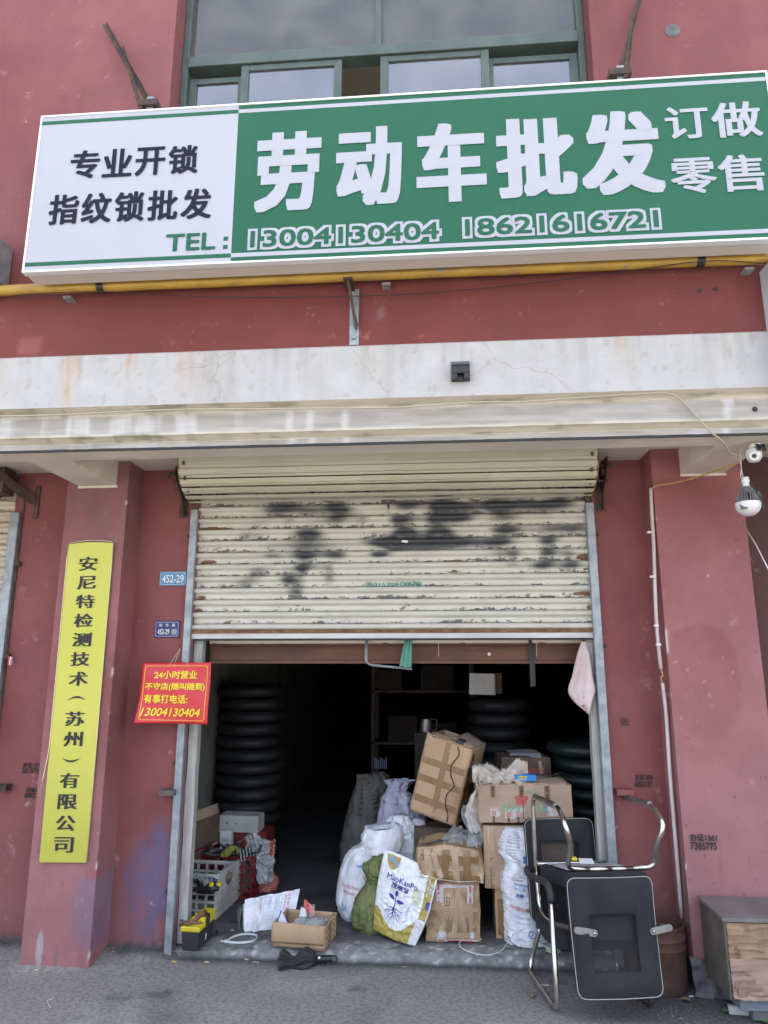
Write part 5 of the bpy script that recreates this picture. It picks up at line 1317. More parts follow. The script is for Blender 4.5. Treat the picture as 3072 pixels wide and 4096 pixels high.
# printed carton with the rose
P0 = V((0.482, 0.15, 0.674)); Wb = .530; Hb = .200
bx = Box('printed_carton', 'wide tan carton printed with a red rose and green leaves', tuple(P0), Wb, .34, Hb, (0, radians(-.6), radians(1.5)), cr=.004, seed=5, m=M_card2)
bx.patch(bx.front(.25, .256, .02, Hb - .004), M_cardd, 'seam')
def rose(cx, cz, r):
    mb = MB(); n = 40
    for (rr, lf) in ((1, 0),):
        f0 = bx.front(cx - .1, cx + .1, cz - .1, cz + .1)
        P_ = [f0(.5, .5, 0)]
        for k in range(n):
            a = 2 * pi * k / n; q_ = r * (1 + .16 * sin(5 * a) + .07 * sin(11 * a))
            P_.append(f0(.5 + q_ * cos(a) / .2, .5 + q_ * .85 * sin(a) / .2, 0))
        mb.add(P_, [(0, 1 + k, 1 + (k + 1) % n) for k in range(n)])
    bx.mesh(mb, 'rose_print', mat('faded_rose_print', (.46, .07, .06), (.38, .12, .10), 26, .7), fix=False)
rose(.245, .125, .036)
for (x0, z0, ln, an, wd) in ((.165, .055, .06, 100, .012), (.18, .055, .055, 60, .010), (.17, .06, .05, 150, .009), (.205, .06, .045, 30, .008), (.34, .055, .055, 120, .010), (.35, .055, .05, 80, .010), (.36, .055, .045, 40, .009)):
    mb = MB(); f0 = bx.front(0, Wb, 0, Hb); P_ = []
    for sgn in (1, -1):
        for k in range(7):
            q_ = k / 6 if sgn > 0 else 1 - k / 6
            ux = ln * q_; uy = sgn * wd * sin(pi * q_) * .6; A = radians(an)
            P_.append(f0((x0 + ux * cos(A) - uy * sin(A)) / Wb, (z0 + ux * sin(A) + uy * cos(A)) / Hb, 0))
    mb.add(P_, [tuple(range(len(P_)))]); bx.mesh(mb, 'leaf_print', M_greenink, fix=False)
def down(fn): return lambda a, b, l2: fn(b, 1 - a, l2)
bx.patch(bx.front(.070, .100, .135, .198), M_tape, 'tape_strip'); bx.text('鑫福中心专用', down(bx.front(.078, .092, .14, .195, .0045)), M_blackink)
bx.patch(bx.front(.232, .262, .13, .198, .002), M_tape, 'tape_strip')
bx.text('特惠鑫福', down(bx.front(.240, .254, .135, .190, .0035)), M_blackink)
bx.patch(bx.front(.375, .410, .12, .198), M_tape, 'tape_strip'); bx.text('鑫福客-厂商特惠', down(bx.front(.384, .402, .125, .195, .0045)), M_blackink)
for (u0, z0, r_) in ((.065, .03, 0), (.148, .022, 0), (.205, .03, 0), (.39, .035, .1)):
    bx.patch(bx.front(u0, u0 + .058, z0, z0 + .05, .0018, r_), mat('torn_white_label', (.52, .48, .46), (.40, .30, .26), 26, .4, mixlo=.45, mixhi=.6), 'torn_label', 8, 8)
for u0, z0 in ((.075, .040), (.158, .030), (.213, .036)):
    mb = MB(); f0 = bx.front(u0, u0 + .022, z0, z0 + .022, .003)
    for (a0_, a1_, b0_, b1_) in ((0, 1, 0, .16), (0, 1, .84, 1), (0, .16, .16, .84), (.84, 1, .16, .84), (.3, .7, .42, .58), (.42, .58, .3, .7)): 
        mb.add([f0(a0_, b0_, 0), f0(a1_, b0_, 0), f0(a1_, b1_, 0), f0(a0_, b1_, 0)], [(0, 1, 2, 3)])
    bx.mesh(mb, 'red_seal', M_redink, fix=False)
    bx.text('鑫福', down(bx.front(u0 + .004, u0 + .017, .003, z0 - .004, .002)), M_blackink)
bx.text('BISHEN', down(bx.front(.372, .384, .045, .095, .003)), M_blueink, .01)
bx.text('益寿大礼', bx.front(.27, .35, .155, .172, .002), M_greenink, .005)
mb = MB(); mb.grid(16, 6, lambda a, b: (.01 + .5 * a, .005 + .13 * b, Hb + .002 + .020 * sin(pi * b * .6) + .008 * fbm(a * 5, b * 2))); o = bx.mesh(mb, 'top_flap', M_card2, smooth=True, fix=False); o.modifiers.new('s', 'SOLIDIFY').thickness = .003
mb = MB(); mb.grid(8, 6, lambda a, b: (.38 + .15 * a, .20 - .07 * b + .1 * a, Hb + .004 + .035 * b * a + .01 * fbm(a * 4, b * 3, 3))); o = bx.mesh(mb, 'raised_flap', M_cardd, smooth=True, fix=False); o.modifiers.new('s', 'SOLIDIFY').thickness = .003
mb = MB(); mb.grid(6, 8, lambda a, b: (Wb + .004 + .02 * sin(pi * b) * a, .02 + .2 * a, .0 + .20 * b)); bx.mesh(mb, 'plastic_flap', M_plas_gr, fix=False, smooth=True)
zbk = P0.z + Hb
b0 = V((0.697, 0.18, 0.862)); 
bb = Box('blue_packet', 'small bright blue box lying on the printed carton', (b0.x, .17, zbk + .022), .120, .05, .031, (radians(2), radians(-1), radians(2)), m=M_bluebox, cr=0, cat='box')
bb.patch(bb.front(.018, .066, .013, .026, .0008), M_yel_ink, 'yellow_label', 2, 2)
bb.text('电子主机', bb.front(.020, .064, .015, .0245, .0014), M_blackink, .01)
bb.text('COMMUNICATION', bb.front(.008, .062, .003, .009, .0012), M_whiteink, .01)
bb.text('TCM-3', bb.front(.046, .066, .0095, .0125, .0012), M_whiteink, .0)

# carton under it with the clear tape edge
P1 = V((0.505, 0.16, 0.331))
bx = Box('plain_carton', 'plain tan carton with glossy tape down its left edge, under the printed one', tuple(P1), .50, .34, .325, (0, 0, 0), cr=.003, seed=8, m=M_card2)
bx.patch(bx.front(.002, .062, .01, .322), M_ctape, 'clear_tape', 6, 20)
bx.patch(bx.front(.034, .054, .0, .16, .003), M_tape, 'tape_strip', 4, 12)
bx.patch(bx.front(.195, .235, .15, .20, .002), mat('orange_stain', (.42, .14, .05), rough=.7), 'orange_label', 3, 3)
P2 = V((0.562, 0.222, 0.07))
bx = Box('small_carton', 'small brown taped carton at the bottom of the right stack on the floor', (P2.x, .19, ZF), .32, .28, P1.z - ZF - .001, (0, 0, 0), cr=.003, seed=9)
bx.patch(bx.front(.0, .30, .10, .135), M_tape, 'tape_strip'); bx.patch(bx.front(.012, .04, .0, .2, .003), M_tape, 'tape_strip', 4, 10)
bx.patch(bx.front(.04, .30, .03, .07), M_tape, 'tape_strip')

# battered taped cartons in the middle
P3 = V((0.164, 0.185, 0.07)); W3 = .300; H3 = .290
bx = Box('wrapped_carton', 'battered carton wrapped in clear tape with red and white label scraps, on the floor', (.172, .11, ZF), W3, .30, .300, (0, 0, radians(2)), cr=.009, seed=12, bulge=.008, m=M_crush)
for (u0, u1, z0, z1, r_) in ((.10, .125, .03, .28, -.25), (.155, .185, .0, .29, -.1), (.19, .21, .05, .28, .15), (.03, .29, .02, .045, .02), (.0, .29, .155, .175, -.03), (.24, .262, .0, .29, 0), (.06, .09, .10, .20, .5)):
    bx.patch(bx.front(u0, u1, z0, z1, .002 + .001 * u0, r_), M_ctape, 'clear_tape', 5, 16)
wl_ = mat('scuffed_white_label', (.62, .60, .62), (.50, .42, .42), 30, .4)
for (u0, u1, z0, z1) in ((.062, .102, .20, .285), (.232, .266, .195, .28), (.085, .27, .272, .288), (.072, .112, .015, .055), (.245, .266, .02, .052), (.10, .29, .0, .014)):
    bx.patch(bx.front(u0, u1, z0, z1, .0042), wl_, 'white_label', 6, 6)
for (u0, u1, z0, z1) in ((.070, .080, .262, .285), (.070, .080, .240, .252), (.070, .079, .200, .208), (.246, .256, .25, .282), (.244, .255, .20, .225), (.12, .26, .003, .010)):
    bx.patch(bx.front(u0, u1, z0, z1, .0056), M_redink, 'red_print', 3, 3)
mb = MB(); f0 = bx.front(.105, .135, .185, .225, .004)
for (a0_, a1_, b0_, b1_) in ((0, 1, 0, .06), (0, 1, .94, 1), (0, .06, .06, .94), (.94, 1, .06, .94), (.45, .55, .2, .8)): mb.add([f0(a0_, b0_, 0), f0(a1_, b0_, 0), f0(a1_, b1_, 0), f0(a0_, b1_, 0)], [(0, 1, 2, 3)])
bx.mesh(mb, 'handling_mark', M_blackink, fix=False)
bx = Box('crushed_carton', 'crushed golden brown carton bound with many tape strips, on top of the wrapped one', (.128, .10, ZF + .303), .355, .33, .17, (radians(-1), radians(-.5), radians(-3)), cr=.021, seed=15, bulge=.020, m=M_crush)
for i, (u0, u1, z0, z1, r_, mm_) in enumerate(((.0, .35, .11, .14, -.03, 0), (.0, .35, .06, .085, .03, 1), (.0, .35, .015, .04, -.02, 0), (.05, .09, .0, .17, .1, 1), (.14, .18, .0, .17, -.08, 0), (.20, .235, .0, .17, .05, 1), (.26, .30, .0, .17, .0, 0), (.10, .13, .02, .16, .3, 1))):
    bx.patch(bx.front(u0, u1, z0, z1, .002 + .0007 * i, r_), M_ctape if mm_ else M_tape, 'tape_strip', 12, 10)
bx.patch(bx.top(.03, .32, .02, .3, .004), mat('torn_yellow_paper', (.44, .31, .15), (.30, .22, .15), 14, .6), 'torn_sheet', 10, 10)
bx.patch(bx.top(.02, .18, .05, .12, .008), mat('blue_torn_strip', (.08, .16, .30), (.25, .22, .2), 20, .5), 'blue_strip', 10, 4)
bx.patch(bx.top(.22, .33, .15, .28, .008), M_cardd, 'torn_flap', 6, 6)
mb = MB()
mb.tube(spline([(.01, -.018, .03), (.12, -.024, .022), (.24, -.024, .012), (.33, -.018, .016)], 8), .0025, 6); bx.mesh(mb, 'binding_strap', M_sackc, smooth=True)
P5 = V((0.199, 0.55, 0.556))
bx = Box('hidden_carton', 'flattened carton end showing between the white sack and the crushed carton', (.10, .48, ZF), .26, .2, .50, (0, 0, 0), cr=.003, seed=17, m=M_cardd)
# back carton in plastic
P6 = V((0.651, 0.66, 0.822))
bx = Box('film_wrapped_carton', 'dim brown carton in plastic film behind the blue packet', (.655, .62, .80), .315, .30, .165, (0, 0, radians(4)), cr=.010, seed=19, bulge=.014, m=M_cardd)
bx.text('圳沃集团', bx.front(.07, .27, .07, .11, .003), M_redink, .012)
for u0, r_ in ((.08, .1), (.13, -.1), (.24, .05)): bx.patch(bx.front(u0, u0 + .018, .07, .15, .005, r_), M_ctape, 'clear_tape', 4, 8)
bx.patch(bx.top(.06, .26, .0, .2, .02), M_plas_gr, 'plastic_cover', 8, 8)
bx = Box('stack_carton', 'dark carton under the film wrapped one, behind the printed carton', (.60, .56, ZF), .44, .38, .728, (0, 0, 0), cr=0, m=M_cardd)
# flattened piece of card on the green tyres
t = MB(); t.grid(8, 4, lambda a, b: (1.03 + .30 * a, .62 + .22 * b, .803 + .012 * sin(a * 3) + .004 * b)); o = tag(build(t, 'cardboard_sheet', M_card2, smooth=True, fix=False), 'loose brown cardboard sheet lying on the green tyres', 'cardboard'); o.modifiers.new('s', 'SOLIDIFY').thickness = .004

# ---- tyres in stacks
def tyre_mesh(R0, r0, hh):
    prof = []
    for k in range(13):
        a = -pi / 2 + pi * k / 12; prof.append((R0 - r0 + r0 * cos(a) * (1 + .04 * (k % 2)), hh / 2 + hh / 2 * sin(a)))
    for k in range(1, 8):
        a = pi / 2 + pi * k / 8; prof.append((R0 - r0 * 1.3 + r0 * .9 * cos(a), hh / 2 + hh / 2 * .9 * sin(a)))
    prof.append(prof[0])
    return MB().lathe(prof, 56)
ORD = ['topmost', 'second', 'third', 'fourth', 'fifth', 'sixth', 'seventh', 'eighth', 'ninth', 'tenth', 'eleventh', 'twelfth', 'thirteenth', 'fourteenth', 'fifteenth', 'sixteenth', 'lowest']
def tyre_stack(cx, cy, z0, z1, n, R0, m, where, group, top_m=None):
    hh = (z1 - z0) / n
    proto = build(tyre_mesh(R0, .055, hh * .97), 'tyre', m, smooth=True)
    for k in range(n):
        o = proto if k == 0 else proto.copy()
        if k: COL.objects.link(o)
        j = n - 1 - k
        o.location = (cx + random.uniform(-.012, .012), cy + random.uniform(-.012, .012), z0 + k * hh)
        o.rotation_euler = (random.uniform(-.01, .01), random.uniform(-.01, .01), random.uniform(0, 6))
        o.scale = (1 + random.uniform(-.02, .02),) * 2 + (1,)
        tag(o, f"{'lowest' if k == 0 else ORD[j]} tyre {'of' if k == 0 else 'from the top of'} {where}" if j else f'topmost tyre of {where}', 'tyre', group)
tyre_stack(-1.235, 1.56, ZF, 1.39, 14, .258, M_tyre, 'the tall dark stack inside left of the doorway', 'tyres in the left stack')
tyre_stack(.73, 1.58, ZF, 1.30, 12, .255, M_tyre, 'the dark stack behind the cartons', 'tyres in the middle stack')
tyre_stack(1.245, .80, ZF, 1.06, 11, .26, M_tyreg, 'the greenish stack by the right jamb', 'tyres in the right stack')
mb = MB(); mb.grid(20, 10, lambda a, b: (-1.45 + .44 * a, 1.32 + .35 * b, 1.397 + .015 * fbm(a * 6, b * 5, 2))); tag(build(mb, 'plastic_sheet', mat('dark_blue_film', (.02, .028, .05), rough=.3), smooth=True, fix=False), 'dark blue plastic sheet lying on top of the left tyre stack', 'plastic sheet')
bx = Box('white_paper_box', 'white sheet fronted box on top of the middle tyre stack', (0.503, 1.34, 1.331), .185, .14, .148, (0, radians(1), radians(-3)), m=M_whbox, cr=0)
mb = MB(); mb.grid(4, 4, lambda a, b: (-.012 + .185 * a + .006 * b, -.004 - .012 * b, .0 + .155 * b)); bx.mesh(mb, 'loose_sheet', M_paper, fix=False)
mb = MB(); mb.grid(4, 4, lambda a, b: (.185 + .05 * a, .03, .01 + .15 * b)); bx.mesh(mb, 'side_flap', M_cardd, fix=False)
mb = MB(); mb.tube([(-.02, -.002, .14), (-.001, -.002, .1)], .002, 4)
t = thing('shelf_rack', 'dark metal rack deep inside the shop behind the tyres', 'shelf', (.2, 2.6, ZF))
for x in (-.35, .55):
    for y in (2.4, 2.8):
        mb = MB(); mb.box(x, x + .03, y, y + .03, ZF, 1.7); build(mb, 'post', M_iron, t)
for z in (.4, .85, 1.3, 1.68):
    mb = MB(); mb.box(-.35, .58, 2.4, 2.83, z, z + .02); build(mb, 'shelf_board', M_iron, t)
for i, (x, z, w, h, lb) in enumerate(((-.30, 1.321, .22, .18, 'dim carton at the left end of the upper rack shelf'), (.10, 1.321, .30, .22, 'wider dim carton on the upper rack shelf'), (-.2, .871, .26, .22, 'dim carton on the middle rack shelf left'), (.2, .871, .22, .16, 'low dim carton on the middle rack shelf right'))):
    Box('rack_carton', lb, (x, 2.45, z), w, .25, h, m=M_cardk, cr=0, group='cartons on the dark rack')
t = thing('kettle', 'small dull metal kettle with black handle in the dark behind the leaning carton', 'kettle', (0.17, 1.1, 1.084))
c = V((0.17, 1.1, 1.124)); mb = MB(); mb.lathe([(.0, -.045), (.04, -.045), (.042, .0), (.034, .045), (.0, .05)], 24, tuple(c)); build(mb, 'kettle_body', M_chromed, t, smooth='auto')
mb = MB(); mb.tube(spline([(c.x + .03, c.y, c.z + .04), (c.x + .075, c.y, c.z + .04), (c.x + .07, c.y, c.z - .03), (c.x + .04, c.y, c.z - .035)], 5), .006, 8); build(mb, 'handle', M_black, t, smooth=True)
bx = Box('kettle_carton', 'dark carton standing under the kettle', (c.x - .08, 1.02, ZF), .26, .22, c.z - .046 - ZF, m=M_cardk, cr=0)

# ---- sacks
X3 = lambda q: (q[0], q[2])
t, tr = sack('grey_sack', 'tall grey woven sack standing dim behind the white sacks', [(-.30, 1.45, ZF, .17, .16), (-.30, 1.44, .25, .175, .17), (-.27, 1.42, .50, .150, .14), (-.245, 1.40, .66, .12, .11), (-.24, 1.40, .745, .115, .06)], M_sackg, seed=2, amp=.018, nu=72, nv=60, closed_top=False, fold=.008, group='woven sacks')
t, tr = sack('lilac_sack', 'lilac white sack with gathered neck in front of the leaning carton left side', [(.0, .95, ZF, .16, .14), (.0, .95, .30, .165, .14), (.0, .95, .50, .155, .13), (-.03, .95, .66, .10, .09), (-.025, .95, .72, .05, .045), (-.01, .95, .775, .085, .055)], M_sackl, seed=4, amp=.018, nu=72, nv=60, closed_top=False, fold=.012, nf=7, group='woven sacks')
mb = MB(); 
for k in range(7): mb.box(-.22 + .014 * k, -.212 + .014 * k, 1.28, 1.29, .80, .88 - .01 * (k % 3))
tag(build(mb, 'blue_basket', mat('blue_plastic', (.015, .05, .12), rough=.5)), 'bit of blue slatted basket showing above the grey sack', 'basket')
mb = MB()
t, tr = sack('open_white_sack', 'white woven sack, its wide mouth folded open above the printed belly', [(-.19, .50, ZF, .15, .15), (-.195, .50, .16, .175, .16), (-.18, .50, .30, .170, .15), (-.15, .49, .42, .150, .13), (-.105, .46, .48, .115, .10), (-.10, .43, .535, .105, .09), (-.085, .42, .585, .095, .08)], M_sackw, seed=6, amp=.016, closed_top=False, fold=.005, group='woven sacks', nu=72, nv=60)
print_on(t, tr, '新加坡精密有限', -.33, -.19, .255, .275, M_palered, bold=.0, slope=-.1); print_on(t, tr, '食品级淀粉', -.32, -.20, .225, .242, M_palered, slope=-.1); print_on(t, tr, 'SH', -.33, -.30, .13, .165, M_paleblue, bold=.03)
print_on(t, tr, None, -.24, -.17, .37, .385, M_paleblue)
mb = MB(); mb.grid(64, 14, lambda a, b: V((-.085, .415, .59)) + V(((.100 + .008 * sin(b * 3)) * cos(2 * pi * a), (.082 + .006 * b) * sin(2 * pi * a), .012 * sin(2 * pi * a + 1) - .135 * b * (1 if sin(2 * pi * a) < .1 else .3))) + V((cos(2 * pi * a), sin(2 * pi * a), 0)) * (.014 * sin(pi * b * .8) + .012 * fbm(a * 9, b * 2, 3) * b), closed_u=True)
build(mb, 'turned_down_rim', M_sackw, t, smooth=True, fix=False)
t, tr = sack('second_white_sack', 'plain white woven sack bulging right of the open mouthed one', [(.035, .58, ZF, .12, .13), (.035, .58, .25, .125, .13), (.04, .57, .42, .115, .11), (.035, .56, .52, .095, .09), (.015, .55, .59, .075, .06), (.02, .55, .628, .06, .035)], M_sackw, seed=8, amp=.016, group='woven sacks', fold=.007, nf=8, nu=72, nv=60)
t, tr = sack('folded_white_sack', 'small folded corner of a white sack between sacks and leaning carton', [(.12, .60, .28, .05, .06), (.12, .60, .45, .055, .06), (.12, .60, .56, .05, .05), (.12, .60, .598, .045, .03)], M_sackw, seed=18, amp=.008, group='woven sacks')
t, tr = sack('olive_net_sack', 'olive green net sack squeezed behind the printed fertiliser bag', [(-.105, .30, ZF, .125, .11), (-.115, .30, .14, .135, .12), (-.105, .30, .26, .105, .10), (-.085, .30, .33, .080, .08), (-.095, .29, .39, .090, .085), (-.085, .29, .435, .075, .06), (-.08, .29, .452, .03, .03)], M_moss, seed=10, amp=.019, fr=13, fold=.008, nf=11, nu=80, nv=70, group='woven sacks')
mb = MB()
for i in range(420):
    a = random.uniform(0, 2 * pi); zz = random.choice([random.uniform(.33, .40), random.uniform(.33, .40), random.uniform(ZF, .12), .44])
    rr = (.085 if zz > .3 else .13) * random.uniform(.9, 1.08); 
    p = V((-.095 + rr * cos(a) + (.07 if zz == .44 else 0), .295 - abs(rr * sin(a)), zz)); d = V((random.uniform(-1, 1), random.uniform(-1, 0), random.uniform(-.8, .8))).normalized() * random.uniform(.008, .022)
    s_ = V((.0008, 0, .0008)); mb.add([p - s_, p + s_, p + d * .6 + s_ + V((0, 0, random.uniform(-.004, .004))), p + d], [(0, 1, 2), (0, 2, 3)])
build(mb, 'frayed_netting', mat('frayed_green_fibre', (.10, .13, .03), rough=.9), t, fix=False, kind='stuff')
# fertiliser bag
FQ = [V(p) for p in ((-0.119, 0.15, 0.12), (0.119, 0.02, 0.099), (0.26, 0.09, 0.407), (-0.058, 0.2, 0.513))]
FQ[0].z = ZF + .045; FQ[1].z = ZF + .012
t = thing('fertiliser_bag', 'white and gold fertiliser bag with a navy seedling, leaning on the cartons', 'bag', tuple((FQ[0] + FQ[1]) / 2))
def fq(u, v, lift=0.0, back=False):
    p = (FQ[0] * (1 - u) + FQ[1] * u) * (1 - v) + (FQ[3] * (1 - u) + FQ[2] * u) * v
    p = p + V((-.012 * sin(pi * v) * (1 - u) + .012 * sin(pi * v * 1.4) * u, 0, .014 * sin(pi * u) * sm(.75, 1, v) - .018 * sin(pi * u) * (1 - sm(0, .25, v)) * .6))
    bl = (sin(pi * min(1, max(0, u))) * sin(pi * (.08 + .84 * v))) ** .6 if 0 < u < 1 else 0
    wr = .011 * fbm(p.x * 13, p.z * 13, 5) + .008 * (1 - abs(noise.noise(V((p.x * 30, p.z * 30, 2)))) * 2.5) + .003 * fbm(p.x * 45, p.z * 45, 8)
    n_ = V((.12, -1, .15)).normalized()
    return p + (n_ * (.030 * bl + wr * (.4 + .6 * bl) + lift) if not back else n_ * (-.045 * bl))
def fcol(p, u, v):
    W_c = (.82, .83, .86); G_c = (.42, .33, .07)
    c = W_c
    if v < .30 + .0 and v < .10 + .28 * ((u - .44) / .44) ** 2 + .0: c = G_c
    if .84 < u < .97 and v > .33: c = G_c
    if u > .90 and .48 < v < .60 and u < .97: c = (.05, .05, .30)
    if ((u - .20) / .13) ** 2 + ((v - 1.0) / .20) ** 2 < 1 and u > .05 and v < .965: c = G_c
    if ((u - .72) / .09) ** 2 + ((v - .60) / .12) ** 2 < 1: c = (.60, .59, .47)
    if u > .80 and v < .33: c = (.66, .67, .68)
    return c
mb = MB(); mb.grid(90, 110, lambda a, b: fq(a, b), fcol)
mb.grid(30, 30, lambda a, b: fq(a, b, 0, True), lambda p, a, b: (.6, .6, .6))
build(mb, 'bag_body', M_fert, t, smooth=True, fix=False)
def fr_(u0, u1, v0, v1, l=.0035): return lambda a, b, l2: fq(u0 + (u1 - u0) * a, v0 + (v1 - v0) * b, l + l2)
for s_, u0, u1, v0, v1, m_, bo in (('MaoKanPo', .14, .70, .68, .755, M_navyink, .010), ('茂根宝', .24, .56, .595, .665, M_navyink, .02), ('改良土壤防病促根', .22, .53, .565, .58, M_goldink, 0), ('促', .1, .1, 0, 0, None, 0)):
    if m_: mb = MB(); put(mb, s_, fr_(u0, u1, v0, v1), bo); build(mb, 'printed_lettering', m_, t, fix=False)
mb = MB(); put(mb, 'MaoKanPo', (lambda f: (lambda a, b, l2: f(b if False else 1 - b, a, l2)))(fr_(.865, .905, .66, .93)), .012); build(mb, 'printed_lettering', M_whiteink, t, fix=False)
mb = MB(); put(mb, '茂根宝', (lambda f: (lambda a, b, l2: f(1 - b, a, l2)))(fr_(.915, .955, .70, .86)), .012); build(mb, 'printed_lettering', M_whiteink, t, fix=False)
for k, s_ in enumerate('微生物菌剂'):
    mb = MB(); put(mb, s_, fr_(.60, .635, .42 - k * .032, .445 - k * .032), 0); build(mb, 'printed_lettering', M_paleblue, t, fix=False)
def strok(mb, pts, w0, w1):
    pts = spline([V((a, b, 0)) for a, b in pts], 6); n = len(pts); vs = []
    for i, p in enumerate(pts):
        d = (pts[min(n - 1, i + 1)] - pts[max(0, i - 1)]); nn = V((-d.y, d.x, 0)).normalized(); w_ = (w0 + (w1 - w0) * i / (n - 1))
        for q_ in (-1, 1): vs.append(fq(p.x + nn.x * w_ * q_, p.y + nn.y * w_ * q_ * .75, .0036))
    mb.add(vs, [(2 * i, 2 * i + 1, 2 * i + 3, 2 * i + 2) for i in range(n - 1)])
mb = MB()
for pts, w0, w1 in ((((.36, .49), (.365, .42), (.36, .38), (.35, .33), (.36, .29)), .006, .011), (((.36, .36), (.35, .30), (.355, .25), (.34, .19)), .010, .003), (((.36, .35), (.30, .355), (.24, .35), (.16, .375)), .007, .002), (((.36, .34), (.30, .31), (.24, .30), (.19, .28)), .007, .002),
    (((.36, .35), (.43, .345), (.50, .335), (.56, .34)), .007, .002), (((.36, .33), (.44, .30), (.50, .27), (.57, .27)), .007, .002), (((.37, .33), (.42, .27), (.45, .23), (.49, .21)), .006, .002), (((.355, .30), (.30, .26), (.27, .22), (.25, .17)), .006, .002),
    (((.36, .28), (.39, .23), (.40, .18), (.43, .15)), .005, .0015), (((.30, .31), (.26, .27), (.21, .26)), .004, .0015), (((.44, .30), (.47, .26), (.52, .24)), .004, .0015), (((.34, .24), (.31, .20), (.29, .15)), .004, .0015), (((.24, .30), (.20, .25), (.18, .22)), .003, .001), (((.50, .335), (.53, .30), (.60, .29)), .003, .001),
    (((.30, .26), (.24, .24), (.20, .20)), .003, .001), (((.42, .27), (.46, .28), (.51, .30)), .003, .001)):
    strok(mb, pts, w0, w1)
for (cu, cv, du, dv, ln) in ((.36, .50, .02, 1, .115), (.345, .46, -1.0, .55, .14), (.375, .455, 1.0, -.02, .155)):
    L = math.hypot(du, dv); du /= L; dv /= L; vs = [];
    for k in range(13):
        q_ = k / 12; ww_ = .030 * sin(pi * q_ ** .85)
        for sg in (-1, 1): vs.append(fq(cu + du * ln * q_ - dv * ww_ * sg, cv + dv * ln * q_ * .8 + du * ww_ * sg * .8, .0037))
    mb.add(vs, [(2 * i, 2 * i + 1, 2 * i + 3, 2 * i + 2) for i in range(12)])
build(mb, 'seedling_emblem', M_navyink, t, fix=False)
mb = MB(); put(mb, '根', fr_(.12, .22, .885, .955), .03); put(mb, '宝', fr_(.22, .30, .855, .915), .03); build(mb, 'badge_lettering', M_paleblue, t, fix=False)
# printed white sack on the right
PS = [(.735, .17, ZF, .135, .10), (.72, .17, .13, .120, .10), (.70, .17, .25, .095, .09), (.70, .17, .36, .105, .09), (.705, .17, .44, .105, .085), (.700, .17, .50, .082, .07), (.685, .17, .56, .100, .075), (.685, .17, .64, .090, .055), (.675, .165, .695, .055, .03)]
PS = [(0.616 + .125 + (q[0] - .735), q[1], q[2] * .93 + .004, q[3], q[4]) for q in PS]; PS[0] = (PS[0][0], PS[0][1], ZF, PS[0][3], PS[0][4])
t, tr = sack('printed_white_sack', 'tall white woven sack with blue and red print beside the chairs', PS, M_sackw, seed=14, amp=.009, fr=10, group='woven sacks', nu=96, nv=120, fold=.004, nf=6, sag=True)
cx = PS[4][0]
for (s_, xa, xb, z0, z1, m_, bo, sl) in (('SOUTH', .0, .075, .425, .440, M_blueink, .005, 0), ('南化', .03, .075, .400, .418, M_paleblue, .0, 0), ('饲料级磷酸氢钙', -.055, .06, .372, .386, M_paleblue, .01, -.12), ('高品质', -.05, .01, .345, .365, M_paleblue, .0, -.1), ('净重', -.045, .0, .315, .333, M_blueink, .02, -.1), ('口50kg', .01, .08, .315, .330, M_paleblue, .0, -.08),
                               ('中国云南南宁', -.075, .085, .255, .275, M_palered, .015, -.18), ('有限公司', .01, .085, .238, .252, M_palered, .0, -.12), ('产品执行标准', -.06, .05, .215, .227, M_paleblue, 0, -.16), ('生产许可证', -.05, .03, .185, .197, M_paleblue, 0, -.12), ('WHITE', -.045, .0, .1, .11, M_paleblue, 0, -.1)):
    print_on(t, tr, s_, cx + xa, cx + xb, z0, z1, m_, bold=bo, slope=sl)
print_on(t, tr, '中', cx + .005, cx + .065, .465, .525, M_blueink, bold=.05)
mb = MB(); 
def pon(x, z, l=.003):
    h = tr.ray_cast(V((x, -.5, z)), V((0, 1, 0)), 3); return V((x, (h[0].y if h[0] else .08) - l, z))
for k in range(24):
    a = 2 * pi * k / 24; b_ = 2 * pi * (k + 1) / 24
    if k in (3, 4): continue
    mb.add([pon(cx + .035 + r_ * cos(q_), .135 + r_ * sin(q_)) for q_ in (a, b_) for r_ in (.016, .021)], [(0, 1, 3, 2)])
mb.add([pon(cx + .028, .125), pon(cx + .033, .125), pon(cx + .045, .146), pon(cx + .040, .146)], [(0, 1, 2, 3)])
build(mb, 'round_emblem', M_blueink, t, fix=False)
# cream sack draped by the printed carton
t = thing('cream_sack', 'empty cream woven sack draped over the left end of the printed carton', 'sack', (.55, .2, .86), 'woven sacks')
def cs(a, b):
    x = .455 + .325 * a; z = .885 + .065 * b - .0 + .020 * sin(a * 9) * b + .028 * a * b
    y = .17 + .10 * b + .02 * sin(a * 14 + b * 2) + .02 * fbm(a * 6, b * 4, 2)
    return (x, y, z + .016 * fbm(a * 9, b * 3, 6))
mb = MB(); mb.grid(60, 20, cs); o = build(mb, 'draped_top', M_sackc, t, smooth=True, fix=False); o.modifiers.new('s', 'SOLIDIFY').thickness = .002
mb = MB(); mb.grid(20, 50, lambda a, b: (.44 + .055 * a - .035 * sin(b * 5) * (1 - a) + .012 * fbm(a * 3, b * 7), .12 + .06 * a + .02 * sin(a * 9 + b * 4), .62 + .31 * b)); o = build(mb, 'hanging_side', M_sackc, t, smooth=True, fix=False); o.modifiers.new('s', 'SOLIDIFY').thickness = .002
mb = MB()
for i in range(160):
    a = random.random(); p = V(cs(a, 1)); d = V((random.uniform(-.4, .8), random.uniform(-.3, .3), random.uniform(.2, 1))).normalized() * random.uniform(.006, .018); s_ = V((.0007, 0, 0)); mb.add([p - s_, p + s_, p + d], [(0, 1, 2)])
build(mb, 'frayed_fringe', M_rope, t, fix=False, kind='stuff')
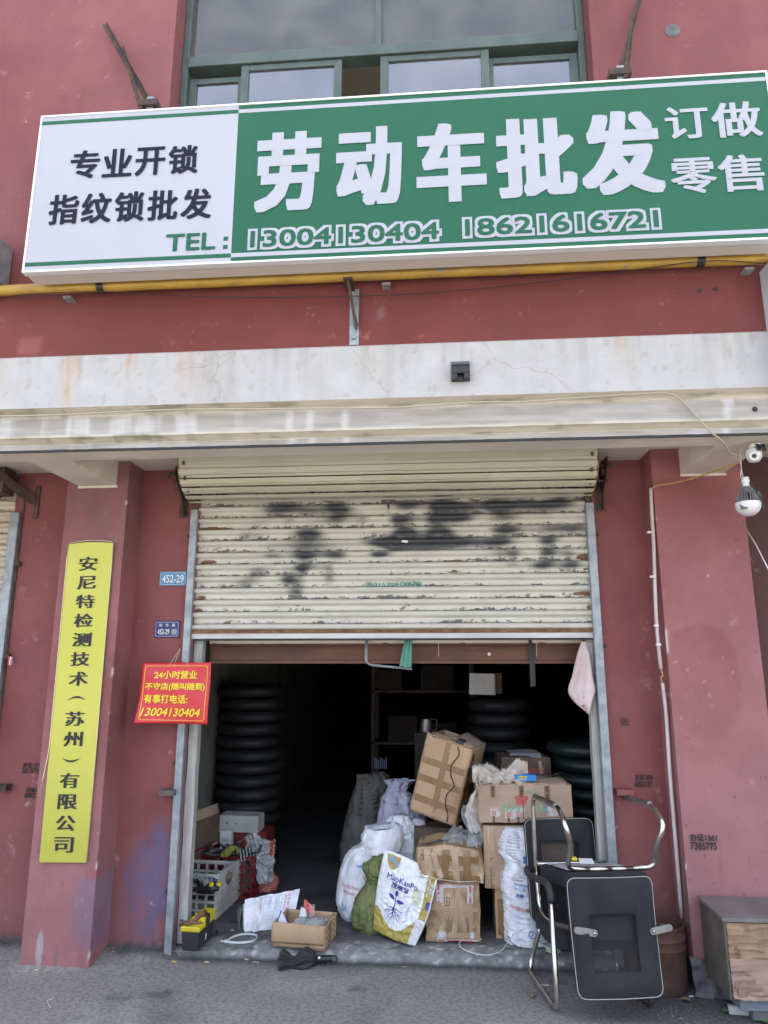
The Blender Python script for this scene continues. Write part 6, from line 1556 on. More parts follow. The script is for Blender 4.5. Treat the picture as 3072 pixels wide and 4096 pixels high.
# clear crumpled film
t = thing('plastic_film', 'crumpled clear plastic film on the crushed carton', 'plastic film', (.33, .2, .545))
mb = MB(); mb.grid(40, 30, lambda a, b: V((.27 + .20 * a, .10 + .16 * b, .548 + .055 * sin(pi * a) * (.4 + b) + .03 * fbm(a * 7, b * 6, 4))) + V((0, 0, .01)) * (1 - 2 * abs(N1(a * 14, b * 14)))); build(mb, 'film_sheet', M_plas_cl, t, smooth=True, fix=False)
mb = MB(); mb.grid(16, 30, lambda a, b: V((.40 + .09 * a, .09 + .05 * a, .56 + .22 * b * (1 - .2 * a))) + V((.02 * sin(b * 6), .02 * fbm(a * 5, b * 6, 1), 0))); build(mb, 'film_tail', M_plas_cl, t, smooth=True, fix=False)
# folded woven sack on the floor
t = thing('folded_sack', 'folded white woven sack with red and blue print standing on the floor', 'sack', (-0.819, 0.208, 0.07))
FS = [V(p) for p in ((-0.852, 0.16, 0.087), (-0.595, 0.24, 0.075), (-0.574, 0.34, 0.251), (-0.882, 0.26, 0.212))]
FS[0].z = ZF + .004; FS[1].z = ZF + .004
def fs_(u, v, l=0):
    p = (FS[0] * (1 - u) + FS[1] * u) * (1 - v) + (FS[3] * (1 - u) + FS[2] * u) * v
    return p + V((0, -l - .010 * sin(pi * v) + .008 * fbm(u * 6, v * 5, 3) - .014 * sm(.16, .22, u) * sm(.30, .22, u) * (1 - v * .6), .006 * fbm(u * 4, 2) * v))
mb = MB(); mb.grid(60, 40, lambda a, b: fs_(a, b)); mb.grid(30, 20, lambda a, b: fs_(a, b) + V((0, .03 * (1 - b) + .004, -.004)))
build(mb, 'sack_cloth', M_sackw, t, smooth=True, fix=False)
mb = MB(); mb.grid(14, 30, lambda a, b: fs_(-.04 + .16 * a, .03 + .80 * b) + V((0, .02 + .01 * sin(a * 4), 0))); build(mb, 'under_fold', M_sackw, t, smooth=True, fix=False)
def fsr(u0, u1, v0, v1): return lambda a, b, l2: fs_(u0 + (u1 - u0) * a, v0 + (v1 - v0) * b, .003 + l2)
def rowsdown(s_, u, w, v1, v0, m_):
    n = len(s_)
    for k, ch in enumerate(s_):
        va = v1 - (v1 - v0) * k / n; mb = MB(); put(mb, ch, fsr(u, u + w, va - (v1 - v0) / n * .8, va), 0.005); build(mb, 'printed_lettering', m_, t, fix=False)
rowsdown('CCPESF级', .29, .04, .96, .50, M_palered); rowsdown('量中国标准', .745, .035, .93, .52, M_palered); rowsdown('科技股份', .805, .045, .96, .50, M_palered)
mb = MB()
for u in (.36, .44, .50, .57, .64, .70):
    f0 = fsr(u, u + .004, .30, .95); mb.add([f0(a, b, 0) for b in (0, .25, .5, .75, 1) for a in (0, 1)], [(2 * i, 2 * i + 1, 2 * i + 3, 2 * i + 2) for i in range(4)])
for v in (.30, .52, .74, .95):
    f0 = fsr(.36, .704, v, v + .006); mb.add([f0(a / 8, b, 0) for a in range(9) for b in (0, 1)], [(2 * i, 2 * i + 1, 2 * i + 3, 2 * i + 2) for i in range(8)])
build(mb, 'printed_table', M_paleblue, t, fix=False)
rowsdown('米粉淀粉', .46, .025, .94, .60, M_paleblue); rowsdown('产品成分表', .59, .025, .94, .55, M_paleblue)
mb = MB()
for k in range(9):
    p = fs_(.0, .85 - .03 * k); mb.tube([p, p + V((-.02 - .01 * (k % 3), .0, -.015 + .01 * (k % 2))), p + V((-.025, 0, -.045 - .008 * k))], .0003, 4)
p = fs_(.22, 0); mb.tube([p, p + V((-.004, -.01, .0)), p + V((-.002, -.03, .0))], .0015, 4)
build(mb, 'loose_threads', M_rope, t)

# ---- crates on the left
def crate(name, label, loc, L, W, H, rz, m, group, holes=(5, 9), stripe=None):
    """origin: near right bottom corner; x runs left (width), y runs back (length)"""
    t = thing(name, label, 'crate', loc, group, (0, 0, rz))
    T = .006
    def wall_(o, U, W_, nu, nv, nm):
        mb = MB(); o = V(o); U = V(U); W_ = V(W_); n_ = U.normalized().cross(W_.normalized()) * T
        lu, lw = U.length, W_.length
        def rect(a0, a1, b0, b1, dp=1.0, off=0.0):
            P_ = [o + U * a + W_ * b + n_ * off for b in (b0, b1) for a in (a0, a1)]; Q = [p + n_ * dp for p in P_]
            mb.add(P_ + Q, [(0, 1, 3, 2), (4, 6, 7, 5), (0, 4, 5, 1), (1, 5, 7, 3), (3, 7, 6, 2), (2, 6, 4, 0)])
        rect(0, 1, .93, 1, 2.2, -.6); rect(0, 1, 0, .04, 1.6, -.3)
        for k in range(1, nv): rect(0, 1, k / nv * .93 - .012 / lw / 2, k / nv * .93 + .012 / lw / 2, 1.4, -.2)
        for k in range(nu + 1): rect(max(0, k / nu - .007 / lu), min(1, k / nu + .007 / lu), .04, .93, 1.0)
        for k in range(nu):
            if k % 3 == 1 and nm == 'long_wall': rect(k / nu, (k + .55) / nu, .05, .92, .6, .2)
        build(mb, nm, m, t, world=False)
    wall_((0, 0, 0), (0, L, 0), (0, 0, H), holes[1], holes[0], 'long_wall')
    wall_((-W, L, 0), (0, -L, 0), (0, 0, H), holes[1], holes[0], 'long_wall')
    wall_((-W, 0, 0), (W, 0, 0), (0, 0, H), 6, holes[0], 'end_wall')
    wall_((0, L, 0), (-W, 0, 0), (0, 0, H), 6, holes[0], 'end_wall')
    mb = MB(); mb.box(-W, 0, 0, L, .002, .008); build(mb, 'base', m, t, world=False)
    return t
HC = .235
k1 = V((-1.071, 0.332, 0.07)); k2 = V((-1.044, 0.683, 0.07))
an = math.atan2(-(k2.x - k1.x), (k2.y - k1.y)) 
crate('white_crate', 'dirty white plastic crate nearest the left jamb, full of bottles', (k1.x - .012, k1.y + .02, ZF), .28, .36, HC + .012, an, M_crw, 'plastic crates')
crate('white_crate', 'dirty white plastic crate between the first white crate and the red one', (k1.x + .006, k1.y + .325, ZF), .32, .36, HC, an, M_crw, 'plastic crates')
k3 = V((-0.967, 0.727, 0.07)); k4 = V((-0.937, 0.911, 0.07))
crate('red_crate', 'dark red plastic crate heaped with grey tubes', (k3.x, k3.y, ZF), .42, .40, .250, radians(-6), M_crr, 'plastic crates')
for i, (x, y, z, r_, m_, lb) in enumerate(((-1.10, .30, .255, .032, M_black, 'dark bottle lying in the nearest white crate'), (-1.13, .37, .275, .026, mat('navy_plastic', (.03, .035, .10), rough=.3), 'navy bottle end in the nearest white crate'))):
    mb = MB(); mb.tube([(x - .07, y, z), (x + .02, y - .02, z + .005), (x + .035, y - .022, z + .006), (x + .05, y - .024, z + .006)], [r_, r_, r_ * .5, r_ * .45], 16); tag(build(mb, 'bottle', m_, smooth='auto'), lb, 'bottle', 'bottles in the crate')
for x, y, z, lb in ((-1.085, .255, .288, 'left of two yellow caps in the nearest white crate'), (-1.045, .275, .286, 'right of two yellow caps in the nearest white crate')):
    mb = MB(); mb.lathe([(.0, .012), (.013, .010), (.014, -.008), (0, -.008)], 16, (x, y, z)); tag(build(mb, 'yellow_lidded_can', M_tyel, smooth='auto'), lb, 'cap', 'yellow caps in the crate')
mb = MB(); mb.grid(14, 14, lambda a, b: (-1.20 + .10 * a, .24 + .10 * b, .29 + .03 * fbm(a * 7, b * 7, 4) + .04 * (1 - a))); tag(build(mb, 'clear_bag', M_plas_cl, smooth=True, fix=False), 'scrunched clear bag at the jamb end of the nearest crate', 'plastic bag')
mb = MB(); mb.tube([(-1.10, .55, .20), (-1.06, .50, .275)], .030, 16); tag(build(mb, 'tube_roll', mat('brown_roll', (.16, .12, .10), rough=.5), smooth='auto'), 'brown rolled tube in the second white crate', 'roll')
# tubes heaped in the red crate: short lengths, each its own
proto = None
for i in range(40):
    L_ = random.uniform(.05, .10)
    if i < 6: a = V((-1.03 + .03 * i * .5, .70 + .02 * i, .30)); d = V((-.25, .12, 1)).normalized()
    else: a = V((-1.28 + .36 * random.random(), .70 + .22 * random.random(), .315 + .03 * random.random())); d = V((random.uniform(-1, 1), random.uniform(-.6, .6), random.uniform(-.15, .35))).normalized()
    r_ = .0045 if i < 8 else random.choice([.006, .008])
    mb = MB(); n = 10; L_ *= 1.3 if i < 6 else 1
    o_ = a + d * L_
    mb.tube([a, o_], r_, n, cap=False); mb.tube([o_, a], r_ * .7, n, cap=False)
    e1 = [v.copy() for v in mb.v]
    o = build(mb, 'metal_tube', M_galv if i < 6 else M_pipeg, smooth='auto')
    tag(o, 'bright thin metal tube standing up out of the red crate' if i < 6 else 'short grey metal tube in the heap in the red crate', 'tube', 'bright tubes in the red crate' if i < 6 else 'grey tubes in the red crate')
t = thing('work_glove', 'crumpled yellow work glove on the heap in the red crate', 'glove', (-1.12, .72, .35))
mb = MB(); mb.tube(spline([(-1.174, 0.7, 0.336), (-1.138, 0.7, 0.344), (-1.108, 0.7, 0.37), (-1.08, 0.7, 0.382)], 5), [.012 + .012 * sin(k / 15 * pi) + .004 * (k % 2) for k in range(16)], 12); build(mb, 'palm', M_glove, t, smooth=True)
for k in range(4):
    p = V((-1.08, 0.7, 0.382)); mb = MB(); mb.tube(spline([p, p + V((.010 + .004 * k, -.004, .006 - .006 * k)), p + V((.016 + .002 * k, -.006, -.008 - .008 * k))], 4), .007, 8); build(mb, 'finger', M_glove, t, smooth=True)
bx = Box('open_carton', 'brown carton with a red band and raised flap standing in the left corner', (-1.475, .64, .355), .16, .31, .20, (0, 0, radians(-12)), cr=.003, seed=22, m=M_cardd)
bx.patch(bx.side(.0, .31, .0, .030), mat('dark_red_band', (.12, .02, .025), rough=.6), 'red_band', 10, 2)
bx.text('WPDO', bx.side(.22, .29, .004, .022, .0045), M_palered, .02)
mb = MB(); mb.grid(8, 6, lambda a, b: (.16 - .02 * b, .0 + .31 * a, .20 + .06 * b)); o = bx.mesh(mb, 'raised_flap', M_card2, fix=False, smooth=True); o.modifiers.new('s', 'SOLIDIFY').thickness = .004
bx = Box('carton_support', 'dark carton under the brown carton in the left corner', (-1.45, .66, ZF), .13, .28, .284, m=M_cardd, cr=0)
bx = Box('white_carton', 'long white carton with a slot and small print behind the red crate', (-1.324, 1.12, 0.384), .29, .16, .110, (0, radians(.5), radians(-2)), cr=.001, seed=23, m=M_whbox)
bx.patch(bx.front(.058, .066, .052, .068), M_blackink, 'slot', 2, 2); bx.patch(bx.front(.126, .135, .052, .064), M_cardd, 'slot', 2, 2)
bx.text('BOLLAPINCO', bx.front(.175, .25, .045, .054), M_paleblue, .0)
bx2 = Box('white_carton_support', 'dark red box under the long white carton', (-1.28, 1.13, ZF), .30, .25, 0.384 - ZF - .002, m=mat('dull_red_card', (.22, .03, .03), rough=.6), cr=0)
bx = Box('paper_carton', 'narrow white printed paper box standing before the long white carton', (-1.264, 0.98, 0.293), .080, .05, .125, (radians(-6), radians(-4), 0), cr=0, m=M_paper)
for k in range(4):
    for j in range(2): bx.text('品名规格', bx.front(.015 + .014 * k, .024 + .014 * k, .015 + .035 * j, .045 + .035 * j), M_blackink, 0)
# bag with orange
t = thing('grey_plastic_bag', 'crumpled grey and white plastic bag with orange edge hanging over the red crate', 'plastic bag', (-0.907, 0.82, 0.205))
def pg(a, b):
    top = V((-1.082, 0.74, 0.439)); mid = V((-0.899, 0.92, 0.436)); 
    ang = a * 2.6 - .3
    x = -1.005 + .105 * (a * 2 - 1) * (1 - .35 * b) + .03 * b; z = .455 - .31 * b ** 1.15 + .025 * sin(a * 6) * (1 - b) - .04 * abs(a - .55) * (1 - b) * 2; y = .84 - .07 * sin(pi * a) + .02 * b
    return V((x + .055, y, z)) + V((.014 * fbm(a * 6, b * 6, 1), .020 * fbm(a * 6, b * 6, 7), .012 * fbm(a * 7, b * 5, 3))) + V((0, -.012, 0)) * (1 - 2.2 * abs(N1(a * 9, b * 8)))
mb = MB(); mb.grid(50, 60, pg); build(mb, 'bag_body', M_plas_gr, t, smooth=True, fix=False)
mb = MB(); mb.grid(6, 20, lambda a, b: pg(.0 + .06 * a, .1 + .5 * b) + V((-.012 * a, -.004, 0))); mb.grid(6, 20, lambda a, b: pg(.86 + .10 * a, .0 + .45 * b) + V((.008, -.004, .004))); build(mb, 'orange_edge', M_orange, t, smooth=True, fix=False)
t, tr = sack('orange_bag', 'small crumpled orange red bag on the floor right of the red crate', [(-.905, .90, ZF, .055, .05), (-.90, .90, .11, .06, .05), (-.885, .90, .15, .045, .04), (-.89, .90, .185, .02, .02)], M_oredbag, cat='plastic bag', seed=30, amp=.014, fr=18)

# ---- toolbox with hammers
k0 = V((-1.119, -0.12, 0.07)); k1 = V((-1.02, -0.112, 0.07))
w_ = k1.x - k0.x
t = thing('toolbox', 'black toolbox with yellow lid just inside the left jamb', 'toolbox', (k0.x, k0.y, ZF), None, (0, 0, radians(-4)))
mb = MB(); mb.add([(.006, .006, 0), (w_ - .006, .006, 0), (w_ - .006, .21, 0), (.006, .21, 0), (0, 0, .092), (w_, 0, .092), (w_, .216, .092), (0, .216, .092)], [(0, 3, 2, 1), (0, 1, 5, 4), (1, 2, 6, 5), (2, 3, 7, 6), (3, 0, 4, 7), (4, 5, 6, 7)]); build(mb, 'box_base', M_tblk, t, world=False, bevel=.004)
mb = MB(); mb.box(-.004, w_ + .004, -.004, .22, .093, .118); build(mb, 'lid', M_tyel, t, world=False, bevel=.006)
mb = MB(); mb.box(.035, w_ + .004, .06, .22, .1182, .145); build(mb, 'raised_tray', M_tyel, t, world=False, bevel=.006)
mb = MB(); mb.box(w_ - .02, w_ + .012, .08, .12, .10, .152); build(mb, 'latch', M_tblk, t, world=False, bevel=.003)
mb = MB(); mb.box(w_ + .001, w_ + .004, .09, .096, .03, .06); build(mb, 'painted_highlight', M_whiteink, t, world=False)  # white strip drawn as a highlight on the black side
zt_ = ZF + .120
t = thing('hammer', 'hammer with reddish wooden handle lying across the toolbox', 'hammer', (-1.051, -0.06, 0.198), 'hammers on the toolbox')
h0 = V((-1.092, -0.11, 0.19)); h1 = V((-1.017, -0.03, 0.236))
mb = MB(); mb.tube([h0, h0 * .6 + h1 * .4, h1 * .8 + h0 * .2, h1], [.009, .010, .014, .012], 12); build(mb, 'handle', M_wood, t, smooth=True)
mb = MB(); e0 = V((-1.135, -0.11, 0.18)); e1 = V((-1.024, -0.07, 0.19)); e0.z = max(e0.z, zt_ + .012); mb.tube([e0, e0 + (e1 - e0) * .12, e0 + (e1 - e0) * .16, e0 + (e1 - e0) * .6, e1], [.016, .016, .011, .011, .005], 12); build(mb, 'head', M_steeld, t, smooth='auto')
t = thing('hammer', 'second rusty claw hammer head lying flat on the yellow lid', 'hammer', (-1.056, -0.08, 0.169), 'hammers on the toolbox')
mb = MB(); e0 = V((-1.118, -0.1, 0.165)); e1 = V((-1.026, -0.06, 0.169)); mb.tube([e0, e0 * .7 + e1 * .3, e1], [.012, .010, .006], 10); build(mb, 'head', M_rust, t, smooth='auto')
mb = MB(); mb.tube([e0 * .6 + e1 * .4, e0 * .5 + e1 * .5 + V((.02, .12, .01))], .009, 10); build(mb, 'handle', M_wood, t, smooth=True)
t = MB(); t.tube(spline([(-1.029, 0.098, 0.074), (-0.999, 0.1, 0.074), (-0.998, 0.145, 0.074), (-1.022, 0.171, 0.074)], 6), .003, 6); tag(build(t, 'dark_wire_loop', M_dkwire, smooth=True), 'thin dark wire loop on the floor beside the toolbox', 'wire')

# ---- open carton at the step
c0 = V((-0.647, -0.013, 0.066)); c1 = V((-0.36, -0.054, 0.066)); c2 = V((-0.307, 0.126, 0.066))
wv = (c1 - c0); wv.z = 0; rz = math.atan2(wv.y, wv.x); dv_ = (c2 - c1).length
fc = Box('front_carton', 'open topped brown carton on the step filled with plastic bags', (c0.x, c0.y, .069), wv.length, .215, .118, (0, 0, rz), cr=.003, seed=31, open_top=True)
mb = MB(); mb.grid(16, 8, lambda a, b: (-.004 + (wv.length + .006) * a, -.006 - .008 * sin(pi * b), .118 - .098 * b + .008 * a * b)); o = fc.mesh(mb, 'folded_front_flap', M_card, fix=False, smooth=True); o.modifiers.new('s', 'SOLIDIFY').thickness = .003
fc.patch(fc.side(.085, .12, .0, .115), M_tape, 'tape_strip', 3, 8)
for v0 in (.02, .06, .14):
    mb = MB()
    for q_ in range(6): f0 = fc.side(v0 + .02 * (q_ % 2), v0 + .018 + .02 * (q_ % 2), .02 + .015 * q_, .028 + .015 * q_, .003); mb.add([f0(0, 0, 0), f0(1, 0, 0), f0(1, 1, 0), f0(0, 1, 0)], [(0, 1, 2, 3)])
    fc.mesh(mb, 'faded_print', M_cardd, fix=False)
mb = MB(); mb.grid(6, 6, lambda a, b: (wv.length - .02 + .03 * a, .18 + .03 * b, .118 + .012 * N1(a * 5, b * 5))); fc.mesh(mb, 'torn_corner', M_card2, fix=False, smooth=True)
Fm = fc.M
def wc(x, y, z): return Fm @ V((x, y, z))
t = thing('envelope', 'blue and white striped paper envelope sticking up in the front carton', 'envelope', tuple(wc(.04, .05, .11)))
mb = MB(); mb.add([wc(.010, .03, .09), wc(.030, .035, .170), wc(.085, .04, .09)], [(0, 1, 2)]); o = build(mb, 'envelope_sheet', M_paper, t, fix=False); o.modifiers.new('s', 'SOLIDIFY').thickness = .002
mb = MB(); mb.add([wc(.030, .032, .172), wc(.037, .032, .160), wc(.090, .036, .088), wc(.078, .036, .088)], [(0, 1, 2, 3)]); mb.add([wc(.030, .032, .172), wc(.010, .027, .115), wc(.013, .027, .113), wc(.033, .032, .16)], [(0, 1, 2, 3)]); build(mb, 'blue_band', M_navyink, t, fix=False)
mb = MB(); mb.add([wc(.105, .12, .11), wc(.115, .12, .165), wc(.140, .12, .155), wc(.150, .12, .12)], [(0, 1, 2, 3)]); o = tag(build(mb, 'white_wrapper', M_paper, fix=False), 'white wrapper with red logo standing in the front carton', 'wrapper'); o.modifiers.new('s', 'SOLIDIFY').thickness = .002
c = wc(.145, .16, .155); mb = MB(); mb.grid(12, 12, lambda a, b: c + V((-.03 + .06 * a, .02 * b, -.015 + .05 * b * (1 - .3 * a) - .03 * a)) + V((0, .01 * N1(a * 6, b * 6), .006 * N1(a * 8, b * 8, 2)))); tag(build(mb, 'red_cloth', M_redink, smooth=True, fix=False), 'crumpled red wrapper poking up at the back of the front carton', 'wrapper')
for (x0, z0, w2, m_, lb) in ((.08, .085, .09, M_plas_gr, 'left greenish clear bag of parts in the front carton'), (.155, .09, .11, M_plas_gr, 'right bluish clear bag of parts in the front carton')):
    mb = MB(); mb.grid(20, 16, lambda a, b: wc(x0 + w2 * a, .03 + .12 * b, z0 + .032 * sin(pi * a) ** .5 * (.6 + .5 * sin(pi * b)) + .008 * fbm(a * 6, b * 6, x0))); mb.grid(20, 6, lambda a, b: wc(x0 + w2 * a, .03, z0 - .05 + .05 * b + (.032 * sin(pi * a) ** .5 * .6 + .008 * fbm(a * 6, 0, x0)) * b))
    tag(build(mb, 'parts_bag', m_, smooth=True, fix=False), lb, 'plastic bag', 'clear bags in the front carton')
mb = MB(); mb.grid(8, 10, lambda a, b: wc(.17 + .03 * a, .10 + .004 * N1(a * 5, b * 5), .12 + .06 * b + .01 * a)); tag(build(mb, 'bag_neck', M_plas_cl, smooth=True, fix=False), 'twisted clear bag neck standing above the front carton', 'plastic bag')

# ---- umbrella, tie, cable, tape
t = thing('umbrella', 'folded black umbrella lying on the street at the foot of the step', 'umbrella', (-0.445, -0.102, 0.005))
u0 = V((-0.587, -0.108, 0)); u1 = V((-0.399, -0.055, 0)); u2 = V((-0.321, -0.037, 0)); u3 = V((-0.295, -0.035, 0))
for q_ in (u0, u1, u2, u3): q_.z = .028
ax = (u1 - u0)
def um(a, b):
    c = u0 + ax * b; prof_ = .036 + .007 * sin(b * 9.5 + 1.2)
    if b < .05: prof_ *= .8 + 4 * b
    if b > .93: prof_ *= (1 - b) / .07 * .6 + .35
    th = 2 * pi * a; f_ = 1 + .13 * sin(8 * th + b * 5)
    return V((c.x, c.y + cos(th) * prof_ * 1.25 * f_, max(.003, .030 + sin(th) * prof_ * f_ + (.010 * sin(b * 9.5 + 1.2) if sin(th) > 0 else 0)))) + V((0, 0, .003 * N1(a * 12, b * 12)))
mb = MB(); mb.grid(64, 40, um, closed_u=True); mb.f.append(tuple(range(64))); build(mb, 'folded_canopy', M_umb, t, smooth=True, fix=False)
mb = MB(); mb.tube([u1, u2], [.017, .017], 20); build(mb, 'handle', M_black, t, smooth='auto')
mb = MB(); p = u1 * .82 + u2 * .18 + V((0, -.012, .011)); mb.tube([p, p + V((0, -.002, .0015))], .006, 12); build(mb, 'button', M_whiteink, t)
mb = MB(); mb.tube(spline([u2 + V((0, 0, .01)), u2 + V((.02, 0, .012)), u3 + V((0, .0, -.005)), u2 + V((.015, -.01, -.018)), u2 + V((.004, 0, -.016))], 6), .0035, 8); build(mb, 'wrist_loop', M_black, t, smooth=True)
t = thing('cable_tie', 'white nylon cable tie looped on the shop floor', 'cable tie', (-0.908, 0.015, 0.07))
lp = spline([(-0.913, 0.015, 0.07), (-0.889, 0.089, 0.07), (-0.833, 0.131, 0.07), (-0.774, 0.117, 0.07), (-0.758, 0.078, 0.07), (-0.777, 0.026, 0.07), (-0.838, 0.004, 0.07), (-0.912, 0.011, 0.07)], 8)
mb = MB(); vs = []
for i, p in enumerate(lp):
    d = lp[min(len(lp) - 1, i + 1)] - lp[max(0, i - 1)]; nn = V((-d.y, d.x, 0)).normalized() * .0012
    vs += [p + nn, p + nn + V((0, 0, .010)), p - nn + V((0, 0, .010)), p - nn]
mb.add(vs, [(4 * i + k, 4 * i + (k + 1) % 4, 4 * i + 4 + (k + 1) % 4, 4 * i + 4 + k) for i in range(len(lp) - 1) for k in range(4)]); build(mb, 'strap', M_tie, t)
p = lp[0]; mb = MB(); mb.box(p.x - .008, p.x + .002, p.y - .006, p.y + .006, ZF, ZF + .013); mb.box(p.x - .030, p.x - .008, p.y - .001, p.y + .001, ZF + .002, ZF + .009); build(mb, 'locking_head', M_tie, t, bevel=.001)
t = thing('usb_cable', 'white charging cable curling on the floor in front of the cartons', 'cable', (0.472, 0.177, 0.07))
mb = MB(); mb.tube(spline([(0.467, 0.165, 0.074), (0.413, 0.161, 0.074), (0.362, 0.114, 0.074), (0.36, 0.041, 0.074), (0.417, -0.028, 0.074), (0.498, -0.047, 0.072), (0.573, 0.008, 0.074), (0.631, 0.157, 0.074), (0.65, 0.04, 0.148), (0.7, 0.05, 0.166)], 8), .0024, 8); build(mb, 'cable', M_usb, t, smooth=True)
p = V((0.471, 0.161, 0.074)); mb = MB(); mb.box(p.x - .008, p.x + .010, p.y - .004, p.y + .004, ZF, ZF + .007); build(mb, 'plug', M_usb, t, bevel=.002)
c = V((0.854, 0.024, 0.07)); t = thing('tape_roll', 'roll of pale green tape lying on the step beside the chair leg', 'tape roll', (c.x, c.y, ZF))
mb = MB(); mb.lathe([(.026, 0), (.043, 0), (.043, .026), (.026, .026), (.026, 0)], 40, (c.x, c.y + .02, ZF)); build(mb, 'tape', M_taperoll, t, smooth='auto')
mb = MB(); mb.lathe([(.0, .027), (.014, .027), (.014, .055), (.0, .055)], 20, (c.x - .008, c.y + .03, ZF - .0)); mb.lathe([(.014, 0), (.014, .03)], 20, (c.x - .008, c.y + .03, ZF)); tag(build(mb, 'paper_roll', M_paper, smooth='auto'), 'small white paper roll standing inside the tape roll', 'roll')

# ---- cloths and hook under the shutter
t = thing('hanging_towel', 'dirty pinkish towel hanging from the right end of the shutter', 'towel', (1.098, 0.0, 1.675))
TL = [((1.086, 0.0, 1.679), (1.107, 0.0, 1.677)), ((1.056, 0.0, 1.608), (1.123, 0.0, 1.599)), ((1.02, 0.0, 1.491), (1.131, 0.0, 1.499)), ((0.991, -0.01, 1.408), (1.137, -0.01, 1.413)), ((1.02, -0.01, 1.351), (1.12, -0.01, 1.352)), ((1.074, -0.01, 1.303), (1.096, -0.01, 1.28))]
Ls = spline([a for a, b in TL], 8); Rs = spline([b for a, b in TL], 8)
def tw(a, b):
    j = min(len(Ls) - 1, int(round(b * (len(Ls) - 1)))); p = Ls[j] * (1 - a) + Rs[j] * a
    return p + V((0, -.018 * sin(pi * a) - .016 * sin(a * 8 + 1) * sm(0, .4, b) + .006 * fbm(a * 4, b * 5, 2), 0))
mb = MB(); mb.grid(28, 40, tw); o = build(mb, 'towel_cloth', M_towel, t, smooth=True, fix=False); o.modifiers.new('s', 'SOLIDIFY').thickness = .003
mb = MB(); mb.grid(14, 24, lambda a, b: tw(.55 + .5 * a, .1 + .52 * b) + V((.004, .016 + .006 * sin(a * 6), -.008))); o = build(mb, 'rear_fold', M_towel, t, smooth=True, fix=False); o.modifiers.new('s', 'SOLIDIFY').thickness = .003
mb = MB(); put(mb, 'E', lambda a, b, l2: V((1.06, -0.035, 1.32)) + V((.012 * a, -l2, .011 * b)), .05); put(mb, 'D', lambda a, b, l2: V((1.063, -0.035, 1.367)) + V((.010 * a, -l2, .010 * b)), 0); build(mb, 'embroidery', mat('dark_thread', (.10, .05, .12), rough=.8), t, fix=False)
t = thing('hook_rod', 'bent grey metal rod hanging from the shutter bottom as a hook', 'hook', (-0.164, 0.07, 1.698))
mb = MB()
for dz in (0, .012): mb.tube(fillet([V(p) + V((dz * .6, dz * .5, -dz * .5)) for p in ((-0.162, 0.07, 1.703), (-0.163, 0.07, 1.554), (0.106, 0.07, 1.528))], .035), .0042, 10)
build(mb, 'rod', M_galv, t, smooth=True)
t = MB(); gt = [V(p) for p in ((0.073, 0.065, 1.699), (0.113, 0.065, 1.698), (0.038, 0.065, 1.539), (0.11, 0.065, 1.528))]
t.grid(24, 20, lambda a, b: (gt[0] * (1 - a) + gt[1] * a) * (1 - b) + (gt[2] * (1 - a) + gt[3] * a) * b + V((0, -.006 * sin(a * 17) - .004, .004 * sin(a * 9) * b)))
o = tag(build(t, 'green_cloth', M_gcloth, smooth=True, fix=False), 'sea green cloth hanging over the bent rod', 'cloth'); o.modifiers.new('s', 'SOLIDIFY').thickness = .002
t = MB()
for dx in (0, .010): t.grid(2, 20, lambda a, b: V((0.8, 0.12, 1.695)) * (1 - b) + V((0.8, 0.12, 1.428)) * b + V((.022 * a + dx, dx * .8 - .004 * sin(b * 3), -.0)))
t.grid(4, 6, lambda a, b: V((0.8, 0.12, 1.428)) + V((.022 * b, .004 * sin(pi * a) + .008 * a, -.006 * sin(pi * a))))
tag(build(t, 'black_strap', M_blackr, smooth=True, fix=False), 'black webbing strap hanging in a loop under the shutter', 'strap')
for p, q_, lb in (((0.27, 0.1, 1.698), (0.269, 0.1, 1.597), 'left thin string hanging before the brown lintel'), ((0.845, 0.1, 1.683), (0.841, 0.1, 1.597), 'right thin string hanging before the brown lintel')):
    mb = MB(); mb.tube([p, q_], .0012, 5); tag(build(mb, 'string', M_rope), lb, 'string', 'strings under the shutter')
mb = MB(); c = V((0.568, 0.125, 1.611)); mb.lathe([(.003, 0), (.009, 0), (.009, -.003), (.003, -.003), (.003, 0)], 20, tuple(c), 'y'); tag(build(mb, 'washer', M_alu, smooth='auto'), 'round white washer on the brown lintel', 'washer')

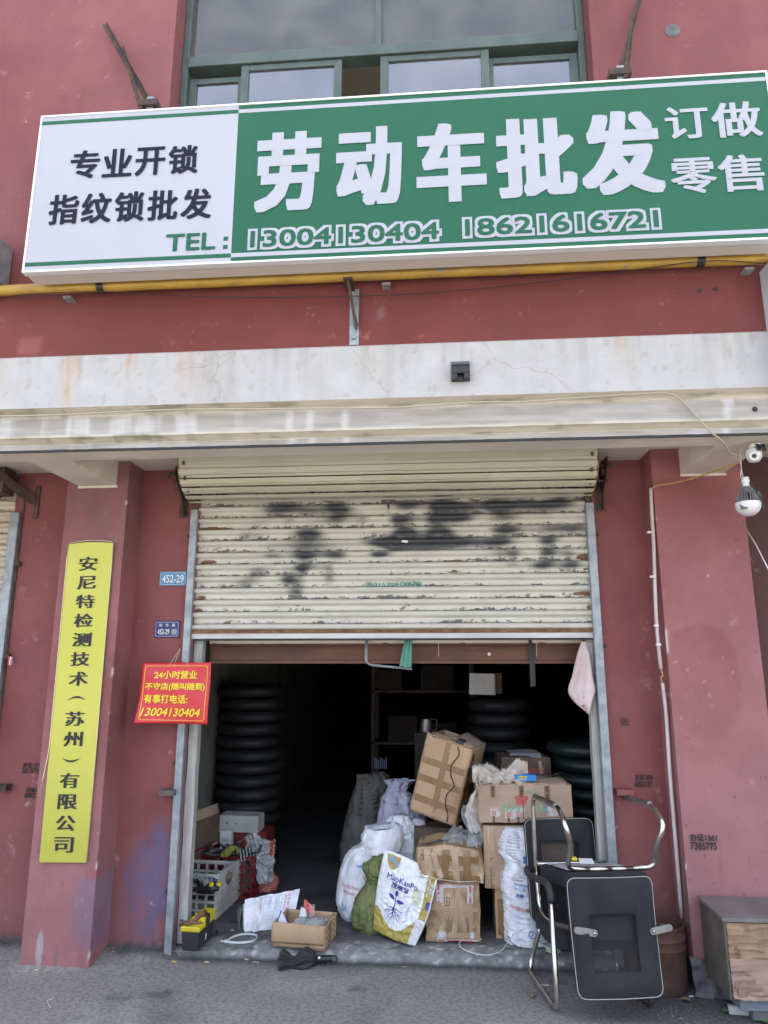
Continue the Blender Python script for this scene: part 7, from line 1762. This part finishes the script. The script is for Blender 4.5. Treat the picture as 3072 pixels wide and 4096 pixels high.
# ---- the two chairs
CO = V((.775, 0, 0)); CU = V((.988, .156, 0)); CF = V((.156, -.988, 0))
def cl(a, b, z): return CO + CU * a + CF * b + V((0, 0, z))
def panel(t, P, th, nm, hole=None, pipe=True, mesh_m=M_mesh):
    """P(u, v) -> point on the face, u 0..1, v 0..1; th = thickness vector; rounded corners, inset mesh window"""
    def rc(u, v):
        return P(u, v)
    mb = MB(); n = 24
    cr_ = .09
    def edge(u):     # shrink v-range near the sides for rounded corners
        e_ = min(u, 1 - u)
        if e_ >= cr_: return 0.0
        return (cr_ - math.sqrt(max(0, cr_ ** 2 - (cr_ - e_) ** 2))) * .75
    us = [0, .01, .03, .06, .09] + ([hole[0] - .03, hole[0]] if hole else [.3]) + [.5] + ([hole[1], hole[1] + .03] if hole else [.7]) + [.91, .94, .97, .99, 1]
    vsx = [0, .03, .08] + ([hole[2] - .03, hole[2]] if hole else [.35]) + ([hole[3], hole[3] + .03] if hole else [.65]) + [.92, .97, 1]
    hu = (us.index(hole[0]), us.index(hole[1])) if hole else None; hv = (vsx.index(hole[2]), vsx.index(hole[3])) if hole else None
    def pt(i, j, k):
        u = us[i]; e_ = edge(u); v = e_ + (1 - 2 * e_) * vsx[j]
        if hole and hv[0] <= j <= hv[1]: v = vsx[j]
        p = P(u, v)
        puff = .012 * min(1, min(u, 1 - u) / .06) * min(1, min(vsx[j], 1 - vsx[j]) / .06)
        if hole and hu[0] <= i <= hu[1] and hv[0] <= j <= hv[1]: puff = .0
        return p + th * (k - .5) + th.normalized() * (puff * (1 if k else -1))
    nu, nv = len(us), len(vsx); vs = [pt(i, j, k) for k in (0, 1) for j in range(nv) for i in range(nu)]
    ix = lambda i, j, k: k * nu * nv + j * nu + i
    fs = []
    for j in range(nv - 1):
        for i in range(nu - 1):
            inh = hole and hu[0] <= i < hu[1] and hv[0] <= j < hv[1]
            if not inh:
                fs.append((ix(i, j, 0), ix(i + 1, j, 0), ix(i + 1, j + 1, 0), ix(i, j + 1, 0))); fs.append((ix(i, j, 1), ix(i, j + 1, 1), ix(i + 1, j + 1, 1), ix(i + 1, j, 1)))
    for i in range(nu - 1):
        fs.append((ix(i, 0, 0), ix(i, 0, 1), ix(i + 1, 0, 1), ix(i + 1, 0, 0))); fs.append((ix(i, nv - 1, 0), ix(i + 1, nv - 1, 0), ix(i + 1, nv - 1, 1), ix(i, nv - 1, 1)))
        if hole and hu[0] <= i < hu[1]:
            for jj in hv: fs.append((ix(i, jj, 0), ix(i, jj, 1), ix(i + 1, jj, 1), ix(i + 1, jj, 0)))
    for j in range(nv - 1):
        fs.append((ix(0, j, 0), ix(0, j + 1, 0), ix(0, j + 1, 1), ix(0, j, 1))); fs.append((ix(nu - 1, j, 0), ix(nu - 1, j, 1), ix(nu - 1, j + 1, 1), ix(nu - 1, j + 1, 0)))
        if hole and hv[0] <= j < hv[1]:
            for ii in hu: fs.append((ix(ii, j, 0), ix(ii, j + 1, 0), ix(ii, j + 1, 1), ix(ii, j, 1)))
    mb.add(vs, fs); pn = build(mb, nm, M_seatfab, t, smooth='auto')
    if hole:
        mb = MB(); mb.grid(6, 6, lambda a, b: P(hole[0] + (hole[1] - hole[0]) * a, hole[2] + (hole[3] - hole[2]) * b)); 
        build(mb, 'mesh_window', mesh_m, t, fix=False).parent = pn
    if pipe:
        loop_ = []
        for i in range(nu):
            e_ = edge(us[i]); loop_.append(P(us[i], e_) + th * .5)
        for j in range(1, nv - 1): loop_.append(P(1, edge(1) + (1 - 2 * edge(1)) * vsx[j]) + th * .5)
        for i in range(nu - 1, -1, -1):
            e_ = edge(us[i]); loop_.append(P(us[i], 1 - e_) + th * .5)
        for j in range(nv - 2, 0, -1): loop_.append(P(0, edge(0) + (1 - 2 * edge(0)) * vsx[j]) + th * .5)
        mb = MB(); mb.tube(loop_, .0020, 6, closed=True); build(mb, 'piping', M_piping, t, smooth=True).parent = pn
# lower chair, upright
C1 = thing('lower_chair', 'black cantilever office chair standing upright under the other chair', 'chair', tuple(cl(.15, .25, 0)), 'stacked office chairs')
R1 = .0125
for sg, nm in ((0, 'left'), (1, 'right')):
    A_ = -.07 if sg == 0 else .375
    s_ = 1 if sg == 0 else -1
    path = fillet([cl(A_ + s_ * .025, -.03, .47), cl(A_, .10, .475), cl(A_, .46, .535), cl(A_, .495, .014), cl(A_ - s_ * .015, .06, .014), cl(A_ + s_ * .045, .10, .215), cl(A_ + s_ * .06, .10, .225)], [.03, .05, .075, .06, .10, .02, .0], 8)
    iz = min(range(len(path)), key=lambda i: (path[i] - cl(A_, .488, .44)).length)
    mb = MB(); mb.tube(path[iz:], R1, 14); build(mb, 'leg_frame', M_chrome, C1, smooth=True)
    mb = MB(); mb.tube(path[:iz + 1], R1 * 1.35, 14); build(mb, 'arm_pad', M_blackr, C1, smooth=True)
mb = MB(); mb.tube([cl(-.01, .10, .222), cl(.315, .10, .222)], R1 * .9, 12); build(mb, 'cross_tube', M_chrome, C1, smooth=True)
panel(C1, lambda u, v: cl(-.035 + .385 * u, -.02 - .07 * v - .015 * sin(pi * u), .215 + .495 * v), CF * .03, 'backrest', hole=(.22, .78, .50, .76))
panel(C1, lambda u, v: cl(-.03 + .38 * u, .02 + .42 * v, .245 + .03 * v - .02 * sin(pi * v)), V((0, 0, .06)), 'seat', pipe=False)
# upper chair, upside down
C2 = thing('upper_chair', 'second black office chair turned upside down, its backrest hanging in front', 'chair', tuple(cl(.22, .3, .5)), 'stacked office chairs')
for sg in (0, 1):
    def q_(a, b, z): return cl(a if sg == 0 else .475 - a, b, z)
    path = fillet([q_(.035, .545, .362), q_(.015, .30, .29), q_(.0, .03, .27), q_(-.002, .0, .50), q_(-.004, .0, .842), q_(.0, .44, .868), q_(-.004, .545, .80), q_(.035, .50, .70), q_(.012, .455, .60), q_(.13, .45, .592), q_(.235, .45, .592)], [.0, .05, .10, .02, .05, .07, .07, .08, .07, .0, .0], 9)
    mb = MB(); mb.tube(path, R1, 14); build(mb, 'leg_frame', M_chrome, C2, smooth=True)
    # rubber sleeves on floor runners and arms
    iz = [i for i, p in enumerate(path) if p.z > .835 and (p - cl(0, 0, p.z)).length < 9 and .05 < abs((p - CO).dot(CF)) < .42]
    run = [q_(-.003, .04, .850), q_(-.001, .40, .871)]
    mb = MB(); mb.tube(run, R1 * 1.12, 14); build(mb, 'floor_sleeve', M_chromed, C2, smooth='auto')
    mb = MB(); mb.tube([q_(.008, .20, .278), q_(.030, .50, .348)], R1 * 1.2, 12); build(mb, 'arm_pad', M_chromed, C2, smooth='auto')
    mb = MB(); b0_ = q_(.020, .552, .365); b1_ = q_(.098, .556, .353); mb.bar(b0_, b1_, .004, .030, (0, 0, 1)); 
    d_ = (b1_ - b0_).normalized()
    for e_ in (b0_, b1_): mb.lathe([(.0, -.002), (.015, -.002), (.015, .002), (.0, .002)], 18, tuple(e_), 'y')
    brk = build(mb, 'bracket', M_bracket, C2)
    mb = MB(); p = b1_ + CF * .004; mb.lathe([(.007, 0), (.006, -.005), (.0, -.007)], 12, tuple(p), 'y'); build(mb, 'bolt', M_chrome, C2, smooth=True).parent = brk
mb = MB(); mb.tube([cl(.0, .02, .508), cl(.475, .02, .508)], R1 * .85, 12); build(mb, 'cross_tube', M_chrome, C2, smooth=True)
def P2(u, v):      # v = 0 at the hanging top edge, 1 at the seat
    return cl(-.005 + .005 * v + (.390 + .022 * v) * u, .585 - .100 * v - .010 * sin(pi * v) + .012 * sin(pi * u), .105 + .465 * v)
panel(C2, P2, CF * .028, 'backrest', hole=(.22, .76, .20, .67), mesh_m=M_mesh)
panel(C2, lambda u, v: cl(.005 + .40 * u, .03 + .46 * v, .480 + .075 * v - .01 * sin(pi * v)), V((0, 0, .052)), 'seat', pipe=False)
mb = MB(); mb.grid(6, 8, lambda a, b: P2(.24 + .5 * a, .66 - .22 * b) - CF * .022); build(mb, 'lumbar_pad', M_seatfab, C2, fix=False)
mb = MB(); mb.grid(10, 12, lambda a, b: cl(.03 + .35 * a, .06 + .40 * b, .5195 + .072 * b + .003 * N1(a * 5, b * 5))); build(mb, 'seat_underside', mat('grey_white_underside', (.52, .52, .54), (.34, .34, .36), 7, .7), C2, fix=False)
mb = MB(); p = cl(.17, .12, .545); mb.box(p.x - .012, p.x + .016, p.y, p.y + .03, p.z, p.z + .014); tag(build(mb, 'yellow_clip', M_yel_ink, bevel=.003), 'bright yellow plastic bit on the upturned chair seat', 'plastic bit')
mb = MB(); p = cl(.17, .30, .578); mb.grid(3, 3, lambda a, b: p + V((.07 * a - .03, .05 * b, .012 * b))); o = tag(build(mb, 'paper_slip', M_paper, fix=False), 'white paper slip with a red arrow on the upturned seat', 'paper'); o.modifiers.new('s', 'SOLIDIFY').thickness = .001

# ---- drum
c = V((1.335, -.150, 0)); RD = .135; HD_ = .292
t = thing('steel_drum', 'rusty open steel drum standing between the chairs and the right pillar', 'drum', tuple(c))
prof = [(.0, .004), (RD - .006, .004), (RD - .004, .0), (RD, .006), (RD, .055), (RD, .185), (RD + .004, .192), (RD, .199), (RD + .001, .225), (RD + .005, .232), (RD + .001, .24), (RD, .275), (RD + .006, HD_ - .006), (RD + .005, HD_), (RD - .001, HD_), (RD - .004, HD_ - .006), (RD - .005, .03), (.0, .03)]
mb = MB(); mb.lathe(prof, 64, tuple(c)); 
for v in mb.v: v += V((.003 * N1(v.x * 12, v.z * 9), .003 * N1(v.y * 12, v.z * 9, 4), 0))
build(mb, 'drum_body', M_drum, t, smooth='auto')
p = c + V((RD * -.35, -RD * .95, .225)); mb = MB(); mb.lathe([(.010, 0), (.010, -.008), (0, -.010)], 12, tuple(p), 'y'); mb.tube(spline([p + V((0, -.008, 0)), p + V((-.03, -.012, -.03)), p + V((-.07, .01, -.055))], 5), .0022, 6); build(mb, 'wire_handle', M_galv, t, smooth='auto')

# ---- cabinet and boards at the lower right
K = V((1.527, -0.53, 0.103)); 
t = thing('wooden_cabinet', 'peeling plywood cabinet with grey top at the lower right corner', 'cabinet', (1.9, -.40, .10))
x0, x1, y0, y1, z0, z1 = 1.536, 2.25, -.53, -.235, .100, .415
mb = MB(); mb.box(x0, x0 + .010, y0, y1, z0, z1); mb.box(x1 - .01, x1, y0, y1, z0, z1); mb.box(x0 + .0101, x1 - .0101, y0 + .004, y1, z0, z0 + .012); mb.box(x0 + .0101, x1 - .0101, y1 - .01, y1, z0 + .0121, z1); build(mb, 'carcass', M_cabm, t)
mb = MB(); mb.box(x0 - .008, x1 + .01, y0 - .012, y1 + .005, z1 + .001, z1 + .018); build(mb, 'top_board', M_cabt, t, bevel=.002)
mb = MB(); mb.grid(60, 30, lambda a, b: (x0 + .0105 + (x1 - x0 - .02) * a, y0 - .002 - .004 * sm(.1, .3, fbm(a * 7, b * 9, 2)) - .003 * fbm(a * 4, b * 2), z0 + .165 + .146 * b)); build(mb, 'front_veneer', M_ply2, t, smooth=True, label='upper dark peeled sheet of the cabinet front')
mb = MB(); mb.grid(70, 30, lambda a, b: (x0 + .0105 + (x1 - x0 - .02) * a, y0 - .004 - .010 * (1 - b) * sm(.0, .3, fbm(a * 6, b * 8, 5)) - .003 * fbm(a * 4, b * 2) , z0 + .004 + .162 * b + .006 * N1(a * 9, 4) * (1 - b))); build(mb, 'front_veneer', M_ply, t, smooth=True, label='lower pinkish peeling sheet of the cabinet front')
for i, (a0_, b0_, w2, h2) in enumerate(((.01, .62, .10, .03), (.01, .40, .13, .03), (.015, .28, .16, .04), (.03, .10, .05, .06))):
    mb = MB(); mb.grid(12, 4, lambda a, b: (x0 + .011 + (x1 - x0) * (a0_ + w2 * a), y0 - .012 - .006 * b - .004 * N1(a * 6, b + i), z0 + .165 * (b0_ + h2 / .165 * .6 * b) + .008 * N1(a * 5, i))); build(mb, 'peeling_strip', M_ply, t, smooth=True)
mb = MB()
for k in range(5): mb.lathe([(.003, 0), (.0, -.003)], 8, (x0 + .008, y0 - .001, z0 + .03 + .06 * k), 'y')
build(mb, 'nail', M_iron, t)
# what it stands on
q0 = V((1.631, -0.366, 0.0)); mb = MB(); mb.box(1.585, 2.3, -.50, -.24, .045, .097); tag(build(mb, 'support_block', mat('blue_grey_board', (.20, .22, .26), rough=.6), bevel=.003), 'blue grey block under the wooden cabinet', 'block')
bA = V((1.561, -0.431, 0.0)); bB = V((1.712, -0.462, 0.0))
mb = MB(); mb.bar((bA.x, bA.y + .012, .018), (bA.x + .75, bA.y - .075, .018), .024, .034); tag(build(mb, 'white_batten', mat('white_trunking', (.50, .50, .48), rough=.4), bevel=.002), 'white square batten lying on the ground before the cabinet', 'batten')
mb = MB(); mb.box(1.64, 2.3, -.49, -.26, .001, .044); tag(build(mb, 'dark_brick', M_conc, bevel=.004), 'dark concrete piece under the blue grey block', 'concrete block')
def leaf(p, L, W, rz, m, lb, cup=.3):
    mb = MB(); c_, s_ = cos(rz), sin(rz)
    def f(a, b):
        w2 = W * sin(pi * min(.98, max(.02, a)) ** .8) * (1 + .2 * sin(a * 19)); x = L * a; y = w2 * (b - .5) * 2 * .5
        return (p[0] + x * c_ - y * s_, p[1] + x * s_ + y * c_, p[2] + .004 + cup * abs(b - .5) * W + .004 * sin(a * 5))
    mb.grid(8, 4, f); return tag(build(mb, 'leaf', m, smooth=True, fix=False), lb, 'leaf', 'leaves on the ground')
leaf((1.536, -0.424, 0.0), .05, .035, .3, M_leaf, 'green leaf beside the end of the white batten')
leaf((1.645, -0.495, 0.0), .09, .05, -.1, M_leaf, 'green leaf below the white batten at the bottom right')
leaf((1.68, -0.382, 0.05), .10, .05, -.3, M_leaf, 'long green leaf tucked under the cabinet')
for i, (cx_, cy_, L, m_, lb) in enumerate((((1.383, -0.32, 0.0), .05, 0, M_dry, 'dry leaf at the foot of the drum'), ((1.301, -0.424, 0.0), .02, 0, M_dry, 'small tan leaf scrap below the drum'), ((1.328, -0.514, 0.0), .025, 0, M_dry, 'tan scrap at the bottom edge below the cabinet'),
        ((0.707, -0.32, 0.0), .04, 0, M_dry, 'dry twiggy leaf by the chair runner'), ((0.796, -0.258, 0.0), .05, 0, M_dry, 'dry brown leaf behind the chair front leg'), ((1.168, -0.399, 0.0), .03, 0, M_dry, 'curled leaf under the hanging backrest'))):
    leaf(cx_, cy_, cy_ * .6, i * 1.3, m_, lb, .5)
# small litter
def bit(nm, p, sx, sy, sz, m, lb, rz=0, cat='litter'):
    mb = MB(); M_ = Matrix.Translation(V(p)) @ Matrix.Rotation(rz, 4, 'Z'); mb.box(-sx / 2, sx / 2, -sy / 2, sy / 2, 0, sz, M_); tag(build(mb, nm, m, bevel=min(sx, sy, sz) * .2), lb, cat, 'small litter')
def butt(p, rz, lb):
    mb = MB(); d = V((cos(rz), sin(rz), 0)); p = V(p) + V((0, 0, .004)); mb.tube([p, p + d * .024], .0036, 8); tag(build(mb, 'cigarette_butt', mat('butt_paper', (.55, .40, .22), rough=.8), smooth='auto'), lb, 'cigarette butt', 'cigarette butts')
butt((-0.791, -0.034, 0.006), -.4, 'cigarette butt on the street left of the umbrella')
butt((-0.993, -0.091, 0.006), .1, 'cigarette butt on the street near the left rail')
butt((-1.84, -0.254, 0.006), .1, 'cigarette butt at the foot of the left pillar')
bit('plastic_crescent', (-1.158, -0.087, 0.004), .016, .008, .004, M_yel_ink, 'yellow crescent cap at the foot of the left rail', .2)
bit('white_scrap', (-1.181, -0.074, 0.004), .020, .006, .002, M_paper, 'thin white scrap beside the yellow cap', .2)
bit('lolly_stick', (-0.726, -0.054, 0.004), .035, .003, .002, M_tie, 'thin grey stick on the street below the cable tie', -.15)
bit('white_stick', (0.062, -0.05, 0.004), .028, .004, .002, M_sackc, 'pale stick at the middle of the step foot', .05)
bit('white_stick', (0.641, -0.027, 0.004), .022, .004, .002, M_sackc, 'pale stick at the step foot near the chair', 0)
bit('paper_scrap', (0.761, -0.206, 0.003), .05, .010, .002, M_paper, 'torn white paper strip inside the chair runner', .05)
bit('foil_scrap', (1.445, -0.273, 0.003), .020, .010, .004, M_paper, 'bright white scrap beside the drum', .3)
bit('wood_chip', (0.496, -0.371, 0.003), .020, .008, .004, M_dry, 'brown wood chip on the street before the step', -.6)
bit('white_crumb', (-0.929, 0.187, 0.071), .012, .007, .003, M_paper, 'cream crumb on the floor above the cable tie', 0)
bit('white_crumb', (0.307, 0.144, 0.071), .008, .006, .003, M_paper, 'white crumb on the floor right of the fertiliser bag', 0)
bit('cardboard_bit', (0.467, 0.093, 0.071), .022, .012, .006, M_iron, 'dark bit on the floor below the cable plug', .1)
bit('blue_packet_scrap', (1.229, -0.029, 0.003), .05, .04, .006, M_bluebox, 'blue wrapper on the ground seen through the chair mesh', .5)
mb = MB(); mb.tube(spline([(-1.583, -0.531, 0.003), (-1.593, -0.557, 0.003), (-1.561, -0.597, 0.003), (-1.544, -0.614, 0.003)], 5), .0012, 5); tag(build(mb, 'thread', M_rope), 'thin white curl of thread on the street at the lower left', 'thread')
mb = MB(); random.seed(5)
for i in range(3500):
    x = random.uniform(-2.2, 2.2); y = random.choice([random.uniform(-.06, -.02), random.uniform(-1.2, -.03), random.uniform(-1.2, -.2)]); 
    if random.random() < .35: x = random.uniform(.9, 2.0); y = random.uniform(-.9, -.2)
    s_ = random.uniform(.0015, .005); p = V((x, y, ground_z(x, y) + s_ * .3)); a = random.random() * 6
    mb.add([p + V((s_ * cos(a + q), s_ * sin(a + q) * .8, 0)) for q in (0, 2.1, 4.2)] + [p + V((0, 0, s_ * .8))], [(0, 1, 3), (1, 2, 3), (2, 0, 3)])
build(mb, 'grit', mat('pale_grit', (.22, .21, .20), (.10, .10, .10), 60, .9), kind='stuff', fix=False)
